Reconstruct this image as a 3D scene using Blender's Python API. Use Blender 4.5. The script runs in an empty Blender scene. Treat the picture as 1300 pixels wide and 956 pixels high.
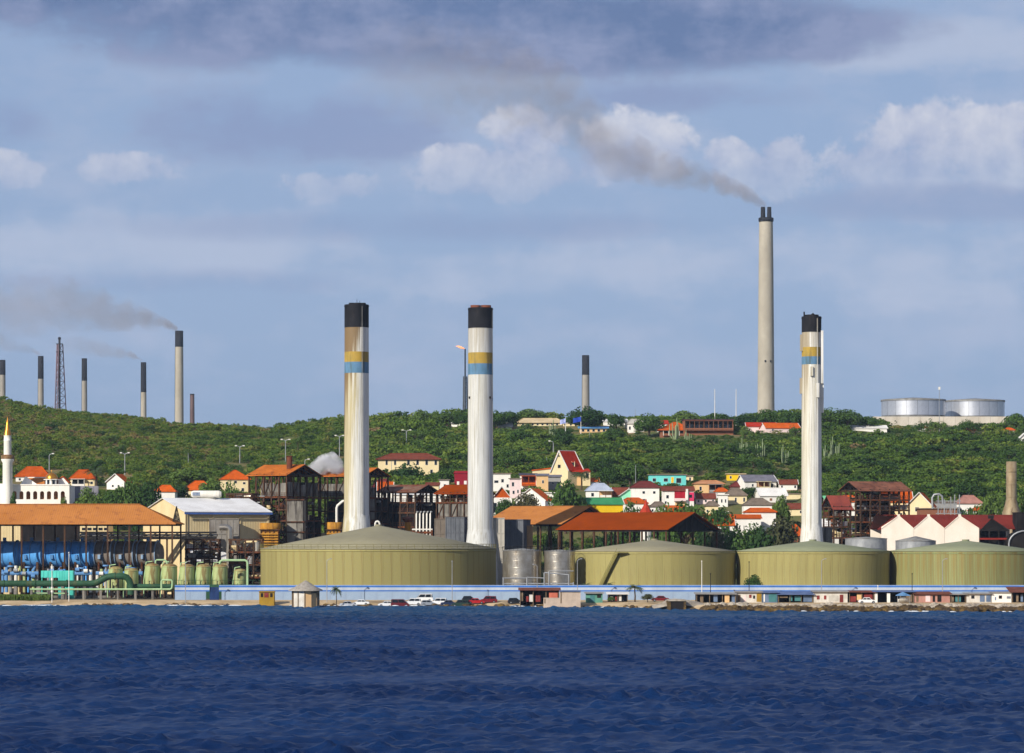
import bpy, bmesh, math, random
import numpy as np
from mathutils import Vector, Matrix
R = math.radians
scene = bpy.context.scene
COL = scene.collection
random.seed(7)
rng = np.random.default_rng(7)

# ---------------------------------------------------------------- camera
F = 4000.0            # focal length measured in the 1300 px wide photograph
H = 17.6              # eye height above the water, metres
HR = 682.0            # photo row of the sea horizon
cam_d = bpy.data.cameras.new('camera')
cam = bpy.data.objects.new('camera', cam_d)
COL.objects.link(cam)
cam.location = (0, 0, H)
cam.rotation_euler = (R(90), 0, 0)
cam_d.sensor_fit = 'HORIZONTAL'
cam_d.sensor_width = 36
cam_d.lens = 36 * F / 1300
cam_d.shift_y = (HR - 478) / 1300
cam_d.clip_start = 1
cam_d.clip_end = 40000
scene.camera = cam

def X(px, Y): return (px - 650.0) * Y / F
def Z(row, Y): return H + (HR - row) * Y / F
def S(n, Y): return n * Y / F

# ---------------------------------------------------------------- light and sky
SUN_AZ, SUN_EL = 220.0, 28.5       # clockwise from +Y (the view direction); behind the camera's left shoulder
sd = Vector((math.sin(R(SUN_AZ)) * math.cos(R(SUN_EL)), math.cos(R(SUN_AZ)) * math.cos(R(SUN_EL)), math.sin(R(SUN_EL))))
sun_d = bpy.data.lights.new('sun', 'SUN')
sun_d.energy = 5.0
sun_d.angle = R(0.5)
sun_d.color = (1.0, 0.945, 0.855)
sun = bpy.data.objects.new('sun', sun_d)
COL.objects.link(sun)
sun.rotation_euler = sd.to_track_quat('Z', 'Y').to_euler()
sun.location = (-300, 200, 400)
scene.view_settings.view_transform = 'Standard'
scene.view_settings.look = 'None'
scene.view_settings.gamma = 1.0
scene.view_settings.exposure = 0.16
scene.cycles.volume_step_rate = 1.0
scene.cycles.volume_max_steps = 128
scene.cycles.volume_bounces = 1
scene.cycles.max_bounces = 6
scene.cycles.transparent_max_bounces = 16

def lin(c):
    if isinstance(c, str):
        c = c.lstrip('#'); c = tuple(int(c[i:i + 2], 16) / 255 for i in (0, 2, 4))
        return tuple((v / 12.92 if v <= 0.04045 else ((v + 0.055) / 1.055) ** 2.4) for v in c)
    return tuple(c)

class E:
    """a socket one can do arithmetic on"""
    def __init__(s, nt, sock): s.nt, s.k = nt, sock
    def _m(s, op, *a, clamp=False):
        n = s.nt.nodes.new('ShaderNodeMath'); n.operation = op; n.use_clamp = clamp
        for i, v in enumerate((s,) + a):
            if isinstance(v, E): s.nt.links.new(v.k, n.inputs[i])
            else: n.inputs[i].default_value = v
        return E(s.nt, n.outputs[0])
    def __add__(s, o): return s._m('ADD', o)
    __radd__ = __add__
    def __mul__(s, o): return s._m('MULTIPLY', o)
    __rmul__ = __mul__
    def __sub__(s, o): return s._m('SUBTRACT', o)
    def __rsub__(s, o): return (s * -1.0) + o
    def __truediv__(s, o): return s._m('DIVIDE', o)
    def __pow__(s, o): return s._m('POWER', o)
    def max(s, o): return s._m('MAXIMUM', o)
    def min(s, o): return s._m('MINIMUM', o)
    def smax(s, o, d): return s._m('SMOOTH_MAX', o, d)
    def clamp(s): return s._m('ADD', 0.0, clamp=True)
    def sqrt(s): return s._m('SQRT')
    def abs(s): return s._m('ABSOLUTE')
    def step(s, a, b):
        n = s.nt.nodes.new('ShaderNodeMapRange'); n.interpolation_type = 'SMOOTHSTEP'
        s.nt.links.new(s.k, n.inputs[0])
        n.inputs[1].default_value = a; n.inputs[2].default_value = b
        return E(s.nt, n.outputs[0])

def noise(nt, vec, scale, detail=4.0, rough=0.55, mult=(1, 1, 1), off=(0, 0, 0)):
    mp = nt.nodes.new('ShaderNodeMapping')
    mp.inputs['Scale'].default_value = mult; mp.inputs['Location'].default_value = off
    nt.links.new(vec, mp.inputs['Vector'])
    n = nt.nodes.new('ShaderNodeTexNoise')
    n.inputs['Scale'].default_value = scale; n.inputs['Detail'].default_value = detail; n.inputs['Roughness'].default_value = rough
    nt.links.new(mp.outputs[0], n.inputs['Vector'])
    return E(nt, n.outputs[0])

def mixc(nt, fac, a, b):
    n = nt.nodes.new('ShaderNodeMix'); n.data_type = 'RGBA'
    if isinstance(fac, E): nt.links.new(fac.k, n.inputs[0])
    else: n.inputs[0].default_value = fac
    for i, v in ((6, a), (7, b)):
        if isinstance(v, (tuple, list)): n.inputs[i].default_value = tuple(v)[:3] + (1,)
        else: nt.links.new(v, n.inputs[i])
    return n.outputs[2]

world = bpy.data.worlds.new('World')
scene.world = world
world.use_nodes = True
def build_sky():
    nt = world.node_tree
    bg = nt.nodes['Background']
    ST = 0.1
    bg.inputs['Strength'].default_value = ST
    sky = nt.nodes.new('ShaderNodeTexSky'); sky.sky_type = 'NISHITA'
    sky.sun_disc = False
    sky.sun_elevation = R(SUN_EL); sky.sun_rotation = R(SUN_AZ)
    sky.air_density = 1.0; sky.dust_density = 0.6; sky.ozone_density = 2.0
    tc = nt.nodes.new('ShaderNodeTexCoord')
    d = tc.outputs['Generated']
    sep = nt.nodes.new('ShaderNodeSeparateXYZ'); nt.links.new(d, sep.inputs[0])
    x, y, z = (E(nt, sep.outputs[i]) for i in range(3))
    az = x._m('ARCTAN2', y)
    el = z._m('ARCSINE')
    def C(h, k=0.80): return tuple(v / ST * k for v in lin(h))
    n1 = noise(nt, d, 60, 9, 0.62) - 0.5
    n2 = noise(nt, d, 17, 7, 0.6, (1, 1, 2.6), (3, 1, 2)) - 0.5
    n3 = noise(nt, d, 6, 5, 0.55, (1, 1, 4.5), (1, 7, 3)) - 0.5
    # clear air near the horizon, seen through thin humid cloud: a veil over the clear sky
    base = mixc(nt, el.step(-0.02, 0.085), C('#88a4cc'), C('#9bb2d8'))
    veil = (1.0 - el.step(0.30, 0.95) * 0.75)
    col = mixc(nt, veil * 0.92, sky.outputs[0], base)
    # pale stratus veils and grey patches at every azimuth
    col = mixc(nt, ((n2 * 2.6 + n1 * 0.9 + 0.12).clamp() * el.step(0.012, 0.06)).clamp(), col, C('#b9c5e0'))
    def blob(px, row, rx, ry):
        a = (az - (px - 650) / F) * (F / rx); b = (el - (HR - row) / F) * (F / ry)
        return 1.0 - (a * a + b * b)
    g0 = ((blob(350, 165, 250, 62).max(blob(-10, 165, 95, 45)).max(blob(850, 130, 260, 30) - 0.2)) + n2 * 3.4 + n1 * 1.2).step(0.1, 1.2)
    far = az.abs().step(0.2, 0.3)
    g0 = g0.max((n3 * 4.0 + n1).clamp() * far)
    col = mixc(nt, g0 * el.step(0.05, 0.1) * 0.75, col, C('#8e9fc8'))
    pv = (blob(1010, 338, 460, 62).max(blob(180, 320, 420, 60)).max(blob(600, 350, 300, 40)).max(blob(1180, 70, 200, 40)) + n2 * 3.2 + n1 * 1.2).step(0.0, 1.1)
    col = mixc(nt, pv * 0.8, col, C('#b9c5de', 0.84))
    # cumulus far off over the land
    m = None
    for p in [(640, 222, 125, 40), (676, 168, 66, 46), (795, 195, 95, 54), (965, 225, 85, 34), (925, 203, 36, 28), (992, 203, 46, 34),
              (1130, 218, 115, 48), (1165, 170, 68, 46), (1275, 195, 105, 58), (14, 222, 60, 32), (420, 240, 90, 24), (165, 218, 85, 28)]:
        b = blob(*p)
        if p[0] < 500: b = b - 0.30
        m = b if m is None else m.smax(b, 0.35)
    m2 = (n3 * 3.0 + 0.4 - ((el - 0.12) * 22.0).abs() * 1.2) * far - (1.0 - far) * 3.0
    m = m.max(m2)
    cm = (m + n1 * 3.0 + n2 * 1.2).step(0.0, 0.55)
    soft = el.step(0.100, 0.128)
    cm = cm * (soft * 0.70 + 0.28)
    ccol = mixc(nt, (n1 * 3.0 + 0.45 + (el - 0.122) * 14.0).clamp(), C('#abb8d9'), C('#dcdfec'))
    col = mixc(nt, cm, col, ccol)
    # grey band beneath the cumulus
    g = (blob(1180, 264, 330, 28).max(blob(560, 290, 520, 26)).max(blob(250, 360, 420, 22) - 0.2) + n2 * 3.0).step(0.0, 1.2) * 0.5
    col = mixc(nt, g, col, C('#90a2ca'))
    # dark stratocumulus deck overhead
    t = blob(420, -20, 600, 122).smax(blob(760, 40, 420, 66), 0.3).max(blob(40, -10, 300, 60))
    t = t.max((el - 0.182) * 40.0 + n3 * 4.0)
    tm = (t + n2 * 2.0 + n1 * 0.9).step(-0.05, 0.6) * (0.97 - el.step(0.3, 0.7) * 0.5)
    tcol = mixc(nt, (n2 * 4.2 + n1 * 2.4 + 0.46 + (el - 0.16) * 10.0).clamp(), C('#6b82ae'), C('#929fc4'))
    col = mixc(nt, tm, col, tcol)
    nt.links.new(col, bg.inputs['Color'])
build_sky()

# ---------------------------------------------------------------- materials
MATS = {}
def mat(name, col, col2=None, scale=0.6, rough=0.75, metal=0.0, stain=None, stain_amt=0.0, stain_scale=0.5, vert=0.12,
        bump=0.0, bump_scale=8.0, rand=0.0, spec=0.12, ribs=None):
    if name in MATS: return MATS[name]
    m = bpy.data.materials.new(name); m.use_nodes = True
    nt = m.node_tree; b = nt.nodes['Principled BSDF']
    b.inputs['Roughness'].default_value = rough; b.inputs['Metallic'].default_value = metal
    b.inputs['Specular IOR Level'].default_value = spec
    tc = nt.nodes.new('ShaderNodeTexCoord'); v = tc.outputs['Object']
    c1 = lin(col); c2 = lin(col2) if col2 else tuple(x * 0.72 for x in c1)
    n = noise(nt, v, scale, 6, 0.6, (1, 1, 0.6))
    c = mixc(nt, n.step(0.34, 0.66), c1, c2)
    n2 = noise(nt, v, scale * 9, 3, 0.6)
    c = mixc(nt, n2.step(0.3, 0.7) * 0.35, c, c2)
    if stain:
        s = noise(nt, v, stain_scale, 5, 0.65, (1, 1, vert), (5, 3, 1))
        t = 0.62 - stain_amt * 0.3
        c = mixc(nt, s.step(t, t + 0.14) * min(1, stain_amt + 0.3), c, lin(stain))
    if ribs:   # corrugation: (axis, period)
        sp = nt.nodes.new('ShaderNodeSeparateXYZ'); nt.links.new(v, sp.inputs[0])
        w = (E(nt, sp.outputs[ribs[0]]) * (2 * math.pi / ribs[1]))._m('SINE')
        bp = nt.nodes.new('ShaderNodeBump'); bp.inputs['Strength'].default_value = 0.5; bp.inputs['Distance'].default_value = 0.03
        nt.links.new(w.k, bp.inputs['Height']); nt.links.new(bp.outputs[0], b.inputs['Normal'])
    elif bump:
        bp = nt.nodes.new('ShaderNodeBump'); bp.inputs['Strength'].default_value = bump; bp.inputs['Distance'].default_value = 0.1
        nb = noise(nt, v, bump_scale, 5, 0.6)
        nt.links.new(nb.k, bp.inputs['Height']); nt.links.new(bp.outputs[0], b.inputs['Normal'])
    if rand:
        oi = nt.nodes.new('ShaderNodeObjectInfo')
        hs = nt.nodes.new('ShaderNodeHueSaturation')
        r = E(nt, oi.outputs['Random'])
        nt.links.new((r * rand + (1 - rand / 2)).k, hs.inputs['Value'])
        nt.links.new(c, hs.inputs['Color']); c = hs.outputs[0]
    nt.links.new(c, b.inputs['Base Color'])
    MATS[name] = m
    return m

# ---------------------------------------------------------------- mesh building
class MB:
    def __init__(s): s.v, s.f, s.sm = [], [], []
    def poly(s, pts, smooth=False):
        i = len(s.v); s.v += [tuple(p) for p in pts]; s.f.append(tuple(range(i, i + len(pts)))); s.sm.append(smooth); return s
    def grid_faces(s, faces, pts, smooth=False):
        i = len(s.v); s.v += [tuple(p) for p in pts]
        for f in faces: s.f.append(tuple(i + k for k in f)); s.sm.append(smooth)
        return s
    def box(s, x0, x1, y0, y1, z0, z1):
        p = [(x, y, z) for z in (z0, z1) for y in (y0, y1) for x in (x0, x1)]
        return s.grid_faces([(0, 2, 3, 1), (4, 5, 7, 6), (0, 1, 5, 4), (2, 6, 7, 3), (0, 4, 6, 2), (1, 3, 7, 5)], p)
    def cbox(s, c, d): return s.box(c[0] - d[0] / 2, c[0] + d[0] / 2, c[1] - d[1] / 2, c[1] + d[1] / 2, c[2] - d[2] / 2, c[2] + d[2] / 2)
    def cyl(s, p0, p1, r0, r1=None, n=12, cap=True, smooth=True):
        r1 = r0 if r1 is None else r1
        p0, p1 = Vector(p0), Vector(p1); a = (p1 - p0).normalized()
        u = a.orthogonal().normalized() if abs(a.z) < 0.999 else Vector((1, 0, 0)); w = a.cross(u)
        pts = []
        for p, r in ((p0, r0), (p1, r1)):
            for k in range(n):
                t = 2 * math.pi * k / n; pts.append(p + (u * math.cos(t) + w * math.sin(t)) * r)
        s.grid_faces([(k, (k + 1) % n, n + (k + 1) % n, n + k) for k in range(n)], pts, smooth)
        if cap:
            s.poly(pts[:n][::-1]); s.poly(pts[n:])
        return s
    def tube(s, pts, r, n=8):
        pts = [Vector(p) for p in pts]
        rings = []
        for i, p in enumerate(pts):
            a = (pts[min(i + 1, len(pts) - 1)] - pts[max(i - 1, 0)]).normalized()
            u = a.cross(Vector((0.13, 0.97, 0.2))).normalized(); w = a.cross(u)
            rr = r[i] if isinstance(r, (list, tuple)) else r
            rings.append([p + (u * math.cos(2 * math.pi * k / n) + w * math.sin(2 * math.pi * k / n)) * rr for k in range(n)])
        flat = [q for ring in rings for q in ring]
        s.grid_faces([(i * n + k, i * n + (k + 1) % n, (i + 1) * n + (k + 1) % n, (i + 1) * n + k) for i in range(len(pts) - 1) for k in range(n)], flat, True)
        s.poly(rings[0][::-1]); s.poly(rings[-1]); return s
    def lathe(s, prof, n=32, c=(0, 0), smooth=True, cap=True):
        pts = []
        for r, z in prof:
            for k in range(n):
                t = 2 * math.pi * k / n; pts.append((c[0] + r * math.cos(t), c[1] + r * math.sin(t), z))
        m = len(prof)
        s.grid_faces([(i * n + k, i * n + (k + 1) % n, (i + 1) * n + (k + 1) % n, (i + 1) * n + k) for i in range(m - 1) for k in range(n)], pts, smooth)
        if cap:
            s.poly(pts[:n][::-1]); s.poly(pts[-n:])
        return s
    def prism(s, prof, y0, y1):
        """closed outline in x,z pushed from y0 to y1"""
        n = len(prof); a = [(x, y0, z) for x, z in prof]; b = [(x, y1, z) for x, z in prof]
        s.grid_faces([tuple(range(n)), tuple(range(2 * n - 1, n - 1, -1))] + [(k, n + k, n + (k + 1) % n, (k + 1) % n) for k in range(n)], a + b); return s
    def prismx(s, prof, x0, x1):
        n = len(prof); a = [(x0, y, z) for y, z in prof]; b = [(x1, y, z) for y, z in prof]
        s.grid_faces([tuple(range(n)), tuple(range(2 * n - 1, n - 1, -1))] + [(k, n + k, n + (k + 1) % n, (k + 1) % n) for k in range(n)], a + b); return s
    def bar(s, p0, p1, t, t2=None):
        p0, p1 = Vector(p0), Vector(p1); a = (p1 - p0).normalized()
        u = a.cross(Vector((0, 0, 1))); u = Vector((1, 0, 0)) if u.length < 0.01 else u.normalized()
        w = a.cross(u).normalized(); t2 = t if t2 is None else t2
        pts = [p + u * (i * t / 2) + w * (j * t2 / 2) for p in (p0, p1) for i, j in ((-1, -1), (1, -1), (1, 1), (-1, 1))]
        return s.grid_faces([(3, 2, 1, 0), (4, 5, 6, 7), (0, 1, 5, 4), (1, 2, 6, 5), (2, 3, 7, 6), (3, 0, 4, 7)], pts)
    def mesh(s, name, m=None):
        me = bpy.data.meshes.new(name); me.from_pydata(s.v, [], s.f)
        if m: me.materials.append(m)
        me.polygons.foreach_set('use_smooth', s.sm)
        if len(s.f) < 6000:
            bm = bmesh.new(); bm.from_mesh(me); bmesh.ops.recalc_face_normals(bm, faces=bm.faces); bm.to_mesh(me); bm.free()
        me.update(); return me
    def obj(s, name, m, parent=None, loc=None):
        return link(name, s.mesh(name, m), parent, loc)

def link(name, me, parent=None, loc=None, rz=0.0):
    o = bpy.data.objects.new(name, me); COL.objects.link(o)
    if parent: o.parent = parent
    if loc is not None: o.location = loc
    if rz: o.rotation_euler.z = rz
    return o

def tag(o, label, cat, group=None):
    o['label'] = label; o['category'] = cat
    if group: o['group'] = group
    return o
def thing(name, label, cat, loc=(0, 0, 0), rz=0.0, group=None):
    o = bpy.data.objects.new(name, None); COL.objects.link(o)
    o.empty_display_size = 1; o.location = loc; o.rotation_euler.z = rz
    return tag(o, label, cat, group)
def structure(o): o['kind'] = 'structure'; return o
def stuff(o, label=None):
    o['kind'] = 'stuff'
    if label: o['label'] = label
    return o
def dup(root, label, loc, rz=0.0, sc=1.0, group=None):
    r = root.copy(); COL.objects.link(r); r.location = loc; r.rotation_euler.z = rz; r.scale = (sc, sc, sc) if not isinstance(sc, tuple) else sc
    if label: r['label'] = label
    if group: r['group'] = group
    for ch in list(root.children):
        c = ch.copy(); COL.objects.link(c); c.parent = r
        for g in ch.children:
            q = g.copy(); COL.objects.link(q); q.parent = c
    return r

# ---------------------------------------------------------------- lie of the land
def lerp_table(t, v):
    if v <= t[0][0]: return t[0][1]
    for (a, p), (b, q) in zip(t, t[1:]):
        if v <= b: return p + (q - p) * (v - a) / (b - a)
    return t[-1][1]
WATER = [(-400, 812), (-130, 809), (-60, 809), (-20, 806), (0, 800), (35, 782), (42, 768), (50, 756), (62, 749), (125, 741), (400, 742)]
def shore(x): return lerp_table(WATER, x) + 1.2 * math.sin(x * 0.35) + 0.8 * math.sin(x * 0.9 + 1)
RIDGE_Y = 1600.0
RIDGE = [(-900, 500), (-400, 508), (-260, 511), (-220, 523), (-184, 537), (-160, 545), (-128, 547), (-100, 538), (-84, 535), (-60, 538), (-30, 537), (40, 537),
         (100, 537), (128, 534), (160, 532), (188, 540), (220, 541), (252, 542), (300, 542), (420, 538), (900, 530)]
BASE = [(830, 1.15), (955, 1.25), (1000, 7.0), (1050, 18.0), (1100, 28.0), (1150, 33.6), (1200, 38.4), (1250, 43.2), (1300, 48.0)]
def ground(x, Y):
    if Y < 830:
        s = shore(x); t = Y - s
        if t < 0: return max(-4.0, t * 0.12 - 0.1)
        return min(1.15, -0.1 + 1.25 * (t / 9.0) ** 0.8)
    if Y <= 1300: z = lerp_table(BASE, Y)
    else:
        zr = Z(lerp_table(RIDGE, x * RIDGE_Y / max(Y, RIDGE_Y) if Y > RIDGE_Y else x * RIDGE_Y / Y), RIDGE_Y)
        if Y <= RIDGE_Y:
            t = (Y - 1300) / 300.0; z = 48.0 + (zr - 48.0) * t
        elif Y < 2050:
            t = (Y - RIDGE_Y) / 450.0; t = t * t * (3 - 2 * t); z = zr + (20 - zr) * t
        else: z = 20.0
    if 1000 < Y < 2050:
        k = min(1, (Y - 1000) / 150)
        z += k * (1.1 * math.sin(x * 0.043 + Y * 0.011) * math.sin(Y * 0.021 + 1.7) + 0.5 * math.sin(x * 0.11 + Y * 0.05) + 0.4 * math.sin(Y * 0.13 - x * 0.07))
    return z
def at_ground(px, row, y0=960.0, y1=1598.0):
    """the place on the rising land that a photo point shows"""
    Y = y0
    while Y < y1:
        x = X(px, Y)
        if Z(row, Y) <= ground(x, Y) + 0.02: break
        Y += 1.0
    return X(px, Y), Y, ground(X(px, Y), Y)
SHORT = []      # low scrub only: x, Y, half width, depth toward the sea
CLEAR = []      # places kept free of scrub: x, Y, radius

def sheet(name, xs, ys, zf, m, smooth=True):
    nx, ny = len(xs), len(ys)
    co = np.empty((ny, nx, 3)); co[..., 0] = np.array(xs)[None, :]; co[..., 1] = np.array(ys)[:, None]
    for j, y in enumerate(ys):
        for i, x in enumerate(xs): co[j, i, 2] = zf(x, y)
    return grid_mesh(name, co, m, smooth)
def grid_mesh(name, co, m, smooth=True):
    ny, nx = co.shape[:2]
    idx = np.arange(nx * ny).reshape(ny, nx)
    q = np.stack([idx[:-1, :-1], idx[:-1, 1:], idx[1:, 1:], idx[1:, :-1]], -1).reshape(-1, 4)
    me = bpy.data.meshes.new(name)
    me.vertices.add(nx * ny); me.vertices.foreach_set('co', co.reshape(-1))
    me.loops.add(q.size); me.loops.foreach_set('vertex_index', q.reshape(-1))
    me.polygons.add(len(q)); me.polygons.foreach_set('loop_start', np.arange(0, q.size, 4)); me.polygons.foreach_set('loop_total', np.full(len(q), 4))
    me.polygons.foreach_set('use_smooth', np.full(len(q), smooth))
    me.materials.append(m); me.update(calc_edges=True); me.validate()
    return link(name, me)

def span(*segs):
    out = []
    for a, b, st in segs:
        n = max(1, round((b - a) / st)); out += [a + (b - a) * k / n for k in range(n)]
    return out + [segs[-1][1]]

sand = mat('sand', '#c9b28e', '#a88f6a', 0.15, 0.9, bump=0.4, bump_scale=2, stain='#6b5a42', stain_amt=0.35, stain_scale=0.12, vert=1)
earth = mat('yard_earth', '#6e6455', '#5a5044', 0.1, 0.95, bump=0.3, bump_scale=2)
hillm = mat('dry_earth', '#6d6440', '#4d5a2c', 0.05, 0.95, bump=0.5, bump_scale=1.2, stain='#8a6f4c', stain_amt=0.4, stain_scale=0.03, vert=1)
xs_f = span((-900, -240, 30), (-240, 240, 2.5), (240, 900, 30))
structure(sheet('beach', xs_f, span((690, 735, 5), (735, 830, 1.5)), ground, sand))
structure(sheet('ground', span((-900, -240, 30), (-240, 240, 10), (240, 900, 30)), span((830, 960, 10)), ground, earth))
xs_h = span((-9000, -900, 900), (-900, -320, 20), (-320, 320, 6), (320, 900, 20), (900, 9000, 900))
structure(sheet('hillside', xs_h, span((960, 1640, 6), (1640, 2060, 25), (2060, 12000, 1500)), ground, hillm))

# ---------------------------------------------------------------- sea
def sea():
    m = bpy.data.materials.new('sea_water'); m.use_nodes = True
    nt = m.node_tree; b = nt.nodes['Principled BSDF']
    b.inputs['Roughness'].default_value = 0.22; b.inputs['IOR'].default_value = 1.05
    b.inputs['Specular IOR Level'].default_value = 0.5
    tc = nt.nodes.new('ShaderNodeTexCoord'); v = tc.outputs['Object']
    n = noise(nt, v, 0.012, 4, 0.6, (1, 1, 1)); n2 = noise(nt, v, 0.05, 4, 0.6, (0.5, 1.4, 1))
    c = mixc(nt, n.step(0.3, 0.7), lin((0.004, 0.018, 0.070)), lin((0.007, 0.032, 0.108)))
    sp = nt.nodes.new('ShaderNodeSeparateXYZ'); nt.links.new(v, sp.inputs[0])
    sh = (E(nt, sp.outputs[1]) + n2 * 60.0).step(640, 830)      # shallower water over the reef
    c = mixc(nt, sh * 0.55, c, lin((0.025, 0.09, 0.17)))
    nt.links.new(c, b.inputs['Base Color'])
    bp = nt.nodes.new('ShaderNodeBump'); bp.inputs['Strength'].default_value = 0.9; bp.inputs['Distance'].default_value = 0.35
    h = noise(nt, v, 0.8, 7, 0.68, (0.7, 1.1, 1))
    nt.links.new(h.k, bp.inputs['Height']); nt.links.new(bp.outputs[0], b.inputs['Normal'])
    xs = np.array(span((-9000, -600, 1200), (-600, -170, 20), (-170, 170, 0.6), (170, 600, 20), (600, 9000, 1200)))
    ys = np.array(span((-9000, -400, 1200), (-400, 230, 15), (230, 835, 0.85), (835, 900, 20), (900, 1000, 50)))
    co = np.zeros((len(ys), len(xs), 3)); co[..., 0] = xs[None]; co[..., 1] = ys[:, None]
    g = np.random.default_rng(3); z = np.zeros(co.shape[:2]); dx = np.zeros_like(z); dy = np.zeros_like(z)
    gust = 1 + .35 * np.sin(co[..., 0] * .031 + co[..., 1] * .017 + 1) * np.sin(co[..., 1] * .043 - co[..., 0] * .012) + .2 * np.sin(co[..., 1] * .11 + co[..., 0] * .05)
    fade = gust * np.clip(1 - (np.abs(co[..., 0]) - 160) / 30, 0, 1) * np.clip((co[..., 1] - 200) / 30, 0, 1) * np.clip((850 - co[..., 1]) / 60, 0.1, 1)
    for k in range(60):
        L = 1.5 * (6.0 / 1.5) ** g.random() if k % 6 else 6 + 7 * g.random(); th = R(-55) + g.normal() * 0.55      # waves run from the left toward the shore
        kx, ky = 2 * math.pi / L * math.sin(th), 2 * math.pi / L * math.cos(th)
        a = (0.0095 if L < 6 else .005) * L ** 0.95 * (0.6 + 0.8 * g.random()); ph = co[..., 0] * kx + co[..., 1] * ky + g.random() * 6.283
        z += a * np.sin(ph); dx -= a * 0.45 * math.sin(th) * np.cos(ph) * -1; dy -= a * 0.45 * math.cos(th) * np.cos(ph) * -1
    co[..., 2] = z * fade; co[..., 0] += dx * fade; co[..., 1] += dy * fade
    structure(grid_mesh('sea', co, m))
sea()
# ---------------------------------------------------------------- industrial plant: shared materials
white_paint = mat('white_paint', '#e6e3da', '#cfcabd', 0.35, 0.55, stain='#9a8a6c', stain_amt=0.15, stain_scale=0.8)
olive = mat('olive_tank_paint', '#a49a60', '#928956', 0.05, 0.6, stain='#7d6a40', stain_amt=0.32, stain_scale=1.8, vert=0.03, rand=0.13)
olive_green = mat('green_olive_tank_paint', '#929a68', '#828b5c', 0.05, 0.6, stain='#84703f', stain_amt=0.55, stain_scale=0.45, vert=0.02, rand=0.22)
olive_roof = mat('olive_roof_paint', '#8c866c', '#7f7962', 0.06, 0.75, stain='#6d6450', stain_amt=0.12, stain_scale=0.25, vert=1)
olive_roof2 = mat('sage_roof_paint', '#86896c', '#787c60', 0.06, 0.75, stain='#6a6650', stain_amt=0.15, stain_scale=0.25, vert=1)
seam = mat('dark_olive_seam', '#77703f', rough=0.8)
black_paint = mat('black_paint', '#26262a', '#1a1a1d', 0.5, 0.7, stain='#3b322c', stain_amt=0.2)
rust = mat('rusty_steel', '#6b3f26', '#43291c', 0.7, 0.85, stain='#8a4a22', stain_amt=0.4, stain_scale=1.0)
dark_rust = mat('dark_rusty_steel', '#5a4230', '#34271d', 0.7, 0.85, stain='#6b3a20', stain_amt=0.35, stain_scale=0.9)
dark_steel = mat('dark_steel', '#2b2826', '#1c1a19', 0.6, 0.7)
grey_steel = mat('grey_steel', '#8b8a86', '#6c6a66', 0.5, 0.55, 0.2, stain='#6e5a46', stain_amt=0.2)
galv = mat('galvanised_steel', '#a8a9a8', '#8f9091', 0.8, 0.45, 0.35)
tarp_rust = mat('tan_orange_sheeting', '#b87840', '#ab6d38', 0.12, 0.7, stain='#8a5233', stain_amt=0.3, stain_scale=0.5, vert=1, spec=0.0, ribs=(0, 0.6))
orange_sheet = mat('deep_orange_sheeting', '#8c3c08', '#7c3407', 0.12, 0.65, stain='#7d3418', stain_amt=0.35, stain_scale=0.5, vert=1, spec=0.0, ribs=(0, 0.6))
rust_sheet = mat('rust_orange_sheeting', '#bf6e30', '#a65c28', 0.2, 0.7, stain='#6d3a20', stain_amt=0.3, stain_scale=0.5, vert=1, spec=0.0, ribs=(0, 0.6))
old_concrete = mat('stained_concrete', '#8f8a80', '#6f6a62', 0.25, 0.9, stain='#3f3a36', stain_amt=0.55, stain_scale=0.6, vert=0.1)
void = mat('dark_panel_and_shade', '#2a2624', '#191716', 0.3, 0.9, stain='#3d3029', stain_amt=0.3)  # dark cladding; its near-black also stands in for shade inside openings
blue_paint = mat('blue_paint', '#6a92bd', '#4f7aa6', 0.3, 0.5, stain='#2b4f7c', stain_amt=0.25, stain_scale=0.6)
blue_stripe = mat('wall_blue_paint', '#3f74c4', '#3565ae', 0.3, 0.6)
shaded_wall = mat('shaded_pale_wall_paint', '#93a5b8', '#8294aa', 0.2, 0.75, stain='#8c97ad', stain_amt=0.25, stain_scale=0.8)  # pale wall darkened: partial shade is painted into its colour
pale_green = mat('pale_green_paint', '#a6c193', '#93ae80', 0.5, 0.5)
vessel_green = mat('pale_green_vessel_paint', '#b2bc84', '#9aa870', 0.4, 0.5, stain='#7a5a30', stain_amt=0.45, stain_scale=0.9)
dark_green = mat('dark_green_pipe_paint', '#33563e', '#27452f', 0.3, 0.5, stain='#5c5a3a', stain_amt=0.25)
turq = mat('turquoise_paint', '#5fd0c0', '#4dbbaa', 0.4, 0.6)
yellow_ply = mat('mustard_panel', '#c08a32', '#9a6a26', 0.5, 0.75, stain='#6b4320', stain_amt=0.35, stain_scale=0.8)
cream = mat('cream_cladding', '#d8c496', '#c9b486', 0.15, 0.75, stain='#a58e62', stain_amt=0.15, stain_scale=0.6, ribs=(0, 0.8))
silver = mat('brushed_aluminium', '#c9c2b4', '#a99f8e', 0.5, 0.34, 0.85, stain='#6d5840', stain_amt=0.35, stain_scale=0.5, vert=0.15)
bright_silver = mat('bright_aluminium', '#d6d8dc', '#c2c4c9', 0.3, 0.38, 0.75)
glass = mat('dark_glass', '#20262c', '#15191d', 1, 0.15, spec=0.6)
flue_rust = mat('flue_rust', '#7a4630', '#5a3424', 0.6, 0.8)
yel_band = mat('faded_yellow_paint', '#b3923c', '#9a8444', 0.4, 0.65, stain='#7c6a3a', stain_amt=0.4, stain_scale=0.6)
blue_band = mat('faded_blue_paint', '#6488a8', '#55788f', 0.4, 0.65, stain='#4c5a58', stain_amt=0.4, stain_scale=0.6)

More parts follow.
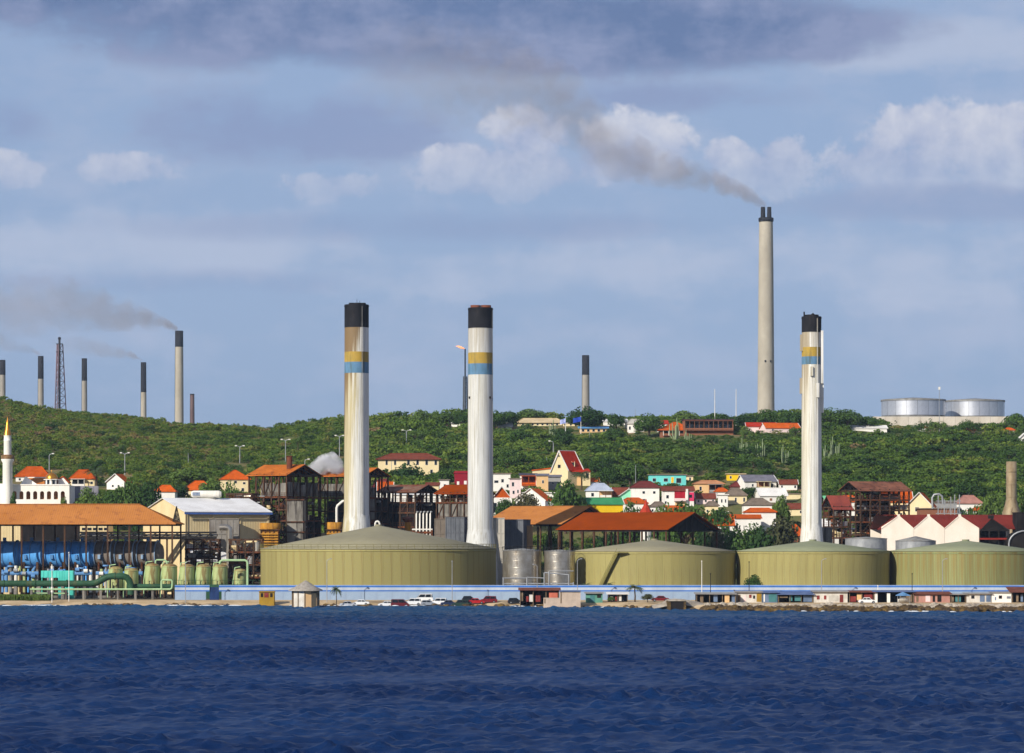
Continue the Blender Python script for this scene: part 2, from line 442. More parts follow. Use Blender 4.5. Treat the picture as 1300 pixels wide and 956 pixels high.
def stack_paint(name, amt, side, white='#cdcdc8'):
    """white stack paint with soot and rust run down one side of the stack"""
    m = bpy.data.materials.new(name); m.use_nodes = True
    nt = m.node_tree; b = nt.nodes['Principled BSDF']; b.inputs['Roughness'].default_value = 0.6; b.inputs['Specular IOR Level'].default_value = 0.3
    tc = nt.nodes.new('ShaderNodeTexCoord'); v = tc.outputs['Object']
    sp = nt.nodes.new('ShaderNodeSeparateXYZ'); nt.links.new(v, sp.inputs[0])
    x, z = E(nt, sp.outputs[0]), E(nt, sp.outputs[2])
    n = noise(nt, v, 0.9, 6, 0.65, (1, 1, 0.035)); n2 = noise(nt, v, 0.5, 4, 0.6, (1, 1, 0.2)); n3 = noise(nt, v, 3.0, 4, 0.6, (1, 1, 0.02))
    c = mixc(nt, n2.step(0.3, 0.7), lin(white), tuple(v * .86 for v in lin(white)))
    c = mixc(nt, n3.step(0.46, 0.70) * 0.75, c, lin('#958f80'))
    s = (n * 1.9 - 0.74 - (x * 0.16) * side + (z - 40.0) * 0.006).step(0.10, 0.60)
    c = mixc(nt, s * (amt * 0.8), c, lin('#a99a66'))
    s2 = (n * 1.9 - 0.70 - (x * 0.17) * side + (z - 66.0) * 0.03).step(0.15, 0.6)
    c = mixc(nt, s2 * amt, c, lin('#7a6444'))
    nt.links.new(c, b.inputs['Base Color'])
    return m

def power_chimney(label, pxl, pxr, top, rows, base_row, Y, paint, kind):
    """rows: cap bottom, yellow top, yellow bottom, blue bottom (photo rows)"""
    cx = X((pxl + pxr) / 2, Y); r = S(pxr - pxl, Y) / 2; zb = 1.25
    t = thing('power_station_chimney', label, 'chimney', (cx, Y, zb))
    q = lambda row: Z(row, Y) - zb
    zt = q(top)
    rr = lambda z: r * (1.07 - 0.07 * z / zt)
    def band(name, z0, z1, m, dr=0.0):
        MB().lathe([(rr(z0) + dr, z0), (rr((z0 + z1) / 2) + dr, (z0 + z1) / 2), (rr(z1) + dr, z1)], 48).obj(name, m, t)
    zc, zy, zy2, zb2 = map(q, rows)
    band('shaft', 0.3, zb2, paint)
    band('blue_band', zb2, zy2, blue_band, 0.012); band('yellow_band', zy2, zy, yel_band, 0.012)
    band('upper_shaft', zy, zc, paint)
    band('cap', zc, zt, black_paint, 0.05)
    MB().lathe([(rr(zt) + 0.16, zt - 0.55), (rr(zt) + 0.16, zt - 0.3)], 48).obj('cap_ring', black_paint, t)
    zf = q(base_row) + 4.5
    MB().lathe([(r * 1.5, 0), (r * 1.36, zf * 0.5), (rr(zf) + 0.01, zf)], 48).obj('base_flare', paint, t)
    if kind == 'flat':
        for dx, w in ((-0.35, 0.3), (0.1, 0.36), (0.55, 0.22)):
            MB().lathe([(r * w, zt - 0.4), (r * w, zt + 0.55)], 20, (dx * r, 0)).obj('flue', black_paint, t)
        MB().cyl((0.1, 0, zt), (0.1, 0, zt + 1.6), 0.06, n=6).obj('lightning_rod', dark_steel, t)
        MB().cyl((0.9, 0, zt), (0.9, 0, zt + 1.2), 0.06, n=6).obj('lightning_rod', dark_steel, t)
    elif kind == 'rusty':
        for dx, w in ((-0.4, 0.42), (0.45, 0.42)):
            MB().lathe([(r * w, zt - 0.4), (r * w, zt + 0.75), (r * w * 0.9, zt + 0.75), (r * w * 0.9, zt)], 24, (dx * r, 0), cap=False).obj('flue', flue_rust, t)
        for a in (-150, -40):
            b = Vector((math.cos(R(a)) * rr(40), math.sin(R(a)) * rr(40), q(505)))
            MB().cbox(b, (0.5, 0.5, 0.6)).obj('inspection_hatch', dark_steel, t)
    else:
        for a, z0, z1 in ((-172, q(500), q(480)), (-8, q(505), q(487)), (-20, q(487), q(420)), (-165, q(446), q(425)), (-95, q(478), q(466)), (-2, q(524), q(505)), (-60, q(505), q(487))):
            c = Vector((math.cos(R(a)) * (r + 0.3), math.sin(R(a)) * (r + 0.3), (z0 + z1) / 2))
            MB().cbox(c, (0.75, 0.75, z1 - z0)).obj('cladding_box', paint, t)
        MB().lathe([(r * 0.75, zt - 0.2), (r * 0.75, zt + 0.5)], 24).obj('flue', black_paint, t)
        MB().cyl((-r * 0.8, -r * 0.4, zt), (-r * 0.8, -r * 0.4, zt + 1.3), 0.22, n=8).obj('vent_pipe', black_paint, t)
        MB().lathe([(0, zt + 0.4), (r * 0.3, zt + 0.4), (r * 0.05, zt + 1.0)], 12, (0.4, 0)).obj('vent_cowl', black_paint, t)
    # ladder down the camera side
    lad = MB(); a = R(-62 if kind != 'rusty' else -25)
    for s_ in (-0.25, 0.25):
        p = lambda z: Vector((math.cos(a + s_ * 0.12) * (rr(z) + 0.25), math.sin(a + s_ * 0.12) * (rr(z) + 0.25), z))
        lad.bar(p(zf), p(zt - 0.6), 0.07)
    for k in range(int((zt - zf) / 1.5)):
        z = zf + k * 1.5
        lad.bar((math.cos(a - .03) * (rr(z) + .25), math.sin(a - .03) * (rr(z) + .25), z), (math.cos(a + .03) * (rr(z) + .25), math.sin(a + .03) * (rr(z) + .25), z), 0.05)
    lad.obj('ladder', grey_steel if kind != 'boxes' else paint, t)
    return t
power_chimney('white smokestack heavily stained brown down its left side, black cap, behind the largest olive tank', 437.5, 468, 387, (416, 447, 460, 474), 672, 912, stack_paint('stained_stack_paint', 1.0, 1.1, '#dcdbd4'), 'flat')
power_chimney('white grey-streaked smokestack with two rusty flues, right of the largest olive tank apex', 594.5, 625.5, 391, (417, 448, 462, 476), 692, 893, stack_paint('streaked_stack_paint', 0.28, 0.3), 'rusty')
power_chimney('slim white smokestack with bolted boxes along its sides, behind the third olive tank from left', 1018, 1042.5, 402, (422, 441, 453, 463), 685, 893, stack_paint('boxed_stack_paint', 0.55, 0.9, '#e0ded6'), 'boxes')

# ---------------------------------------------------------------- the four big storage tanks
def storage_tank(label, pxl, pxr, rim, apex, Yc, n, m, mroof, rail=False, stair=None):
    cx = X((pxl + pxr) / 2, Yc); rad = S(pxr - pxl, Yc) / 2 * 0.998; zb = 1.3
    t = thing('storage_tank', label, 'storage tank', (cx, Yc, zb))
    h = Z(rim, Yc - rad * 0.5) - zb
    MB().lathe([(rad - 0.12, 0), (rad - 0.12, h - 0.05)], 96).obj('shell', seam, t)
    st = 2 * math.pi / n; g = 0.016 / rad
    b = MB(); k = 4; pts = []
    for z in (0.02, h):
        for rr in (rad, rad - 0.1):
            for i in range(k + 1):
                a = -st / 2 + g + (st - 2 * g) * i / k; pts.append((rr * math.cos(a), rr * math.sin(a), z))
    q = k + 1
    b.grid_faces([(i, i + 1, 2 * q + i + 1, 2 * q + i) for i in range(k)], pts, True)
    b.grid_faces([(2 * q + i, 2 * q + i + 1, 3 * q + i + 1, 3 * q + i) for i in range(k)] + [(0, 2 * q, 3 * q, q), (k, q + k, 3 * q + k, 2 * q + k)], pts)
    me = b.mesh('shell_plate', m)
    for i in range(n): link('shell_plate', me, t, (0, 0, 0), st * i)
    ha = Z(apex, Yc) - zb
    MB().lathe([(rad + 0.18, h), (rad + 0.18, h + 0.12), (rad * 0.5, h + (ha - h) * 0.52), (0.6, ha - 0.1), (0.05, ha)], 96).obj('roof', mroof, t)
    MB().lathe([(rad + 0.16, h - 0.55), (rad + 0.16, h - 0.32), (rad + 0.02, h - 0.3)], 96).obj('wind_girder', m, t)
    MB().lathe([(1.0, ha - 0.5), (1.0, ha + 0.25)], 16).obj('roof_vent', mroof, t)
    if rail:
        r = MB(); nn = 92
        for i in range(nn):
            a = 2 * math.pi * i / nn; r.cyl((rad * math.cos(a), rad * math.sin(a), h), (rad * math.cos(a), rad * math.sin(a), h + 1.35), 0.05, n=5)
        for zz in (0.7, 1.3):
            pts = [(rad * math.cos(2 * math.pi * i / nn), rad * math.sin(2 * math.pi * i / nn), h + zz) for i in range(nn + 1)]
            r.tube(pts, 0.045, 5)
        r.obj('handrail', seam, t)
    if stair:
        a0, a1 = map(R, stair); s = MB(); N = 34
        for i in range(N):
            a = a0 + (a1 - a0) * i / N; z = 0.4 + (h - 0.6) * i / N
            for r_ in (rad + 0.2, rad + 1.2): pass
            u = Vector((math.cos(a), math.sin(a), 0)); tn = Vector((-u.y, u.x, 0))
            c = u * (rad + 0.7); w = 0.45
            p = [c + u * 0.5 + tn * w, c - u * 0.5 + tn * w, c - u * 0.5 - tn * w, c + u * 0.5 - tn * w]
            s.poly([(q_.x, q_.y, z) for q_ in p]); s.poly([(q_.x, q_.y, z - 0.32) for q_ in p][::-1])
            for j in range(4):
                e, f = p[j], p[(j + 1) % 4]; s.poly([(e.x, e.y, z), (f.x, f.y, z), (f.x, f.y, z - 0.32), (e.x, e.y, z - 0.32)])
        s.obj('staircase', seam, t)
        rl = MB()
        rl.tube([((rad + 1.2) * math.cos(a0 + (a1 - a0) * i / N), (rad + 1.2) * math.sin(a0 + (a1 - a0) * i / N), 1.4 + (h - 0.6) * i / N) for i in range(N + 1)], 0.06, 5)
        rl.obj('stair_rail', seam, t)
        u = Vector((math.cos(a1 + 0.05), math.sin(a1 + 0.05), 0)) * (rad + 0.8)
        MB().cbox((u.x, u.y, h - 0.3), (3.2, 1.6, 0.2)).obj('landing', seam, t)
    return t
storage_tank('largest olive storage tank, cone roof ringed by a handrail, in front of the stained smokestack', 331, 630, 697, 667, 872, 78, olive, olive_roof, rail=True)
storage_tank('olive storage tank with a diagonal staircase up its left side, right of the silver tanks', 728, 934, 700, 685, 860, 60, olive, olive_roof, stair=(-135, -118))
storage_tank('plain olive storage tank in front of the slim boxed smokestack', 935, 1129, 700, 686, 858, 60, olive, olive_roof2)
storage_tank('greener storage tank with brown vertical streaks at the right edge, in front of white gables', 1130, 1322, 700, 686, 858, 60, olive_green, olive_roof2)

# ---------------------------------------------------------------- perimeter wall
def bund_wall():
    t = thing('perimeter_wall', 'long white perimeter wall with blue stripes running along the foot of the tanks', 'wall', (0, 826, 1.0))
    h = Z(743.5, 826) - 1.0
    x0, x1 = X(222, 826), X(1330, 826)
    n = 56; w = (x1 - x0) / n
    me = MB().box(0, w - 0.02, 0, 0.25, -0.6, h).mesh('wall_panel', shaded_wall)
    for k in range(n):
        xa = x0 + k * w
        if X(266, 826) < xa + w / 2 < X(278, 826): continue
        link('wall_panel', me, t, (xa, 0, 0))
    gx0, gx1 = X(266, 826), X(278, 826)
    MB().box(gx0, gx1, 0.3, 0.5, -0.6, h - 0.4).obj('gate_panel', mat('navy_paint', '#233a66', '#1b2e55', 0.5, 0.6), t)
    for (a, b) in ((x0, gx0), (gx1, x1)):
        MB().box(a, b, -0.05, -0.01, h - 0.42, h - 0.02).obj('blue_stripe', blue_stripe, t)
        MB().box(a, b, -0.04, -0.012, h - 1.5, h - 1.22).obj('blue_stripe', blue_stripe, t)
        MB().box(a, b, -0.12, 0.37, h, h + 0.14).obj('coping', mat('wall_coping', '#9db2d8', '#8aa0c8', .3, .8), t)
        MB().box(a, b, -0.045, -0.014, h - 1.16, h - 0.48).obj('white_band', mat('wall_white_band', '#b4bcc8', '#9ea8b6', .3, .8), t)
bund_wall()

# ---------------------------------------------------------------- silver tanks between the olive ones
def silver_tank(label, pxl, pxr, rim, base, Yc, rings=7, m=silver, cone=None, name='silver_tank', rails=True):
    cx = X((pxl + pxr) / 2, Yc); rad = S(pxr - pxl, Yc) / 2; zb = ground(cx, Yc) if base is None else base
    t = thing(name, label, 'tank', (cx, Yc, zb)); h = Z(rim, Yc) - zb
    MB().lathe([(rad, -0.5), (rad, h)], 48).obj('shell', m, t)
    for k in range(rings):
        z = h * (k + 0.5) / rings
        MB().lathe([(rad + 0.02, z - 0.07), (rad + 0.1, z), (rad + 0.02, z + 0.07)], 48, cap=False).obj('hoop', m, t)
    hc = h + (cone if cone is not None else rad * 0.12)
    MB().lathe([(rad + 0.12, h), (rad + 0.12, h + 0.12), (0.1, hc)], 48).obj('roof', grey_steel, t)
    if rails:
        r = MB()
        for i in range(28):
            a = 2 * math.pi * i / 28; r.cyl((rad * math.cos(a), rad * math.sin(a), h), (rad * math.cos(a), rad * math.sin(a), h + 1.1), 0.05, n=5)
        r.tube([(rad * math.cos(2 * math.pi * i / 28), rad * math.sin(2 * math.pi * i / 28), h + 1.1) for i in range(29)], 0.05, 5)
        r.obj('handrail', dark_steel, t)
        l = MB(); a = R(-55)
        for d in (-0.03, 0.03): l.bar((math.cos(a + d) * (rad + .3), math.sin(a + d) * (rad + .3), 0), (math.cos(a + d) * (rad + .3), math.sin(a + d) * (rad + .3), h + 1), 0.08)
        for k in range(int(h / 0.6)): l.bar((math.cos(a - .03) * (rad + .3), math.sin(a - .03) * (rad + .3), k * .6), (math.cos(a + .03) * (rad + .3), math.sin(a + .03) * (rad + .3), k * .6), 0.06)
        l.obj('ladder', grey_steel, t)
    return t
silver_tank('banded silver tank with a railing, beside the right end of the largest olive tank', 638, 687, 699, 1.3, 850)
silver_tank('smaller banded silver tank tucked against the staircase tank', 691, 730, 700, 1.3, 847)
silver_tank('low grey steel tank between the rusty frame and the third olive tank', 1073, 1126, 684, 1.3, 889, 3, galv, 0.6, 'steel_tank', False)
silver_tank('low grey steel tank under the white sawtooth gables', 1137, 1188, 687, 1.3, 888, 3, galv, 1.4, 'steel_tank', False)

# grey pipe frames in front of the silver tanks
def pipe_rack():
    Y = 832
    t = thing('pipe_rack', 'low rack of grey pipes on posts in front of the silver tanks', 'pipe rack', (X(638, Y), Y, 1.2))
    ox = X(638, Y)
    def P(px, row, y=0): return (X(px, Y) - ox, y, Z(row, Y) - 1.2)
    for px, top in ((639, 733), (669, 733), (691, 727), (697, 725), (722, 729), (728, 739)):
        MB().cyl(P(px, 760), P(px, top), 0.2, n=8).obj('post', galv, t)
    for a, b, r in (((638, 734), (669, 734), 0.16), ((638, 741), (728, 741), 0.16), ((669, 733), (692, 734), 0.14), ((691, 727), (722, 730), 0.2), ((697, 725), (728, 725), 0.13), ((640, 746), (728, 746), 0.3)):
        MB().cyl(P(*a, 0.1), P(*b, 0.1), r, n=8).obj('pipe', galv if r < 0.25 else dark_green, t)
pipe_rack()

# ---------------------------------------------------------------- open sheds with sheet roofs
def open_shed(label, px, Y, L, W, eave, ridge, th, msheet, bays, hip=False, truss=True, name='open_shed'):
    """px,Y: near right-hand eave corner"""
    x = X(px, Y); zb = 1.25
    t = thing(name, label, 'shed', (x, Y, zb), -R(th))
    he = Z(eave, Y) - zb; hr = Z(ridge, Y + W * 0.42) - zb
    hip_in = W * 0.5 if hip else 0.0
    o = 0.7
    def slope(y): return he + (hr - he) * (y / (W / 2))
    tk = 0.16
    for s_ in (0, 1):
        ya, yb = (-o, W / 2) if s_ == 0 else (W + o, W / 2)
        za = he - o * (hr - he) / (W / 2)
        ns = max(6, int(L / 4)); b = None
        P = [(-L - o, ya, za), (o, ya, za), (o - hip_in, yb, hr), (-L - o, yb, hr)]
        b = MB(); b.grid_faces([(0, 1, 2, 3), (7, 6, 5, 4), (0, 4, 5, 1), (1, 5, 6, 2), (2, 6, 7, 3), (3, 7, 4, 0)], P + [(p[0], p[1], p[2] - tk) for p in P])
        b.obj('roof_slope', msheet, t)
    if hip:
        P = [(o, -o, he - 0.2), (o, W + o, he - 0.2), (o - hip_in, W / 2, hr)]
        MB().grid_faces([(0, 1, 2), (5, 4, 3), (0, 3, 4, 1), (1, 4, 5, 2), (2, 5, 3, 0)], P + [(p[0], p[1], p[2] - tk) for p in P]).obj('roof_hip', msheet, t)
    MB().prismx([(W / 2 - 0.5, hr - 0.08), (W / 2, hr + 0.12), (W / 2 + 0.5, hr - 0.08)], -L - o, o - hip_in).obj('ridge_cap', msheet, t)
    for y in (0, W):
        MB().box(-L, 0, y - 0.15, y + 0.15, he - 0.85, he - 0.3).obj('eave_beam', dark_steel, t)
        pm = MB().box(-0.22, 0.22, -0.22, 0.22, 0, he - 0.86).mesh('post', dark_rust)
        for k in range(bays + 1): link('post', pm, t, (-L + (L - 0.3) * k / bays, y, 0))
    if truss:
        b = MB(); b.bar((0, 0, he - 0.5), (0, W, he - 0.5), 0.3)
        nn = 8
        for k in range(nn):
            y0, y1 = W * k / nn, W * (k + 1) / nn
            tp = lambda y: he - 0.5 + (hr - he) * (1 - abs(y - W / 2) / (W / 2)) - 0.15
            b.bar((0, y0, tp(y0)), (0, y1, tp(y1)), 0.25); b.bar((0, y1, he - 0.5), (0, y1, tp(y1)), 0.15); b.bar((0, y0, he - 0.5), (0, y1, tp(y1)), 0.13)
        me = b.mesh('truss', dark_steel)
        for k in range(0, bays + 1, 2 if bays > 10 else 1): link('truss', me, t, (-L + (L - 0.3) * k / bays, 0, 0))
        if not hip:
            MB().prismx([(0.2, he - 0.7), (W - 0.2, he - 0.7), (W / 2, hr - 0.35)], -1.35, -1.3).obj('gable_shade', void, t)  # dark sheet stands in for the shade inside the open gable
    return t
open_shed('open shed with a long tan-orange roof over the blue vessels at far left', 220, 852, 105, 22, 663.5, 640, 0, tarp_rust, 18, hip=True)
open_shed('open shed with a faded orange-brown roof, tucked behind the deep orange one', 712, 914, 26, 34, 664, 642.5, 30, tarp_rust, 7)
open_shed('open shed with a deep orange roof and black gable end, above the staircase tank', 847, 888, 35, 32, 671, 650.5, 30, orange_sheet, 9)
# ---------------------------------------------------------------- rusty steel frames full of plant
CL_M = [rust, dark_rust, dark_steel, grey_steel, old_concrete, galv, rust, void, white_paint, cream, silver]
def steel_frame(name, label, cat, px, Y, L, W, rows, bays, th, roof=None, fill=40, seed=1, walls=(), zb=1.25, roof_part=(0, 1), open_rows=()):
    g = random.Random(seed)
    t = thing(name, label, cat, (X(px, Y), Y, zb), -R(th))
    zs = [Z(r, Y) - zb for r in rows]; top = max(zs)
    cm = MB().box(-0.2, 0.2, -0.2, 0.2, -0.5, top).mesh('column', dark_rust)
    nx, ny = bays
    for i in range(nx + 1):
        for j in range(ny + 1):
            if 0 < i < nx and 0 < j < ny: continue
            link('column', cm, t, (-L * i / nx, W * j / ny, 0))
    for k, z in enumerate(zs):
        m = rust if k % 2 else dark_rust
        for y in (0, W): MB().box(-L - 0.3, 0.3, y - 0.16, y + 0.16, z - 0.5, z).obj('beam', m, t)
        for x in (-L, 0): MB().box(x - 0.15, x + 0.15, 0.2, W - 0.2, z - 0.48, z - 0.02).obj('beam', m, t)
        if z < top - 0.5:
            MB().box(-L + 0.25, -0.25, 0.25, W - 0.25, z - 0.22, z - 0.08).obj('deck', dark_steel, t)
            r = MB()
            for y in (-0.05, W + 0.05):
                for zz in (0.55, 1.1): r.bar((-L, y, z + zz), (0, y, z + zz), 0.06)
                for i in range(nx * 3 + 1): r.bar((-L * i / (nx * 3), y, z), (-L * i / (nx * 3), y, z + 1.1), 0.06)
            for i in range(ny * 3 + 1): r.bar((0.05, W * i / (ny * 3), z), (0.05, W * i / (ny * 3), z + 1.1), 0.06)
            for zz in (0.55, 1.1): r.bar((0.05, 0, z + zz), (0.05, W, z + zz), 0.06)
            r.obj('handrail', rust, t)
    zz = sorted(zs)
    lv = [0] + zz
    for a, b in zip(lv, lv[1:]):
        if b - a < 2: continue
        for i in range(nx):
            if g.random() < 0.45:
                x0, x1 = -L * (i + 1) / nx, -L * i / nx
                MB().bar((x0, 0, a), (x1, 0, b - 0.4), 0.16).obj('brace', dark_rust, t)
                if g.random() < 0.5: MB().bar((x0, 0.05, b - 0.4), (x1, 0.05, a), 0.16).obj('brace', dark_rust, t)
        for j in range(ny):
            if g.random() < 0.5: MB().bar((0, W * j / ny, a), (0, W * (j + 1) / ny, b - 0.4), 0.16).obj('brace', dark_rust, t)
    for k in range(fill):
        q = g.randrange(len(lv) - 1); a, b = lv[q], lv[q + 1]; hh = max(1.0, b - a - 0.6)
        x, y = -L * (0.06 + 0.88 * g.random()), W * (0.06 + 0.8 * g.random()); m = g.choice(CL_M); c = g.random()
        if q == len(lv) - 2 and roof and c > 0.5 and hh > 4: continue
        if c < 0.30:
            r = 0.3 + 0.9 * g.random(); MB().cyl((x, y, a + 0.05), (x, y, a + hh * (0.4 + 0.5 * g.random())), r, n=14).obj('vessel', m, t)
        elif c < 0.5:
            w = 0.8 + 2.2 * g.random(); MB().cbox((x, y, a + hh * 0.3), (w, 0.8 + g.random() * 2, hh * 0.55)).obj('casing', m, t)
        elif c < 0.75:
            z = a + hh * g.random(); w = 2 + 6 * g.random(); x0, x1 = max(-L, x - w), min(0, x + w)
            MB().cyl((x0, y, z), (x1, y, z), 0.12 + 0.3 * g.random(), n=8).obj('pipe', m, t)
        else:
            r = 0.12 + 0.25 * g.random(); z1 = a + hh
            MB().tube([(x, y, a + 0.1), (x, y, z1 - 0.8), (x + 0.3, y, z1 - 0.3), (x + 1.8 + g.random() * 2, y, z1 - 0.25)], r, 8).obj('pipe', m, t)
    for (f, k0, k1, x0, x1, m) in walls:       # cladding: face, between level rows, along fractions
        za, zb_ = sorted((Z(k0, Y) - zb, Z(k1, Y) - zb))
        if f == 'front':
            n = max(1, round((x1 - x0) * L / 2.4)); w = (x1 - x0) * L / n
            for i in range(n):
                d = g.random() * 0.9 if g.random() < 0.3 else 0
                MB().box(-L + x0 * L + i * w + 0.03, -L + x0 * L + (i + 1) * w - 0.03, 0.22, 0.3, za, zb_ - d).obj('cladding_panel', m, t)
        elif f == 'back': MB().box(-L + x0 * L, -L + x1 * L, W - 0.5, W - 0.4, za, zb_).obj('cladding_panel', m, t)
        else:
            n = max(1, round((x1 - x0) * W / 2.4)); w = (x1 - x0) * W / n
            for i in range(n):
                d = g.random() * 0.9 if g.random() < 0.3 else 0
                MB().box(-0.3, -0.22, x0 * W + i * w + 0.03, x0 * W + (i + 1) * w - 0.03, za, zb_ - d).obj('cladding_panel', m, t)
    if roof:
        m, ridge = roof; hr = Z(ridge, Y + W * 0.4) - zb; o = 0.8; xa, xb = -L + roof_part[0] * L - o, -L + roof_part[1] * L + o
        for s_ in (0, 1):
            ya = -o if s_ == 0 else W + o; za = top - o * (hr - top) / (W / 2)
            P = [(xa, ya, za), (xb, ya, za), (xb, W / 2, hr), (xa, W / 2, hr)]
            MB().grid_faces([(0, 1, 2, 3), (7, 6, 5, 4), (0, 4, 5, 1), (1, 5, 6, 2), (2, 6, 7, 3), (3, 7, 4, 0)], P + [(p[0], p[1], p[2] - 0.16) for p in P]).obj('roof_slope', m, t)
        b = MB(); n = 6
        for k in range(n):
            y0, y1 = W * k / n, W * (k + 1) / n; tp = lambda y: top + (hr - top) * (1 - abs(y - W / 2) / (W / 2)) - 0.3
            b.bar((0, y0, tp(y0)), (0, y1, tp(y1)), 0.28); b.bar((0, y1, top), (0, y1, tp(y1) + 0.01), 0.16); b.bar((0, y0, top), (0, y1, tp(y1)), 0.14)
        b.bar((0, 0, top), (0, W, top), 0.3)
        me = b.mesh('truss', dark_steel)
        for k in range(nx + 1): link('truss', me, t, (-L * k / nx, 0, 0))
    return t

steel_frame('boiler_frame', 'tall rusty boiler frame with an orange sheet roof and leaning rust stack, beside cream warehouse', 'steel frame', 364, 930, 13.5, 18, (602, 630, 646, 660, 676, 692, 712), (5, 5), 30,
            (rust_sheet, 589.5) , 130, 11, (('front', 613, 629.5, 0.3, 1.0, old_concrete), ('side', 612, 629.5, 0.05, 0.95, old_concrete), ('side', 632, 690, 0.10, 0.62, old_concrete), ('back', 655, 750, 0.4, 1, void)), roof_part=(0, 0.98))
steel_frame('pipe_scaffold', 'low rusty scaffold of pipes and platforms, left of the tall boiler frame', 'steel frame', 319, 922, 7.5, 8, (626, 634, 645, 660, 672, 690, 710, 728), (3, 3), 12, None, 110, 5, ())
steel_frame('boiler_frame', 'sooty boiler frame under an orange roof, mostly hidden behind the stained smokestack', 'steel frame', 461, 948, 16, 14, (603, 631, 648, 664, 690), (5, 4), 30, (rust_sheet, 593.5), 60, 21,
            (('front', 614, 630.5, 0.05, 0.95, old_concrete), ('side', 615, 660, 0.0, 0.5, old_concrete), ('front', 636, 740, 0.2, 0.8, void), ('back', 632, 750, 0, 1, void)))
steel_frame('boiler_frame', 'black boiler frame with a grey and rust roof, midway between the two left smokestacks', 'steel frame', 527, 957, 13, 14, (623.5, 637, 650, 668, 690), (5, 4), 28, (mat('weathered_roof', '#7c6a58', '#6d3a26', 0.25, 0.8, ribs=(0, .6)), 615), 55, 31,
            (('front', 637.5, 745, 0, 1, void), ('side', 637.5, 745, 0, 1, void)))
steel_frame('boiler_frame', 'boiler frame with a bright orange roof, touching the left side of the second smokestack', 'steel frame', 598, 957, 12, 14, (625.5, 637, 660, 685), (5, 4), 28, (orange_sheet, 615), 45, 41,
            (('front', 637.5, 685, 0.05, 1, old_concrete), ('side', 637, 745, 0, 1, void)))
steel_frame('boiler_frame', 'burnt rusty process frame with a brown roof, left of the white sawtooth gables', 'steel frame', 1154, 962, 17, 12, (622, 634, 647, 662, 678, 695), (5, 4), -24, (mat('brown_sheeting', '#8a5a44', '#6e4433', 0.25, 0.8, stain='#3a2820', stain_amt=0.4, ribs=(0, .6)), 611.5), 110, 51,
            (('back', 634, 750, 0.3, 1, void),))
steel_frame('pipe_scaffold', 'small black scaffold with a red sheet roof, just right of the slim smokestack', 'steel frame', 1079, 935, 5.5, 6, (643, 655, 668, 682, 700), (2, 2), -24, (mat('red_sheeting', '#94483a', '#7a3a30', 0.3, 0.8, ribs=(0, .6)), 629), 45, 61)

def local(px, Y, zb): return lambda a, row, y=0.0: (X(a, Y) - X(px, Y), y, Z(row, Y) - zb)

def rust_stack():
    Y = 936; P = local(367, Y, Z(632, Y))
    t = thing('rust_stack', 'short orange-rust stack poking through the boiler frame roof', 'stack', (X(367, Y), Y, Z(632, Y)), 0)
    MB().cyl(P(367.5, 634), P(367.5, 579), 0.85, 0.85, 20).obj('barrel', flue_rust, t)
    MB().tube([P(371.5, 602, -1.6), P(364, 608, -1.6), P(361.5, 622, -1.6), P(362, 634, -1.6), P(355, 644, -1.8), P(349, 650, -1.8)], 0.42, 10).obj('duct', rust, t)
    MB().cyl(P(367.5, 580), P(367.5, 578.6), 1.0, 1.0, 20).obj('rim', rust, t)
rust_stack()

def concrete_tower():
    Y = 918
    t = thing('concrete_flue_box', 'streaked grey concrete flue box standing in the boiler frame', 'flue box', (X(376.5, Y), Y, 1.25), -R(8))
    w = S(24, Y); hz = lambda r: Z(r, Y) - 1.25
    MB().box(-w / 2, w / 2, -2.5, 2.5, 0, hz(690)).obj('plinth', old_concrete, t)
    MB().box(-w / 2 + .4, w / 2 - .4, -2.2, 2.2, hz(690), hz(634)).obj('box', old_concrete, t)
    for r in (634, 662, 675, 690): MB().box(-w / 2 - 0.1, w / 2 + 0.1, -2.6, 2.6, hz(r) - 0.3, hz(r) + 0.05).obj('band', dark_rust, t)
concrete_tower()

def cooling_tower(label, px, Y, w, rows, seed):
    t = thing('cooling_tower', label, 'cooling tower', (X(px, Y), Y, 1.25)); hz = lambda r: Z(r, Y) - 1.25
    r = S(w, Y) / 2; a, b, c, d = rows
    MB().lathe([(r * 0.97, hz(b)), (r, hz(a)), (r * 0.9, hz(a)), (r * 0.88, hz(b))], 20).obj('fan_ring', yellow_ply, t)
    MB().box(-r * 0.95, r * 0.95, -r * 0.9, r * 0.9, hz(b) - 0.25, hz(b)).obj('top_slab', dark_rust, t)
    k = 4; n = 5
    for i in range(n):
        x = -r * 0.8 + 1.6 * r * i / (n - 1); MB().box(x - 0.12, x + 0.12, -r * 0.8, -r * 0.7, 0, hz(b) - 0.25).obj('post', dark_rust, t)
    me = None
    z = hz(c)
    while z < hz(b) - 0.6:
        MB().prismx([(-r * 0.72, z), (-r * 0.95, z - 0.28), (-r * 0.72, z + 0.3)], -r * 0.8, r * 0.8).obj('louvre', yellow_ply, t); z += 0.75
    MB().box(-r * 0.78, r * 0.78, -r * 0.7, r * 0.7, 0, hz(b) - 0.26).obj('casing', yellow_ply, t)
cooling_tower('mustard cooling tower with a round fan ring, at the left end of the largest tank', 343, 908, 27, (664, 672, 694, 700), 1)
cooling_tower('mustard cooling tower half hidden by the stained smokestack', 424, 925, 22, (663, 672, 690, 700), 2)

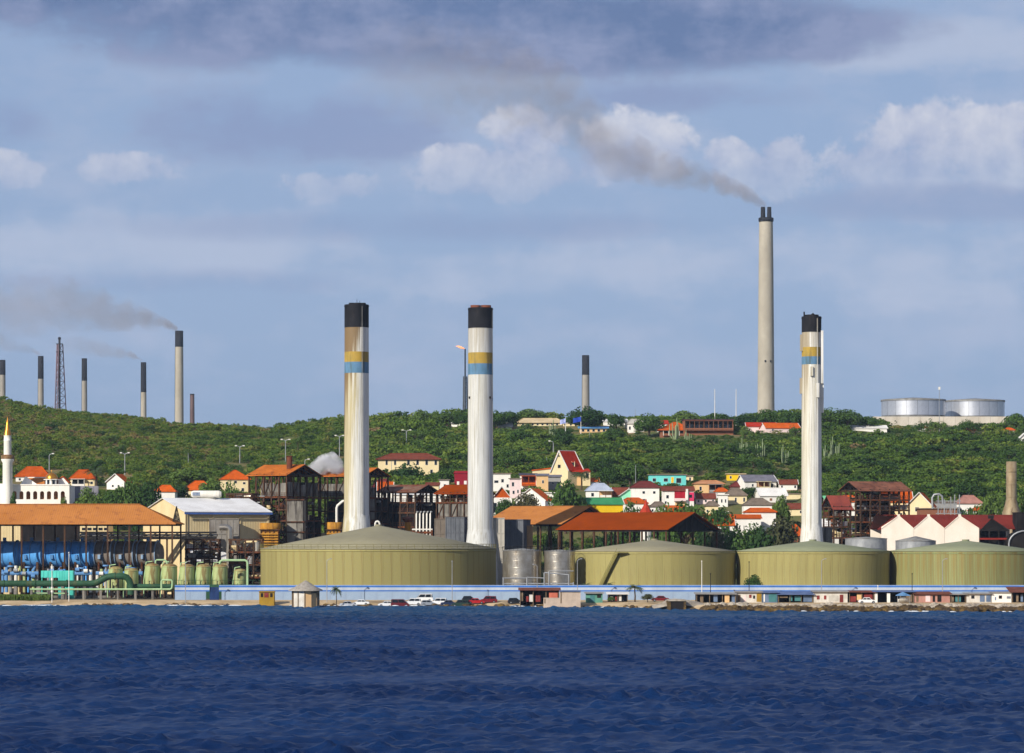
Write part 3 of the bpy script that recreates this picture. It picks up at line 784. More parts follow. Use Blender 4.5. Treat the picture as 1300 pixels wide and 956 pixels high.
def misc_blocks():
    def block(name, label, cat, pxl, pxr, top, Y, m, depth=5, th=0, n=4, cap=None):
        x = X((pxl + pxr) / 2, Y); t = thing(name, label, cat, (x, Y, 1.25), -R(th)); w = S(pxr - pxl, Y) / math.cos(R(th)); h = Z(top, Y) - 1.25
        MB().box(-w / 2, w / 2, 0, depth, 0, h).obj('casing', m, t)
        for i in range(n + 1):
            xx = -w / 2 + w * i / n; MB().box(xx - 0.1, xx + 0.1, -0.12, 0, 0, h - 0.1).obj('rib', m, t)
        for z in (h * 0.62, h * 0.8, h - 0.12): MB().box(-w / 2 - 0.1, w / 2 + 0.1, -0.16, -0.001, z, z + 0.2).obj('rib', m, t)
        MB().box(-w / 2 - 0.15, w / 2 + 0.15, -0.2, depth + 0.1, h, h + 0.15).obj('lid', cap or m, t)
        return t
    g2 = mat('slate_cladding', '#6a6c70', '#54575c', 0.3, 0.8, stain='#3a3836', stain_amt=0.35, ribs=(0, .7))
    g3 = mat('brown_grey_cladding', '#7a7064', '#675d52', 0.3, 0.85, stain='#44372c', stain_amt=0.3)
    block('duct_box', 'brown-grey duct box left of the slate one, before the black frame', 'duct', 552, 566, 659, 905, g3, 6, 10, 2)
    block('duct_box', 'slate-grey ribbed duct box against the foot of the second smokestack', 'duct', 566, 589, 657, 903, g2, 6, 10, 4)
    block('duct_box', 'tall grey box clad in sheets, right of the second smokestack', 'duct', 640, 664, 660, 900, g2, 8, 16, 3)
    block('cabin', 'small off-white cabin on a dark base beside the second smokestack', 'cabin', 626, 640, 658, 893, mat('offwhite_cladding', '#b6b0a4', '#a39c8e', .4, .8), 5, 0, 3)
    block('cabin', 'tan pump house with a small dark door under the faded shed roof', 'cabin', 664, 676, 668, 903, mat('tan_wall', '#b08b62', '#9a7854', .4, .85), 6, 0, 2)
    block('duct_box', 'long grey overhead duct leading from the cream warehouse into the frames', 'duct', 266, 303, 659, 898, mat('duct_grey', '#8b867e', '#716b63', .3, .8, stain='#4a4038', stain_amt=.4), 3.5, 0, 5)
    block('cabin', 'small concrete pump hut at the foot of the slim smokestack', 'cabin', 1033, 1056, 670, 900, old_concrete, 5, -10, 3)
    block('cabin', 'black machinery block at the right edge beyond the open gable', 'machinery', 1291, 1312, 651, 902, void, 8, 0, 3)
    # yellow column with rusty hat
    Y = 930; t = thing('dust_hopper', 'mustard hopper column with a rusty hat before the black frame', 'hopper', (X(518, Y), Y, 1.25)); h = lambda r: Z(r, Y) - 1.25
    MB().lathe([(S(4.2, Y), 0), (S(4.2, Y), h(663))], 20).obj('column', yellow_ply, t); MB().lathe([(S(4.4, Y), h(663)), (S(7.5, Y), h(659)), (S(7.5, Y), h(657.5)), (0.2, h(655.5))], 20).obj('hat', flue_rust, t)
    # five pale pipes
    Y = 925; t = thing('riser_pipes', 'row of five white riser pipes on a rail, left of the duct boxes', 'pipes', (X(538, Y), Y, 1.25)); P = local(538, Y, 1.25)
    for i in range(5): MB().tube([P(528.5 + i * 4.4, 690), P(528.5 + i * 4.4, 652), P(529.5 + i * 4.4, 650, 0.5), P(530 + i * 4.4, 649.5, 3)], 0.22, 8).obj('pipe', white_paint, t)
    MB().bar(P(523, 672), P(549, 672), 0.4).obj('rail', white_paint, t); MB().bar(P(523, 676), P(549, 676), 0.6).obj('beam', rust, t)
    for px in (523.5, 548.5): MB().bar(P(px, 752), P(px, 672), 0.3).obj('post', rust, t)
    # arched white pipe ends
    Y = 900; t = thing('vent_pipe', 'small white gooseneck vent behind the apex of the largest tank', 'pipe', (X(479, Y), Y, 1.25)); P = local(479, Y, 1.25)
    MB().tube([P(476.5, 690), P(476.5, 664), P(477.5, 662.3), P(479.3, 661.7), P(481, 662.6), P(482, 665), P(482, 690)], 0.28, 8).obj('pipe', white_paint, t)
    Y = 925; t = thing('vent_pipe', 'tall bent white pipe left of the stained smokestack', 'pipe', (X(428, Y), Y, 1.25)); P = local(428, Y, 1.25)
    MB().tube([P(427.5, 690), P(427.5, 645), P(428.5, 642), P(435, 636.5), P(437, 636)], 0.4, 8).obj('pipe', white_paint, t)
    # silver elbow pipe by the scaffold
    Y = 893; t = thing('elbow_duct', 'silver elbow duct standing in front of the rusty scaffold', 'duct', (X(290, Y), Y, 1.25)); P = local(290, Y, 1.25)
    MB().tube([P(291.5, 752), P(291.5, 674), P(291, 671.5), P(289, 670), P(285.5, 669.8), P(279, 670)], 0.95, 12).obj('pipe', silver, t)
    MB().box(-2, 2.2, -1.2, 1.4, 0, 0.5).obj('base', old_concrete, t)
misc_blocks()

# ---------------------------------------------------------------- cream warehouse with a white roof
def warehouse():
    Y = 895; th = 30; x = X(236, Y); zb = 1.25
    t = thing('cream_warehouse', 'cream warehouse with a white sheet roof and open doorway, right of the tan roofed shed', 'warehouse', (x, Y, zb), R(th))
    L, W = 26, 30; he = Z(648.5, Y) - zb; hr = Z(632, Y + 12) - zb
    white_sheet = mat('white_sheet_roof', '#e4e2de', '#d0cdc8', 0.2, 0.6, ribs=(0, .7))
    MB().box(0, L, 0.3, 0.5, he * 0.60, he).obj('front_wall', cream, t)
    MB().box(8, L, 0.35, 0.55, 0, he * 0.60 - 0.002).obj('front_wall', void, t)  # dark panel painted as the shade within the open doorway
    MB().prismx([(0, 0), (W, 0), (W, he), (W / 2, hr - 0.3), (0, he)], -0.2, 0).obj('gable_wall', mat('cream_gable', '#dcc79a', '#d0b98a', .2, .8), t)
    MB().prismx([(0, 0), (W, 0), (W, he), (W / 2, hr - 0.3), (0, he)], L, L + 0.2).obj('gable_wall', cream, t)
    for k in (0.02, 0.33, 0.66, 0.99): MB().box(k * L - 0.15, k * L + 0.15, 0.1, 0.3, 0, he - 0.3).obj('pilaster', cream, t)
    MB().box(0, L, W - 0.2, W, 0, he).obj('back_wall', cream, t)
    o = 0.8
    for s_ in (0, 1):
        ya = -o if s_ == 0 else W + o; za = he - o * (hr - he) / (W / 2)
        P = [(-o, ya, za), (L + o, ya, za), (L + o, W / 2, hr), (-o, W / 2, hr)]
        MB().grid_faces([(0, 1, 2, 3), (7, 6, 5, 4), (0, 4, 5, 1), (1, 5, 6, 2), (2, 6, 7, 3), (3, 7, 4, 0)], P + [(p[0], p[1], p[2] - 0.15) for p in P]).obj('roof_slope', white_sheet, t)
    MB().box(-o, L + o, -o - 0.18, -o, he - 1.0, he - 0.45).obj('gutter', mat('steel_blue_paint', '#4c6aa8', '#3f5a92', .5, .6), t)
    P = [(0.2, -7, he * 0.40), (11, -7, he * 0.40), (11, 0, he * 0.58), (0.2, 0, he * 0.58)]
    MB().grid_faces([(0, 1, 2, 3), (7, 6, 5, 4), (0, 4, 5, 1), (1, 5, 6, 2), (2, 6, 7, 3), (3, 7, 4, 0)], P + [(p[0], p[1], p[2] - 0.15) for p in P]).obj('lean_to_roof', white_sheet, t)
    MB().box(0.4, 10.8, -6.7, -6.5, 0, he * 0.4 - 0.2).obj('lean_to_wall', cream, t)
    # white tank riding on the roof ridge
    Yt = Y + 20; xc = X(262, Yt); zt = Z(627.5, Yt)
    t2 = thing('white_tank', 'white horizontal tank with rounded ends above the warehouse roof', 'tank', (xc, Yt, zt))
    L2 = S(38, Yt); r = S(9.3, Yt) / 2
    MB().cyl((-L2 / 2 + 0.6, 0, 0), (L2 / 2 - 0.6, 0, 0), r, n=24).obj('barrel', white_paint, t2)
    for s_ in (-1, 1): MB().cyl((s_ * (L2 / 2 - 0.62), 0, 0), (s_ * L2 / 2, 0, 0), r * 0.99, r * 0.7, 24).obj('end_cap', white_paint, t2)
    MB().cbox((-L2 * 0.33, -r, 0.1), (2.2, 0.12, r * 0.9)).obj('number_board', mat('faded_print', '#55657e', '#8a92a0', 2.0, .7), t2)
    for s_ in (-1, 1): MB().cbox((s_ * L2 * 0.28, 0, -r - 1.1), (0.6, 1.6, 2.6)).obj('saddle', grey_steel, t2)
warehouse()

# ---------------------------------------------------------------- the desalination side at far left
def hall_behind():
    Y = 903; t = thing('machine_hall', 'low cream machine hall with black openings behind the blue vessels', 'building', (X(60, Y), Y, 1.25)); P = local(60, Y, 1.25)
    a = P(-40, 655)[0]; b = P(138, 655)[0]; h = P(0, 660)[2]
    MB().box(a, b, 0, 10, 0, h).obj('wall', cream, t)
    MB().box(P(26, 0)[0], P(101, 0)[0], -0.15, -0.01, 0, P(0, 663)[2]).obj('opening', void, t)  # openings are dark slabs, their inner shade put into the colour
    MB().box(P(103, 0)[0], P(137, 0)[0], -0.14, -0.01, 0, P(0, 676)[2]).obj('opening', void, t)
    for i in range(5): MB().box(P(104 + i * 7, 0)[0], P(109 + i * 7, 0)[0], -0.12, -0.005, P(0, 673)[2], P(0, 670)[2]).obj('window', glass, t)
    MB().box(a - .4, b + .4, -0.5, 10.5, h, h + 0.4).obj('roof', grey_steel, t)
    Y = 893; t = thing('pipe_bridge', 'dark steel pipe bridge crossing above the grey vessels toward the frames', 'pipe bridge', (X(190, Y), Y, 1.25)); P = local(190, Y, 1.25)
    for r, tk in ((676, .5), (683, .8)): MB().bar(P(100, r), P(275, r), tk).obj('girder', dark_steel, t)
    for i in range(25): MB().bar(P(100 + i * 7, 683), P(107 + i * 7, 676) if i % 2 else P(100 + i * 7, 676), 0.25).obj('lattice', dark_steel, t)
    for px in (104, 140, 176, 212, 240, 272): MB().bar(P(px, 752), P(px, 683), 0.5).obj('post', dark_rust, t)
    for i in range(3): MB().cyl(P(100, 679.5, 0.8 + i), P(275, 679.5, 0.8 + i), 0.35, n=8).obj('pipe', [grey_steel, dark_rust, rust][i], t)
hall_behind()

blue_vessel = mat('blue_vessel_paint', '#62a8e4', '#4a8fd0', 0.25, 0.4, stain='#27507f', stain_amt=0.3, stain_scale=0.7)
grey_vessel = mat('grey_vessel_paint', '#83796e', '#6b6158', 0.25, 0.55, stain='#4a3a2e', stain_amt=0.4, stain_scale=0.7)
def evaporator(label, pxl, pxr, m, mf, Y=866):
    xc = X((pxl + pxr) / 2, Y); zc = Z(703.5, Y); r = S(16.5, Y); L = S(pxr - pxl, Y) * 0.97; zb = 1.25
    t = thing('evaporator_vessel', label, 'vessel', (xc, Y, zb), -R(9), 'evaporator vessels under the tan roof'); h = zc - zb
    MB().cyl((-L / 2, 0, h), (L / 2 - 0.5, 0, h), r, n=40).obj('barrel', m, t)
    MB().cyl((L / 2 - 0.49, 0, h), (L / 2 + 0.5, 0, h), r * 0.98, r * 0.72, 40).obj('dished_end', m, t)
    n = 2
    for k in range(n + 1):
        x = -L / 2 + (L - 0.6) * k / n
        MB().cyl((x - 0.1, 0, h), (x + 0.1, 0, h), r + (0.34 if k in (0, n) else 0.14), n=40).obj('flange', mf, t)
    for x in (-L * 0.3, L * 0.25):
        MB().prismx([(-r * 0.7, 0), (r * 0.7, 0), (r * 0.8, h - r * 0.55), (-r * 0.8, h - r * 0.55)], x - 0.3, x + 0.3).obj('saddle', dark_rust, t)
    MB().cyl((-L * 0.1, 0, h + r), (-L * 0.1, 0, h + r + 1.0), 0.5, n=12).obj('nozzle', mf, t)
    MB().tube([(L * 0.1, -r * 0.2, h - r * 0.95), (L * 0.1, -r * 0.9, h - r * 1.25), (L * 0.1, -r * 1.1, 3.0)], 0.45, 10).obj('drain_pipe', blue_paint, t)
    MB().cbox((-L * 0.2, -r - 0.1, h - r * 0.2), (0.8, 0.4, 1.2)).obj('hatch', mf, t)
evaporator('bright blue evaporator vessel at the far left edge of the frame', -8, 26, blue_vessel, blue_paint)
evaporator('bright blue evaporator vessel, second from the far left edge', 27, 60, blue_vessel, blue_paint)
evaporator('bright blue evaporator vessel behind the turquoise container', 61, 92, blue_vessel, blue_paint)
evaporator('bright blue evaporator vessel next to the first grey one', 93, 121, blue_vessel, blue_paint)
evaporator('grey evaporator vessel next to the last blue one', 123, 148, grey_vessel, mat('pale_blue_steel', '#8fa6bd', '#7890a8', .5, .5))
evaporator('grey evaporator vessel in the middle of the three grey ones', 149, 176, grey_vessel, mat('pale_blue_steel', ''))
evaporator('grey evaporator vessel at the right end under the tan roof', 177, 204, grey_vessel, mat('pale_blue_steel', ''))

def pumps():
    g = random.Random(4); k = 0
    labels = ['leftmost pump set', 'pump set left of the turquoise container', 'pump set above the turquoise container', 'pump set right of the turquoise container', 'pump set below the first grey vessel', 'pump set below the middle grey vessel']
    for px in (14, 36, 72, 104, 134, 168):
        Y = 850; t = thing('pump_set', 'blue and grey ' + labels[k] + ' under the vessels', 'pump', (X(px, Y), Y, 1.25)); k += 1
        P = local(px, Y, 1.25)
        MB().cyl(P(px - 12, 728), P(px + 13, 728), 0.6, n=10).obj('header_pipe', blue_paint, t)
        for i in range(5):
            a = px - 11 + 5.2 * i + g.random() * 2; m = g.choice([blue_paint, blue_vessel, white_paint, galv, grey_steel, dark_rust, vessel_green])
            top = 716 + g.random() * 10
            MB().cyl(P(a, 752), P(a, top), 0.25 + 0.25 * g.random(), n=8).obj('riser', m, t)
            if i % 2: MB().cyl(P(a - 2.5, top + 6, -0.6), P(a + 2.5, top + 6, -0.6), 0.55, n=12).obj('motor', g.choice([blue_paint, white_paint, galv]), t)
            if i == 2: MB().lathe([(0.9, P(0, top)[2]), (0.9, P(0, top)[2] + 0.4)], 14, (P(a, 0)[0], 0)).obj('valve_wheel', blue_paint, t)
        MB().cbox((0, 0, 0.3), (S(26, Y), 2.4, 0.6)).obj('plinth', old_concrete, t)
        MB().cbox((P(px + 4, 0)[0], 0.4, P(0, 742)[2]), (2.4, 1.2, 2.0)).obj('motor', g.choice([grey_steel, cream, dark_rust]), t)
pumps()

def container():
    Y = 842; t = thing('container', 'turquoise container behind the dark green pipeline', 'container', (X(72.5, Y), Y, 1.25)); P = local(72.5, Y, 1.25)
    h = P(0, 724.5)[2]; a, b = P(52, 0)[0], P(93, 0)[0]; c = P(74, 0)[0]
    MB().box(c, b, 0, 2.6, 0, h).obj('body', turq, t); MB().box(a, c - 0.02, 0.05, 2.6, h - 1.9, h - 0.01).obj('awning_box', turq, t)
    n = 9
    for i in range(n): MB().box(c + (b - c) * (i + .2) / n, c + (b - c) * (i + .6) / n, -0.09, -0.001, 0.15, h - .15).obj('rib', turq, t)
    for i in range(4): MB().box(a + (c - a) * (i + .2) / 4, a + (c - a) * (i + .6) / 4, -0.05, 0.049, h - 1.8, h - .15).obj('rib', turq, t)
    for px in (53, 63): MB().bar((P(px, 0)[0], 0.3, 0), (P(px, 0)[0], 0.3, h - 1.9), 0.2).obj('leg', turq, t)
container()

def pressure_tank(label, pxl, pxr, top, Y=845, m=vessel_green):
    x = X((pxl + pxr) / 2, Y); r = S(pxr - pxl, Y) / 2; zb = 1.25; t = thing('filter_tank', label, 'tank', (x, Y, zb), 0, 'pale green filter tanks'); h = Z(top, Y) - zb; z0 = 2.4
    MB().lathe([(r * 0.2, z0 - r * .35), (r * .75, z0 - r * .2), (r, z0 + .2), (r, h - r * 0.4)], 28).obj('barrel', m, t)
    MB().lathe([(r * 1.001, h - r * 0.4), (r * .9, h - r * .2), (r * .6, h - r * .06), (r * .2, h), (0.02, h)], 28).obj('dome', mat('rust_stained_green', '#9c9a66', '#7a5a34', .6, .6), t)
    MB().lathe([(r + .02, h - r * .45), (r + .14, h - r * .4), (r + .02, h - r * .35)], 28, cap=False).obj('rim', m, t)
    lm = MB().box(-.14, .14, -.14, .14, 0, z0 + .6).mesh('leg', dark_rust)
    for a in (45, 135, 225, 315): link('leg', lm, t, (math.cos(R(a)) * r * .85, math.sin(R(a)) * r * .85, 0))
    MB().cyl((0, -r - .02, h * .45), (0, -r - .3, h * .45), 0.5, n=14).obj('manhole', m, t)
    MB().tube([(-r - .25, -.3, .2), (-r - .25, -.3, h * .5), (-r * .8, -.3, h + .3), (0, -.3, h + .5)], .16, 8).obj('pipe', pale_green, t)
    MB().box(-r * .35, -r * .15, -r - .25, -r * 0.9, 0.3, h * .5).obj('gauge_board', dark_steel, t)
for a in [('small green filter tank behind the rising pipe, leftmost of its row', 138, 156, 719), ('small green filter tank left of the taller green ones', 158, 176, 721), ('tall green filter tank, first of the tall five', 184, 203, 715),
          ('tall green filter tank with heavy rust, above the wall end', 205, 225, 715.5), ('green filter tank above the left end of the striped wall', 228, 247, 716), ('green filter tank above the gate in the wall', 249, 268, 716), ('green filter tank under the pale green arch pipe', 270, 289, 716),
          ('lower green filter tank at the right end of the row', 297, 313, 722)]:
    pressure_tank(*a)

def pipelines():
    Y = 836; t = thing('green_pipeline', 'thick dark green pipeline that humps over to the filter tanks', 'pipeline', (X(60, Y), Y, 1.0)); P = local(60, Y, 1.0)
    r = S(4.2, Y)
    MB().tube([P(-30, 741), P(115, 741), P(122, 740), P(128, 737), P(136, 732.5), P(142, 731.5), P(156, 731.5), P(161, 733), P(164, 737), P(166, 743), P(166, 755)], r, 14).obj('pipe', dark_green, t)
    MB().tube([P(160, 744.5, 1.5), P(218, 744.5, 1.5)], r * .75, 12).obj('pipe', dark_green, t)
    for px in (-10, 20, 50, 80, 108): MB().box(P(px, 0)[0] - .4, P(px, 0)[0] + .4, -1, 1, -0.5, P(0, 744.5)[2]).obj('support', old_concrete, t)
    for px in (5, 45, 85, 146): MB().cyl((P(px, 0)[0] - .15, 0, P(0, 741 if px < 120 else 731.5)[2]), (P(px, 0)[0] + .15, 0, P(0, 741 if px < 120 else 731.5)[2]), r * 1.2, n=16).obj('flange', dark_green, t)
    for px in (140, 150): MB().bar(P(px, 757), P(px, 735), .4).obj('support', dark_steel, t)
    Y = 830; t = thing('pale_pipeline', 'thin pale green pipeline lying along the top of the beach', 'pipeline', (X(110, Y), Y, 1.0)); P = local(110, Y, 1.0)
    MB().tube([P(38, 748.2), P(216, 748.2), P(218, 747), P(218.7, 744), P(218.7, 738), P(217.5, 736.3), P(206, 736.2), P(205, 738), P(205, 748)], S(1.25, Y), 8).obj('pipe', pale_green, t)
    for px in range(40, 216, 22): MB().box(P(px, 0)[0] - .3, P(px, 0)[0] + .3, -.4, .4, -.8, P(0, 749.5)[2]).obj('support', old_concrete, t)
    MB().tube([P(40, 753, 1), P(86, 753.5, 1)], S(1.2, Y), 8).obj('pipe', pale_green, t)
    Y = 838; t = thing('arch_pipe', 'pale green pipe arching over the last filter tanks', 'pipe', (X(298, Y), Y, 1.0)); P = local(298, Y, 1.0)
    MB().tube([P(279, 716), P(280, 712.5), P(283, 711.3), P(311, 711.3), P(313.5, 712.5), P(314.3, 715), P(314.3, 760)], S(1.5, Y), 10).obj('pipe', pale_green, t)
    Y = 846; t = thing('arch_pipe', 'pale green pipe arching over the first tall filter tanks', 'pipe', (X(200, Y), Y, 1.0)); P = local(200, Y, 1.0)
    MB().tube([P(196, 716, 2.5), P(196.5, 712, 2.5), P(198, 711, 2.5), P(207, 711, 2.5), P(210, 712.5, 2.5), P(211, 716, 2.5)], S(1.2, Y), 8).obj('pipe', pale_green, t)
    MB().bar(P(210, 758, 2.5), P(210, 712, 2.5), .25).obj('post', grey_steel, t)
    Y = 842; t = thing('green_walkway', 'dark green walkway along the foot of the filter tanks', 'walkway', (X(270, Y), Y, 1.0)); P = local(270, Y, 1.0)
    MB().box(P(222, 0)[0], P(331, 0)[0], -1.2, 0.2, 0, P(0, 742)[2]).obj('deck', dark_green, t)
    for i in range(14): MB().bar(P(223 + i * 8.2, 742, -1.2), P(223 + i * 8.2, 736.5, -1.2), .1).obj('stanchion', dark_green, t)
    MB().bar(P(222, 736.5, -1.2), P(331, 736.5, -1.2), .1).obj('handrail', dark_green, t)
pipelines()
steel_frame('pipe_scaffold', 'tangle of dark pipes and platforms between the warehouse and the filter tanks', 'steel frame', 277, 872, 9, 6, (684, 696, 708), (4, 2), 0, None, 45, 71)
steel_frame('pipe_scaffold', 'dark pipe tangle behind the last filter tank, against the largest tank', 'steel frame', 332, 880, 9, 6, (684, 700, 716, 732), (4, 2), 0, None, 50, 81)

# ---------------------------------------------------------------- white sawtooth warehouse on the right
def sawtooth():
    Y = 903; zb = 1.25; x = X(1182, Y); t = thing('sawtooth_warehouse', 'white warehouse with three peaked gables and a dark red roof', 'warehouse', (x, Y, zb)); P = local(1182, Y, zb)
    red_roof = mat('dark_red_sheeting', '#7a2a1c', '#662216', 0.2, 0.7, ribs=(0, .6))
    ivory = mat('ivory_wall', '#efe3d2', '#e2d4c0', 0.2, 0.8)
    hv, hp = P(0, 671)[2], P(0, 656)[2]
    D = 26; hr = Z(653.5, Y + D / 2) - zb; a, b = P(1118, 0)[0], P(1300, 0)[0]
    for s_ in (0, 1):
        ya = 2.0 if s_ == 0 else D; za = hv
        Q = [(a, ya, za), (b, ya, za), (b, D / 2, hr), (a, D / 2, hr)]
        if s_ == 0: Q = [(P(1142, 0)[0], ya, za), (b, ya, za), (b, D / 2, hr), (P(1142, 0)[0], D / 2, hr)]
        MB().grid_faces([(0, 1, 2, 3), (7, 6, 5, 4), (0, 4, 5, 1), (1, 5, 6, 2), (2, 6, 7, 3), (3, 7, 4, 0)], Q + [(p[0], p[1], p[2] - .2) for p in Q]).obj('roof_slope', red_roof, t)
    MB().box(a, b, D - .3, D, 0, hv - .2).obj('back_wall', ivory, t)
    for (l, pk, r) in ((1119, 1141, 1160), (1160.3, 1179, 1199), (1199.3, 1218.5, 1243)):
        p0, p1, p2 = P(l, 0)[0], P(pk, 0)[0], P(r, 0)[0]; f = S(1.6, Y)
        MB().prism([(p0, 0), (p2, 0), (p2, hv - .1), (p1 + f, hp), (p1 + f, hp + .7), (p1 - f, hp + .7), (p1 - f, hp), (p0, hv - .1 if l > 1120 else P(0, 669)[2])], 0, 0.5).obj('gable_wall', ivory, t)
        for (e0, e1, z0, z1) in ((p0, p1 - f, hv, hp), (p1 + f, p2, hp, hv)):
            MB().grid_faces([(0, 1, 2, 3), (7, 6, 5, 4), (0, 4, 5, 1), (1, 5, 6, 2), (2, 6, 7, 3), (3, 7, 4, 0)],
                            [(e0, -.15, z0 - .1), (e1, -.15, z1 - .1), (e1, .65, z1 - .1), (e0, .65, z0 - .1), (e0, -.15, z0 + .12), (e1, -.15, z1 + .12), (e1, .65, z1 + .12), (e0, .65, z0 + .12)]).obj('gable_coping', ivory, t)
            Q = [(e0, .5, z0 - .2), (e1, .5, z1 - .2), (e1, D / 2 - 1, z1 - .2), (e0, D / 2 - 1, z0 - .2)]
            MB().grid_faces([(0, 1, 2, 3), (7, 6, 5, 4), (0, 4, 5, 1), (1, 5, 6, 2), (2, 6, 7, 3), (3, 7, 4, 0)], Q + [(q[0], q[1], q[2] - .2) for q in Q]).obj('gable_roof', red_roof, t)
    # open dark gable
    p0, p1, p2 = P(1243.4, 0)[0], P(1258, 0)[0], P(1281, 0)[0]; hq = P(0, 659)[2]; hw = P(0, 674)[2]
    MB().prism([(p0, hw), (p2, hw), (p1, hq)], 0, .3).obj('open_gable', void, t)  # solid dark fill, painted shade of the open gable
    MB().box(p0, p2, 6, 6.3, 0, hw).obj('dark_wall', void, t)
    for px in (1244, 1256, 1268, 1280): MB().box(P(px, 0)[0] - .15, P(px, 0)[0] + .15, -.1, .2, 0, hw).obj('post', dark_steel, t)
    MB().bar((p0, -.1, P(0, 684)[2]), (p2, -.1, P(0, 684)[2]), .5).obj('beam', mat('red_beam_paint', '#8c2c22', '#742018', .5, .7), t)
    MB().bar((p1, -.2, hq + .2), (p2, -.2, hw + .1), .3).obj('barge_board', dark_steel, t)
    for px in (1258,): MB().cbox((P(px, 0)[0], 0, hq + .6), (1.6, 1, 1.0)).obj('vent_cowl', dark_steel, t)
    Yb = 896; t = thing('steel_arch', 'dark sheet arch store with a pale pipe rim right of open gable', 'store', (X(1296, Yb), Yb, 1.25)); P2 = local(1296, Yb, 1.25)
    pr = [P2(1281, 760)] + [(P2(1302, 0)[0] - S(21, Yb) * math.cos(R(k)), 0, P2(0, 690)[2] + S(16, Yb) * math.sin(R(k))) for k in range(0, 181, 15)] + [P2(1323, 760)]
    MB().prism([(p[0], p[2]) for p in pr], 0.3, 10).obj('shell', void, t); MB().tube(pr, .25, 8).obj('rim', galv, t)
sawtooth()

def short_stack():
    Y = 1010; zb = ground(X(1284, Y), Y); t = thing('short_stack', 'short weathered stack with a flared foot at the right edge', 'chimney', (X(1284, Y), Y, zb)); h = lambda r: Z(r, Y) - zb
    m = mat('weathered_stack', '#a39378', '#867458', .3, .6, .2, stain='#5e4630', stain_amt=.35, stain_scale=.7, vert=.1)
    r = S(6.6, Y)
    MB().lathe([(r * 1.8, -1), (r * 1.75, h(651)), (r * 1.25, h(641)), (r * 1.02, h(634)), (r, h(620)), (r, h(586)), (r * .8, h(586)), (r * .8, h(590))], 32).obj('shaft', m, t)
    for k in (600, 616, 632): MB().lathe([(r * 1.02, h(k)), (r * 1.05, h(k) + .25), (r * 1.02, h(k) + .5)], 32, cap=False).obj('hoop', m, t)
short_stack()
def red_cone():
    Y = 985; zb = ground(X(820, Y), Y); t = thing('red_cone_roof', 'red pointed turret roof rising behind the deep orange shed', 'turret', (X(820, Y), Y, zb)); h = lambda r: Z(r, Y) - zb
    MB().lathe([(S(7, Y), 0), (S(7, Y), h(654))], 10, smooth=False).obj('wall', white_paint, t)
    MB().lathe([(S(9.5, Y), h(654)), (S(8, Y), h(650)), (S(3.2, Y), h(642)), (0.12, h(633.5))], 8, smooth=False).obj('roof', mat('red_tile', '#b03a22', '#96301c', .5, .75), t)
red_cone()
# ---------------------------------------------------------------- the village on the slope
tile_orange = mat('orange_roof_tile', '#c4581a', '#ac4c16', 0.5, 0.8, stain='#8a4426', stain_amt=0.25, stain_scale=0.8, vert=1, rand=0.35, spec=0.02, ribs=(0, 0.35))
tile_red = mat('red_roof_tile', '#b2331f', '#9a2c1b', 0.5, 0.8, spec=0.02, ribs=(0, 0.35))
tile_brown = mat('brown_roof_tile', '#7d4232', '#6a382b', 0.5, 0.85, stain='#4e2c22', stain_amt=0.25, spec=0.02, ribs=(0, 0.35))
tile_maroon = mat('maroon_roof_tile', '#6b2f2a', '#5a2824', 0.5, 0.85)
thatch_grey = mat('grey_brown_shingle', '#7a6c5e', '#655a4e', 0.6, 0.9)
slate_roof = mat('slate_grey_roof', '#76747c', '#64626a', 0.5, 0.8)
blue_grey_roof = mat('blue_grey_roof', '#a9b0bd', '#959caa', 0.4, 0.7, ribs=(0, 0.5))
green_roof = mat('bottle_green_roof', '#3f8a5a', '#357a4e', 0.4, 0.7, ribs=(0, 0.5))
flat_roof = mat('flat_roof_felt', '#8a7a6c', '#74665a', 0.4, 0.9)
white_roof = mat('white_roof_sheet', '#e2ded6', '#cfcac2', 0.3, 0.7)
beige_roof = mat('beige_roof_tile', '#cdb791', '#b8a27c', 0.3, 0.8, stain='#9a8460', stain_amt=0.25)
sky_roof = mat('sky_blue_roof', '#6aa6dc', '#5a94cc', 0.3, 0.6)
WALLS = {}
def wallmat(name, c): return mat(name, c, None if False else tuple(x * 0.86 for x in lin(c)), 0.25, 0.85, stain='#8d8270', stain_amt=0.06, stain_scale=0.5)
w_white = wallmat('whitewash', '#e9e4da'); w_cream = wallmat('cream_render', '#e6d2a4'); w_peach = wallmat('peach_render', '#dcb480')
w_yellow = wallmat('bright_yellow_render', '#e8bf1e'); w_turq = wallmat('turquoise_render', '#6fd0c8'); w_mint = wallmat('mint_render', '#8fd6b4')
w_pink = wallmat('pale_pink_render', '#e6cdc8'); w_red = wallmat('crimson_render', '#8f1f2e'); w_hot = wallmat('bright_pink_render', '#d23a62')
w_brown = wallmat('brown_render', '#8a5a42'); w_grey = wallmat('grey_render', '#9a9894')
frame_white = mat('window_frame_white', '#e0ddd6', rough=0.6)

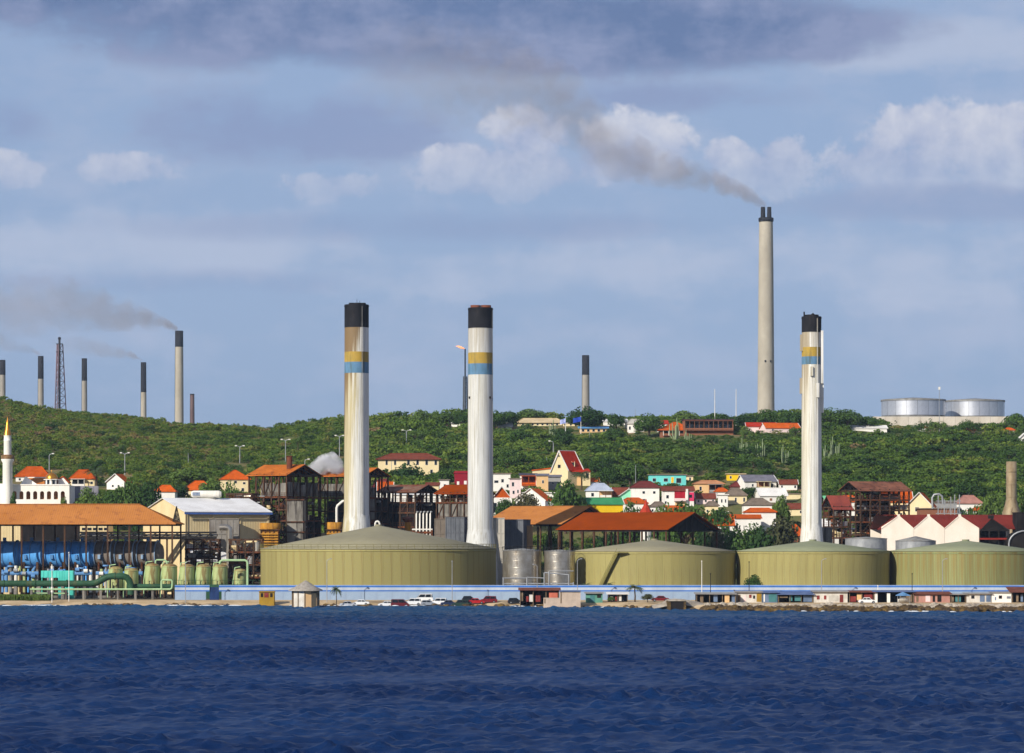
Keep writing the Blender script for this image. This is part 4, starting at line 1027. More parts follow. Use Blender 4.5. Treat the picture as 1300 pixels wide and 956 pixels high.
def house(name, label, pxl, pxr, base, eave, roof, wall, wins=(), Y=None, depth=0.8, rz=0.0, cat='house', door=None, drop=2.5, over=0.45, extra=None):
    cx = (pxl + pxr) / 2
    if Y is None: x, Y, z = at_ground(cx, base)
    else: x = X(cx, Y); z = ground(x, Y)
    w = S(pxr - pxl, Y) / (math.cos(R(rz)) if abs(rz) < 60 else 1); h = Z(eave, Y) - z; d = depth * w if depth < 4 else depth
    t = thing(name, label, cat, (x, Y, z), R(rz))
    CLEAR.append((x, Y + d / 2, max(w, d) * 0.5 + 1.0))
    for q in (-.5, -.25, 0, .25, .5):
        CLEAR.append((x + q * w, Y - 7.0, 8.0))
    if Y > 1450: SHORT.append((x, Y, w / 2 + 5, 85.0))
    kind, rrow, rm = roof[0], roof[1], roof[2]
    hr = Z(rrow, Y + (0 if kind == 'gable_y' else d * 0.4)) - z if rrow else h
    o = over; tk = 0.14
    if kind == 'gable_y':
        MB().prism([(-w / 2, -drop), (w / 2, -drop), (w / 2, h), (0, hr - 0.12), (-w / 2, h)], 0, d).obj('wall', wall, t)
    elif kind == 'gable_x':
        MB().prismx([(0, -drop), (d, -drop), (d, h), (d / 2, hr - 0.12), (0, h)], -w / 2, w / 2).obj('wall', wall, t)
    else: MB().box(-w / 2, w / 2, 0, d, -drop, h).obj('wall', wall, t)
    def slab(P, nm='roof_slope', m=rm):
        n = len(P); f = [tuple(range(n)), tuple(range(2 * n - 1, n - 1, -1))] + [(k, n + k, n + (k + 1) % n, (k + 1) % n) for k in range(n)]
        MB().grid_faces(f, list(P) + [(p[0], p[1], p[2] - tk) for p in P]).obj(nm, m, t)
    if kind == 'gable_x':
        e = o * (hr - h) / (d / 2)
        slab([(-w / 2 - o, -o, h - e), (w / 2 + o, -o, h - e), (w / 2 + o, d / 2, hr), (-w / 2 - o, d / 2, hr)])
        slab([(w / 2 + o, d + o, h - e), (-w / 2 - o, d + o, h - e), (-w / 2 - o, d / 2, hr), (w / 2 + o, d / 2, hr)])
        MB().bar((-w / 2 - o, d / 2, hr + .03), (w / 2 + o, d / 2, hr + .03), .22).obj('ridge', rm, t)
        for s_ in (-1, 1): MB().bar((s_ * (w / 2 + o + .05), -o, h - e), (s_ * (w / 2 + o + .05), d / 2, hr), .2).obj('barge_board', frame_white, t)
    elif kind == 'gable_y':
        e = o * (hr - h) / (w / 2)
        slab([(-w / 2 - o, -o, h - e), (0, -o, hr), (0, d + o, hr), (-w / 2 - o, d + o, h - e)])
        slab([(0, -o, hr), (w / 2 + o, -o, h - e), (w / 2 + o, d + o, h - e), (0, d + o, hr)])
        for s_ in (-1, 1): MB().bar((s_ * (w / 2 + o), -o - .06, h - e), (0, -o - .06, hr), .24).obj('barge_board', frame_white, t)
    elif kind == 'hip':
        ins = roof[3] if len(roof) > 3 else 0.3
        a, b = -w / 2 - o, w / 2 + o; ra, rb = -w / 2 + w * ins, w / 2 - w * ins
        slab([(a, -o, h), (b, -o, h), (rb, d / 2, hr), (ra, d / 2, hr)]); slab([(b, d + o, h), (a, d + o, h), (ra, d / 2, hr), (rb, d / 2, hr)])
        slab([(b, -o, h), (b, d + o, h), (rb, d / 2, hr)]); slab([(a, d + o, h), (a, -o, h), (ra, d / 2, hr)])
        rid = MB()
        for p, q in (((a, -o, h), (ra, d / 2, hr)), ((b, -o, h), (rb, d / 2, hr)), ((ra, d / 2, hr), (rb + .01, d / 2, hr))): rid.bar((p[0], p[1], p[2] + .05), (q[0], q[1], q[2] + .05), .2)
        rid.obj('ridge', rm, t)
    elif kind == 'flat':
        MB().box(-w / 2 - o, w / 2 + o, -o, d + o, h, h + 0.28).obj('roof', rm, t)
    elif kind == 'shed':
        slab([(-w / 2 - o, -o, h), (w / 2 + o, -o, h), (w / 2 + o, d + o, hr), (-w / 2 - o, d + o, hr)], 'roof')
        MB().prismx([(0.05, h - .05), (d - .05, h - .05), (d - .05, hr - .2)], -w / 2 + .05, w / 2 - .05).obj('wall', wall, t)
    for wn in wins:
        u, v, ww, wh = wn[:4]; m = wn[4] if len(wn) > 4 else glass
        ww, wh = S(ww, Y), S(wh, Y); xx = -w / 2 + u * w; zz = h * v
        f = MB().box(xx - ww / 2 - .08, xx + ww / 2 + .08, -0.05, 0.02, zz - wh / 2 - .08, zz + wh / 2 + .08).obj('window', frame_white, t)
        MB().box(xx - ww / 2, xx + ww / 2, -0.075, -0.04, zz - wh / 2, zz + wh / 2).obj('pane', m, f)
    if door is not None: MB().box(-w / 2 + door * w - .45, -w / 2 + door * w + .45, -.06, .02, 0, 2.1).obj('door', w_brown, t)
    if extra: extra(t, w, d, h, hr, Y, z)
    return t

def verandah(m_post, m_rail, u0, u1, v0=0.0, v1=0.95, back=void):
    def f(t, w, d, h, hr, Y, z):
        a, b = -w / 2 + u0 * w, -w / 2 + u1 * w
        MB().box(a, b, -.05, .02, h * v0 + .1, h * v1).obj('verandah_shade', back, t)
        MB().box(a - .1, b + .1, -1.9, .0, h * v0 - .15, h * v0 + .05).obj('verandah_floor', m_rail, t)
        n = max(2, int((b - a) / 2.2))
        for k in range(n + 1): MB().bar((a + (b - a) * k / n, -1.7, h * v0), (a + (b - a) * k / n, -1.7, h * v1), .2).obj('verandah_post', m_post, t)
        MB().box(a, b, -1.75, -1.65, h * v0 + .25, h * v0 + 1.0).obj('verandah_rail', m_rail, t)
        MB().box(a - .4, b + .4, -2.2, -.5, h * v1, h * v1 + .15).obj('verandah_roof', m_rail, t)
    return f

W = lambda n, v, ww, wh, u0=0.12, u1=0.88: tuple((u0 + (u1 - u0) * (k / (n - 1) if n > 1 else .5), v, ww, wh) for k in range(n))

# --- left group
house('house', 'house with a broad orange hip roof behind the mosque', 20, 62, 612, 605, ('hip', 592.5, tile_orange, .28), w_white, W(4, .5, 2.5, 2.5))
house('house', 'house with an orange hip roof half hidden by the tall palm', 89, 120, 618, 608, ('hip', 596.5, tile_orange, .3), w_cream, W(3, .5, 3, 3), extra=verandah(w_white, w_white, .1, .6))
house('house', 'small white gabled house with orange edging right of the palm', 135, 158, 622, 611, ('gable_y', 601.5, tile_orange), w_white, ((.35, .45, 2.5, 2.5), (.68, .45, 2.5, 2.5)), rz=-18)
house('house', 'low house with orange and grey roof just above the tan shed', 140, 174, 650, 640.5, ('gable_x', 633, tile_orange), w_white, (), Y=1075, rz=12)
house('house', 'cream two-storey house with an orange pyramid roof left of the boiler frame', 281, 317, 626, 608.5, ('hip', 597, tile_orange, .46), w_cream, ((.2, .72, 3, 2.5), (.5, .8, 3, 3), (.8, .72, 3, 2.5), (.25, .25, 3, 4), (.75, .25, 3, 4)), rz=8)
house('house', 'orange hip roofed house sunk among trees behind the white tank', 233, 270, 632, 622, ('hip', 610.5, tile_orange, .36), w_cream, W(2, .5, 3, 3))
def retaining():
    Y = 1128; x = X(106, Y); z = ground(x, Y); t = thing('retaining_wall', 'grey retaining wall right of the mosque below the palm', 'wall', (x, Y, z)); w = S(38, Y); h = Z(617, Y) - z
    n = 6
    for k in range(n): MB().box(-w / 2 + w * k / n + .03, -w / 2 + w * (k + 1) / n - .03, 0, .4, -2, h).obj('wall_panel', mat('grey_wall', '#8d8a92', '#76737b', .3, .9), t)
retaining()

def mosque():
    Y = 1106; zb = ground(X(44, Y), Y); x = X(44, Y); t = thing('mosque', 'white mosque with an arched front and a gold dome at far left', 'mosque', (x, Y, zb))
    P = local(44, Y, zb); CLEAR.append((x, Y + 8, 22))
    MM = mat('mosque_white', '#f0ebe0', '#e4ddd0', .3, .8); gold = mat('gold_leaf', '#d89a3c', '#b87a2c', .6, .3, .75)
    ztop, zar = P(0, 616)[2], P(0, 623.5)[2]
    x0, bay = P(14, 0)[0], S(8.75, Y)
    pw, n = bay * 0.2, 10; r = bay / 2 - pw; zs = zar - r
    b = MB(); zf = -4.0
    for y in (0.0, 0.7):
        b.poly([(0, y, zf), (pw, y, zf), (pw, y, zs), (0, y, zs)]); b.poly([(bay - pw, y, zf), (bay, y, zf), (bay, y, zs), (bay - pw, y, zs)])
        arc = [(bay / 2 - r * math.cos(math.pi * k / n), y, zs + r * math.sin(math.pi * k / n)) for k in range(n + 1)]
        for k in range(n):
            p, q = arc[k], arc[k + 1]; b.poly([p, q, (q[0], y, ztop), (p[0], y, ztop)])
        b.poly([(0, y, zs), (pw, y, zs), (pw, y, ztop), (0, y, ztop)]); b.poly([(bay - pw, y, zs), (bay, y, zs), (bay, y, ztop), (bay - pw, y, ztop)])
    arc = [(pw, zf)] + [(bay / 2 - r * math.cos(math.pi * k / n), zs + r * math.sin(math.pi * k / n)) for k in range(n + 1)] + [(bay - pw, zf)]
    for p, q in zip(arc, arc[1:]): b.poly([(p[0], 0, p[1]), (q[0], 0, q[1]), (q[0], .7, q[1]), (p[0], .7, p[1])])
    me = b.mesh('arcade_bay', MM)
    for k in range(8): link('arcade_bay', me, t, (x0 + bay * k, 0, 0))
    xe = x0 + bay * 8; w_arc = mat('ochre_wall', '#c98f5a', '#a8754a', .4, .85)
    MB().box(xe, P(88, 0)[0], 0, .7, -4, ztop).obj('wall', MM, t)
    MB().box(x0, P(88, 0)[0], 3.4, 3.7, -4, ztop - .4).obj('back_wall', w_arc, t)
    MB().box(x0, P(88, 0)[0] + .01, .72, 14, ztop - .35, ztop - .02).obj('roof_slab', MM, t)
    MB().box(P(87, 0)[0], P(88, 0)[0], .72, 14, -4, ztop - .36).obj('side_wall', MM, t)
    MB().box(x0 - .1, P(88, 0)[0] + .1, -.2, .9, ztop, ztop + .35).obj('parapet', MM, t)
    MB().box(P(-14, 0)[0], x0 - .02, -1.5, 9, -4, P(0, 614)[2]).obj('porch', MM, t)
    MB().box(x0 + 2, P(78, 0)[0], -2.2, -1.9, -4, P(0, 634)[2]).obj('terrace_wall', MM, t)
    # prayer hall roof
    a, c = P(28, 0)[0], P(56, 0)[0]; he, hp = P(0, 614.5)[2], P(0, 606)[2]
    MB().prism([(a - 1.4, ztop), (a + 5.2, ztop), (a + .6, hp + .5)], 4, 4.4).obj('gable_wall', MM, t)
    Q = [(a + 3.8, 5, he), (c + 3, 5, he), (c + 3, 10, hp), (a + .6, 10, hp)]
    MB().grid_faces([(0, 1, 2, 3), (7, 6, 5, 4), (0, 4, 5, 1), (1, 5, 6, 2), (2, 6, 7, 3), (3, 7, 4, 0)], Q + [(q[0], q[1], q[2] - .3) for q in Q]).obj('hall_roof', mat('ochre_tile', '#c47a34', '#a8662c', .4, .8, ribs=(0, .4)), t)
    MB().box(a + .4, c + 3.1, 10, 10.3, ztop, hp + .3).obj('hall_wall', MM, t)
    e0, e1, e2 = P(73, 0)[0], P(77, 0)[0], P(84, 0)[0]
    MB().prism([(e0 - 1, ztop), (e2, ztop), (e2, ztop + .8), (e1, P(0, 605.5)[2]), (e0 - 1, ztop + 1.4)], 5, 5.4).obj('gable_wall', MM, t)
    for p, q in (((e0 - 1.2, ztop + 1.4), (e1, P(0, 605)[2])), ((e1, P(0, 605)[2]), (e2 + .4, ztop + .8))):
        MB().grid_faces([(0, 1, 2, 3), (7, 6, 5, 4), (0, 4, 5, 1), (1, 5, 6, 2), (2, 6, 7, 3), (3, 7, 4, 0)], [(p[0], 4.6, p[1]), (q[0], 4.6, q[1]), (q[0], 10, q[1]), (p[0], 10, p[1]), (p[0], 4.6, p[1] + .3), (q[0], 4.6, q[1] + .3), (q[0], 10, q[1] + .3), (p[0], 10, p[1] + .3)]).obj('gable_roof', tile_orange, t)
    # dome
    dc = (P(64, 0)[0], 3.2); rd = S(8, Y); zd = P(0, 609)[2]
    MB().lathe([(rd * 1.12, ztop), (rd * 1.12, zd)], 8, dc, smooth=False).obj('drum', MM, t)
    MB().lathe([(rd * 1.3, zd), (rd * 1.3, zd + .25)], 8, dc, smooth=False).obj('drum_cornice', MM, t)
    for k in range(8):
        a_ = R(22.5 + 45 * k); rr = rd * 1.06
        o = MB().box(-.45, .45, -.12, .06, -.9, .9).obj('drum_window', glass, t); o.location = (dc[0] + math.cos(a_) * rr, dc[1] + math.sin(a_) * rr, (ztop + zd) / 2); o.rotation_euler.z = a_ + math.pi / 2
    MB().lathe([(rd * math.cos(R(k)), zd + .25 + rd * 1.05 * math.sin(R(k))) for k in range(0, 90, 9)] + [(.1, zd + rd * 1.1 + .3), (.06, zd + rd * 1.1 + 1.2)], 28, dc).obj('dome', gold, t)
    # minaret
    mc = (P(11, 0)[0], -2.4); q = lambda r: P(0, r)[2]; u = S(1, Y)
    m2 = thing('minaret', 'tall white minaret with a golden spire at far left', 'minaret', (x + mc[0], Y + mc[1], zb))
    MB().lathe([(6.4 * u, -4), (6.2 * u, q(588)), (8.2 * u, q(584.5)), (8.2 * u, q(583))], 16).obj('lower_shaft', MM, m2)
    MB().lathe([(8.3 * u, q(583)), (8.4 * u, q(578.5)), (8.1 * u, q(578.5)), (8.0 * u, q(583))], 16, cap=False).obj('balcony_rail', mat('bronze_rail', '#8a6a44', '#6a5236', .5, .6), m2)
    MB().lathe([(4.9 * u, q(583)), (4.8 * u, q(560)), (5.1 * u, q(559.4)), (4.7 * u, q(558.8)), (4.6 * u, q(554)), (5.0 * u, q(553))], 16).obj('upper_shaft', MM, m2)
    for k in range(8):
        a_ = R(45 * k - 90); o = MB().box(-.5, .5, -.1, .1, 0, 1.5).obj('balcony_opening', w_brown, m2); o.location = (math.cos(a_) * 4.88 * u, math.sin(a_) * 4.88 * u, q(583)); o.rotation_euler.z = a_ + math.pi / 2
    MB().lathe([(5.0 * u, q(553)), (3.4 * u, q(546)), (1.8 * u, q(538)), (.7 * u, q(533)), (.1, q(529.5))], 16).obj('spire', gold, m2)
mosque()

# --- middle group, left of and between the smokestacks
house('house', 'large cream two-storey house with a wide brown hip roof behind a round tree', 480, 557, 604, 583, ('hip', 575.5, tile_brown, .2), w_cream, W(2, .8, 2.5, 6, .14, .28) + W(4, .8, 3, 6, .5, .95) + W(4, .25, 3, 5), depth=.45, over=1.0)
house('house', 'little white house with one dark window left of the crimson house', 558, 570, 634, 609.5, ('flat', None, flat_roof), w_white, ((.55, .72, 2.6, 4),), Y=1130)
house('house', 'crimson two-storey house against the second smokestack', 577, 600, 630, 601, ('flat', None, w_red), w_red, ((.2, .62, 2.5, 5, w_white), (.6, .66, 3, 4, w_white)), Y=1135, extra=lambda t, w, d, h, hr, Y, z: MB().box(-w / 2 - .1, w / 2 + .1, -.12, -.02, h - 1.3, h + .9).obj('parapet', w_red, t))
house('house', 'low red roofed house left of the black boiler frame', 472, 500, 640, 620, ('hip', 608, tile_maroon, .3), w_white, W(2, .5, 3, 4), Y=1100)
house('house', 'small orange roofed house under the round tree', 480, 498, 640, 622, ('gable_x', 612, tile_orange), w_white, W(2, .5, 2, 4), Y=1085)
house('house', 'long white house with a red verge peeping below the round tree', 500, 560, 650, 628, ('shed', 622, white_roof), w_white, W(6, .55, 3, 3), Y=1070)
house('house', 'flat roofed white house at the right edge of the second smokestack', 612, 648, 624, 601.5, ('flat', None, flat_roof), w_white, ((.5, .55, 5, 3), (.72, .6, 3, 4), (.9, .3, 2.5, 4)), depth=.6)
house('house', 'pale pink house with a brown parapet below the flat white house', 647, 661, 632, 608, ('flat', None, flat_roof), w_pink, ((.3, .72, 2.6, 5), (.35, .3, 2.4, 4), (.75, .35, 1.6, 4)), Y=1130)
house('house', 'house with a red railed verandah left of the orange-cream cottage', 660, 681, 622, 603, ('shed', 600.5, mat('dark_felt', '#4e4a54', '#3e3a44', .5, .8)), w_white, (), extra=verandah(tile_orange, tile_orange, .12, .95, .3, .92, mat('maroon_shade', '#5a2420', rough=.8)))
house('house', 'orange-cream cottage with a dark window below the steep red roof', 681, 696, 624, 603.5, ('shed', 601, slate_roof), w_peach, ((.55, .6, 2, 3.6),))
house('house', 'grey lean-to house between the orange-cream cottage and the big green tree', 695, 712, 622, 605, ('shed', 602.5, slate_roof), w_grey, ((.4, .5, 2, 3),))
house('house', 'white house with an orange front gable right of the second smokestack', 626, 648, 660, 631, ('gable_y', 617.5, tile_orange), tile_orange, (), Y=1082, extra=lambda t, w, d, h, hr, Y, z: (MB().box(-w / 2 - .5, w / 2 + .5, -.3, .3, -3, h - .2).obj('front_wall', w_white, t), MB().box(-w / 2, -w / 2 + 1.2, -.4, -.31, h * .2, h * .7).obj('window', glass, t)))
house('house', 'white house with an orange lean roof hidden behind the dark bush', 655, 692, 662, 634.5, ('gable_y', 620, tile_orange), w_white, (), Y=1080, rz=-20)
def steep_house():
    def wing(t, w, d, h, hr, Y, z):
        k = S(1, Y)
        MB().grid_faces([(0, 1, 2, 3), (7, 6, 5, 4), (0, 4, 5, 1), (1, 5, 6, 2), (2, 6, 7, 3), (3, 7, 4, 0)], [(-25.5 * k, .5, -2), (-w / 2 + .1, .5, -2), (-w / 2 + .1, 8, -2), (-25.5 * k, 8, -2), (-25.5 * k, .5, h * .78), (-w / 2 + .1, .5, h + .4), (-w / 2 + .1, 8, h + .4), (-25.5 * k, 8, h * .78)]).obj('left_wing', w_cream, t)
        MB().bar((-26 * k, .4, h * .78 + .1), (-w / 2, .4, h + .5), .3).obj('wing_coping', tile_orange, t)
    x, Y, z = at_ground(722, 617); k = S(1, Y); th = 28
    t = thing('house', 'tall house with a very steep red roof and cream gable, centre of the village', 'house', (x, Y, z)); CLEAR.append((x, Y + 8, 14))
    q = lambda r: Z(r, Y) - z; px = lambda a: X(a, Y) - x
    # gable front faces left-front: build it as a turned prism
    g = [(px(697), q(598)), (px(720), q(607)), (px(720), q(612)), (px(697), q(612))]
    a, b, pk = px(699), px(721), px(709.5)
    D = S(20, Y)
    zl, zr, zp = q(598.5), q(597), q(573.2)
    bk = lambda p, f: (p[0] + D * .98 * f, p[1] + D * .9 * f, p[2])
    A, B, C_ = (a, 0, zl - .6), (b, -1.5, zr - .4), (pk, -.7, zp)
    A0, B0 = (a, 0, -3), (b, -1.5, -3)
    MB().grid_faces([(0, 1, 2, 3, 4), (9, 8, 7, 6, 5), (0, 5, 6, 1), (1, 6, 7, 2), (2, 7, 8, 3), (3, 8, 9, 4), (4, 9, 5, 0)], [A0, B0, B, C_, A] + [bk(p, 1) for p in (A0, B0, B, C_, A)]).obj('wall', w_cream, t)
    up = lambda p, d=.18: (p[0], p[1], p[2] + d)
    for E1, nm in ((B, 'r'), (A, 'l')):
        P4 = [E1, C_, bk(C_, 1.0), bk(E1, 1.0)]; n_ = .25 if nm == 'r' else -.25
        P4 = [(p[0] + n_, p[1] - .12, p[2] + .1) for p in P4]
        MB().grid_faces([(0, 1, 2, 3), (7, 6, 5, 4), (0, 4, 5, 1), (1, 5, 6, 2), (2, 6, 7, 3), (3, 7, 4, 0)], P4 + [(p[0] + n_ * .5, p[1] - .06, p[2] + .12) for p in P4]).obj('roof_slope', tile_red, t)
        MB().bar((E1[0] + n_, E1[1] - .3, E1[2] + .15), (C_[0], C_[1] - .3, C_[2] + .25), .34).obj('barge_board', frame_white, t)
    e1, e2 = bk(B, 1), bk(C_, 1); MB().bar((e1[0] + .4, e1[1] - .2, e1[2] + .2), (e2[0] + .2, e2[1] - .2, e2[2] + .3), .4).obj('barge_board', frame_white, t)
    MB().bar(up(C_, .3), up(bk(C_, 1), .3), .35).obj('ridge', frame_white, t)
    # windows in the gable, dormer on the red slope
    for (w_, r_, s_) in ((709.5, 579, 1.2), (709.8, 592, 2.6)):
        f = (px(w_) - a) / (b - a); MB().cbox((px(w_), -1.5 * f - .05, q(r_)), (S(s_ * 1.3, Y), .3, S(s_ * 1.5, Y))).obj('window', glass, t)
    d = MB().cbox((px(727.5), 2.2, q(589)), (1.4, 2.5, 1.8)).obj('dormer', w_cream, t); MB().cbox((px(727.5), .92, q(589.3)), (.8, .1, 1.1)).obj('dormer_window', glass, d)
    MB().prism([(px(725.8), q(586.8)), (px(729.2), q(586.8)), (px(727.5), q(584.8))], .7, 3.4).obj('dormer_roof', tile_red, t)
    # low red lean-to with white wing on the right, long cream wing on the left
    P4 = [(px(721), -.9, q(598.2)), (px(750), .8, q(598.6)), (px(748), 6, q(594.5)), (px(724), 4, q(594))]
    MB().grid_faces([(0, 1, 2, 3), (7, 6, 5, 4), (0, 4, 5, 1), (1, 5, 6, 2), (2, 6, 7, 3), (3, 7, 4, 0)], [up(p, -.25) for p in P4] + P4).obj('lean_to_roof', tile_red, t)
    MB().box(px(739.5), px(749.5), .9, 6, -3, q(599.2)).obj('right_wing', w_cream, t); MB().box(px(721), px(739.4), 1.6, 6, -3, q(599.2)).obj('porch_wall', w_peach, t)
    MB().cbox((px(745.5), .85, q(603.5)), (1.0, .2, 1.7)).obj('window', glass, t)
    MB().grid_faces([(0, 1, 2, 3), (7, 6, 5, 4), (0, 4, 5, 1), (1, 5, 6, 2), (2, 6, 7, 3), (3, 7, 4, 0)], [(px(676), .8, -3), (a + .6, .8, -3), (a + .6, 9, -3), (px(676), 9, -3), (px(676), .8, q(597.6)), (a + .6, .8, q(594.5)), (a + .6, 9, q(594.5)), (px(676), 9, q(597.6))]).obj('left_wing', w_cream, t)
    MB().bar((px(675), .7, q(597.2)), (a + .6, .7, q(594.2)), .4).obj('wing_coping', tile_orange, t)
steep_house()
house('house', 'white house with a blue-grey hip roof and porch right of the big green tree', 744, 777, 633, 623, ('hip', 613.5, blue_grey_roof, .3), w_white, ((.25, .5, 3.2, 4.2),), extra=verandah(w_brown, w_white, .52, .98, .08, .95, w_peach))
house('house', 'bright yellow house with a green roof above the deep orange shed', 738, 791, 662, 639.5, ('gable_x', 632, green_roof), w_yellow, ((.72, .55, 3, 3.5), (.84, .5, 4, 4)), Y=1060, rz=8, depth=9)
house('house', 'brown roofed house tucked against the mint gable', 778, 797, 634, 626.5, ('gable_x', 619, tile_brown), w_brown, ())
house('house', 'mint green gabled house left of the white two-storey house', 787, 810, 640, 628.5, ('gable_y', 620.5, mat('mint_verge', '#7cc4a4', rough=.8)), w_mint, ((.4, .55, 2.4, 3), (.68, .55, 2.6, 3)), Y=1115)
house('house', 'low orange roofed house below the mint gable', 786, 822, 656, 639, ('hip', 632, tile_orange, .3), w_white, (), Y=1075)
house('house', 'white two-storey house with a red-brown hip roof beside the pink-trimmed house', 801, 837, 640, 619, ('hip', 611, tile_maroon, .3), w_white, ((.45, .72, 3, 3), (.82, .72, 3, 3), (.45, .25, 3, 4)), Y=1112)
house('house', 'turquoise flat roofed house on the slope above the pink-trimmed one', 824, 871, 617, 603, ('flat', None, flat_roof), w_turq, ((.14, .55, 4, 4), (.45, .55, 5, 4), (.63, .55, 3, 7, w_yellow), (.8, .5, 6, 6)), depth=.5)
def pinkred(t, w, d, h, hr, Y, z):
    k = S(1, Y)
    MB().box(-w * .12, w * .22, -.1, .02, h * .42, h * .98).obj('red_recess', mat('crimson_wall', '#a81f30', rough=.8), t); MB().box(w * .34, w * .5, -.1, .02, h * .35, h * .9).obj('pink_panel', w_hot, t)
    MB().box(w * .24, w * .31, -.7, .0, -2, h + 2.2 * k).obj('tower_wall', w_white, t); MB().box(-w * .14, w * .24, -1.6, -.11, h * .34, h * .42).obj('balcony', w_pink, t)
    MB().box(-w * .14, w * .24, -1.6, -1.5, h * .42, h * .52).obj('balcony_rail', w_pink, t); MB().box(w * .34, w * .44, -.13, -.101, h * .55, h * .75).obj('window', glass, t)
    MB().box(-w * .1, w * .2, -.12, .01, h * .05, h * .28).obj('doorway', w_peach, t)
house('house', 'white house with crimson recess and bright pink panel on its front', 841, 881, 646, 623, ('shed', 617, tile_brown), w_white, ((.16, .62, 3, 4), (.1, .25, 2, 3)), Y=1105, depth=.5, extra=pinkred)
house('house', 'peach bungalow with a railed porch right of the turquoise house', 881, 919, 627, 614, ('hip', 610, mat('peach_roof', '#c08a62', '#a8744e', .4, .8), .25), w_peach, ((.22, .5, 2.5, 5),), extra=verandah(w_brown, w_grey, .5, .92, .1, .9))
house('house', 'small yellow house behind the peach bungalow', 923, 946, 610, 602, ('flat', None, beige_roof), w_yellow, ((.7, .5, 3, 4), (.2, .5, 2, 3)))
house('house', 'white gabled house with a slate roof and yellow porch, on the slope', 945, 986, 622, 610.5, ('gable_x', 603, slate_roof), w_white, ((.25, .5, 2, 3), (.86, .45, 3, 5)), rz=14, depth=9, extra=verandah(w_cream, w_cream, .38, .76, .05, .9, w_brown))
house('house', 'white house with a pale sheet roof below the slate roofed one', 965, 999, 638, 628.5, ('gable_x', 619.5, white_roof), w_white, ((.4, .4, 3, 3, w_brown), (.75, .4, 3, 3)), rz=10, depth=8)
house('house', 'maroon roofed house squeezed above the shaggy grey roof', 927, 954, 622, 617.5, ('hip', 611, tile_maroon, .3), w_brown, ())
house('house', 'house with a shaggy grey-brown hip roof and small white annex', 920, 948, 640, 629, ('hip', 619.5, thatch_grey, .35), w_cream, W(3, .5, 2, 5))
house('house', 'small white annex beside the shaggy grey roofed house', 912, 924, 640, 628.5, ('flat', None, w_white), w_white, ((.35, .5, 1.6, 4), (.75, .5, 1.4, 4)), Y=1102)
house('house', 'white house with a dark grey hip roof above the red tiled one', 944, 980, 656, 641, ('hip', 632.5, thatch_grey, .3), w_white, W(3, .5, 3, 3), Y=1078)
house('house', 'low house with a red tiled roof and white eaves right of the bushes', 946, 985, 668, 650, ('hip', 645, tile_orange, .2), w_white, (), Y=1052)
house('house', 'long low orange roof beyond the end of the deep orange shed', 894, 966, 672, 657.5, ('gable_x', 653.5, tile_orange), w_white, (), Y=1040, depth=10)
house('house', 'orange roof corner right beside the slim smokestack', 999, 1022, 700, 680, ('hip', 666, tile_orange, .42), w_brown, (), Y=1005, depth=10)
house('house', 'low orange roof at the end of the deep orange shed gable', 895, 932, 690, 666, ('gable_x', 659, tile_orange), w_white, (), Y=1015)
house('house', 'long white wall house left of the slim smokestack', 984, 1018, 634, 627, ('flat', None, flat_roof), w_cream, ())
# --- right group
house('house', 'cream house with a small pinnacle and red annex behind the burnt frame', 1150, 1184, 664, 643, ('gable_y', 625, tile_orange), w_cream, ((.42, .9, 4.5, 5), (.2, .45, 2.5, 4)), Y=1050, rz=-14, depth=12)
house('house', 'long cream house with an orange roof seen through the burnt frame', 1120, 1158, 662, 636, ('gable_x', 624, tile_orange), w_cream, W(4, .5, 3, 4), Y=1062)
house('house', 'house with a dusty pink hip roof behind the steel pylons', 1215, 1247, 651, 639, ('hip', 629, mat('dusty_pink_tile', '#a8786a', '#8e6458', .5, .85), .3), w_white, W(3, .5, 3, 3), Y=1085)
house('house', 'low white flat house right of the dusty pink roof', 1245, 1274, 650, 639, ('flat', None, white_roof), w_white, W(3, .5, 3, 3), Y=1090)
house('house', 'brown walled store in front of the steel pylons', 1168, 1215, 668, 646, ('flat', None, flat_roof), w_brown, (), Y=1030, depth=8)
house('house', 'white gable and blue wall between slim smokestack and small black scaffold', 1042, 1066, 690, 668, ('gable_x', 659, white_roof), w_white, (), Y=1010, rz=10)
house('house', 'bright green sheet roofed house behind the small black scaffold', 1048, 1082, 650, 634, ('shed', 629, mat('light_green_sheet', '#7fcf9a', '#6cba88', .3, .7)), w_grey, (), Y=1100)
house('house', 'rust orange roof low at the right edge of the village', 1232, 1262, 660, 648, ('hip', 643.5, tile_orange, .3), w_white, (), Y=1060)
house('house', 'orange house glimpsed at the far right edge beside the short stack', 1293, 1312, 652, 645, ('hip', 640, tile_orange, .3), w_cream, (), Y=1085)
house('house', 'white house with pale roof at the right edge halfway up the hill', 1292, 1312, 564, 558, ('gable_y', 549, white_roof), w_white, ())
def pylons():
    Y = 1020; x = X(1208, Y); z = ground(x, Y); t = thing('substation_gantry', 'grey steel substation gantry with arched pipes behind the white gables', 'gantry', (x, Y, z)); P = local(1208, Y, z)
    for px in (1191, 1199, 1207, 1212, 1218): MB().bar(P(px, 672), P(px, 628 + (px % 3) * 3), .3).obj('mast', galv, t)
    for r in (636, 644, 652): MB().bar(P(1188, r), P(1220, r), .22).obj('beam', galv, t)
    for k in range(8): MB().bar(P(1190 + k * 3.6, 652), P(1193.6 + k * 3.6, 636), .12).obj('lattice', galv, t)
    MB().tube([P(1184, 646), P(1183.5, 632), P(1186, 628), P(1192, 627), P(1196, 630), P(1197, 640)], .35, 8).obj('arched_pipe', galv, t)
pylons()

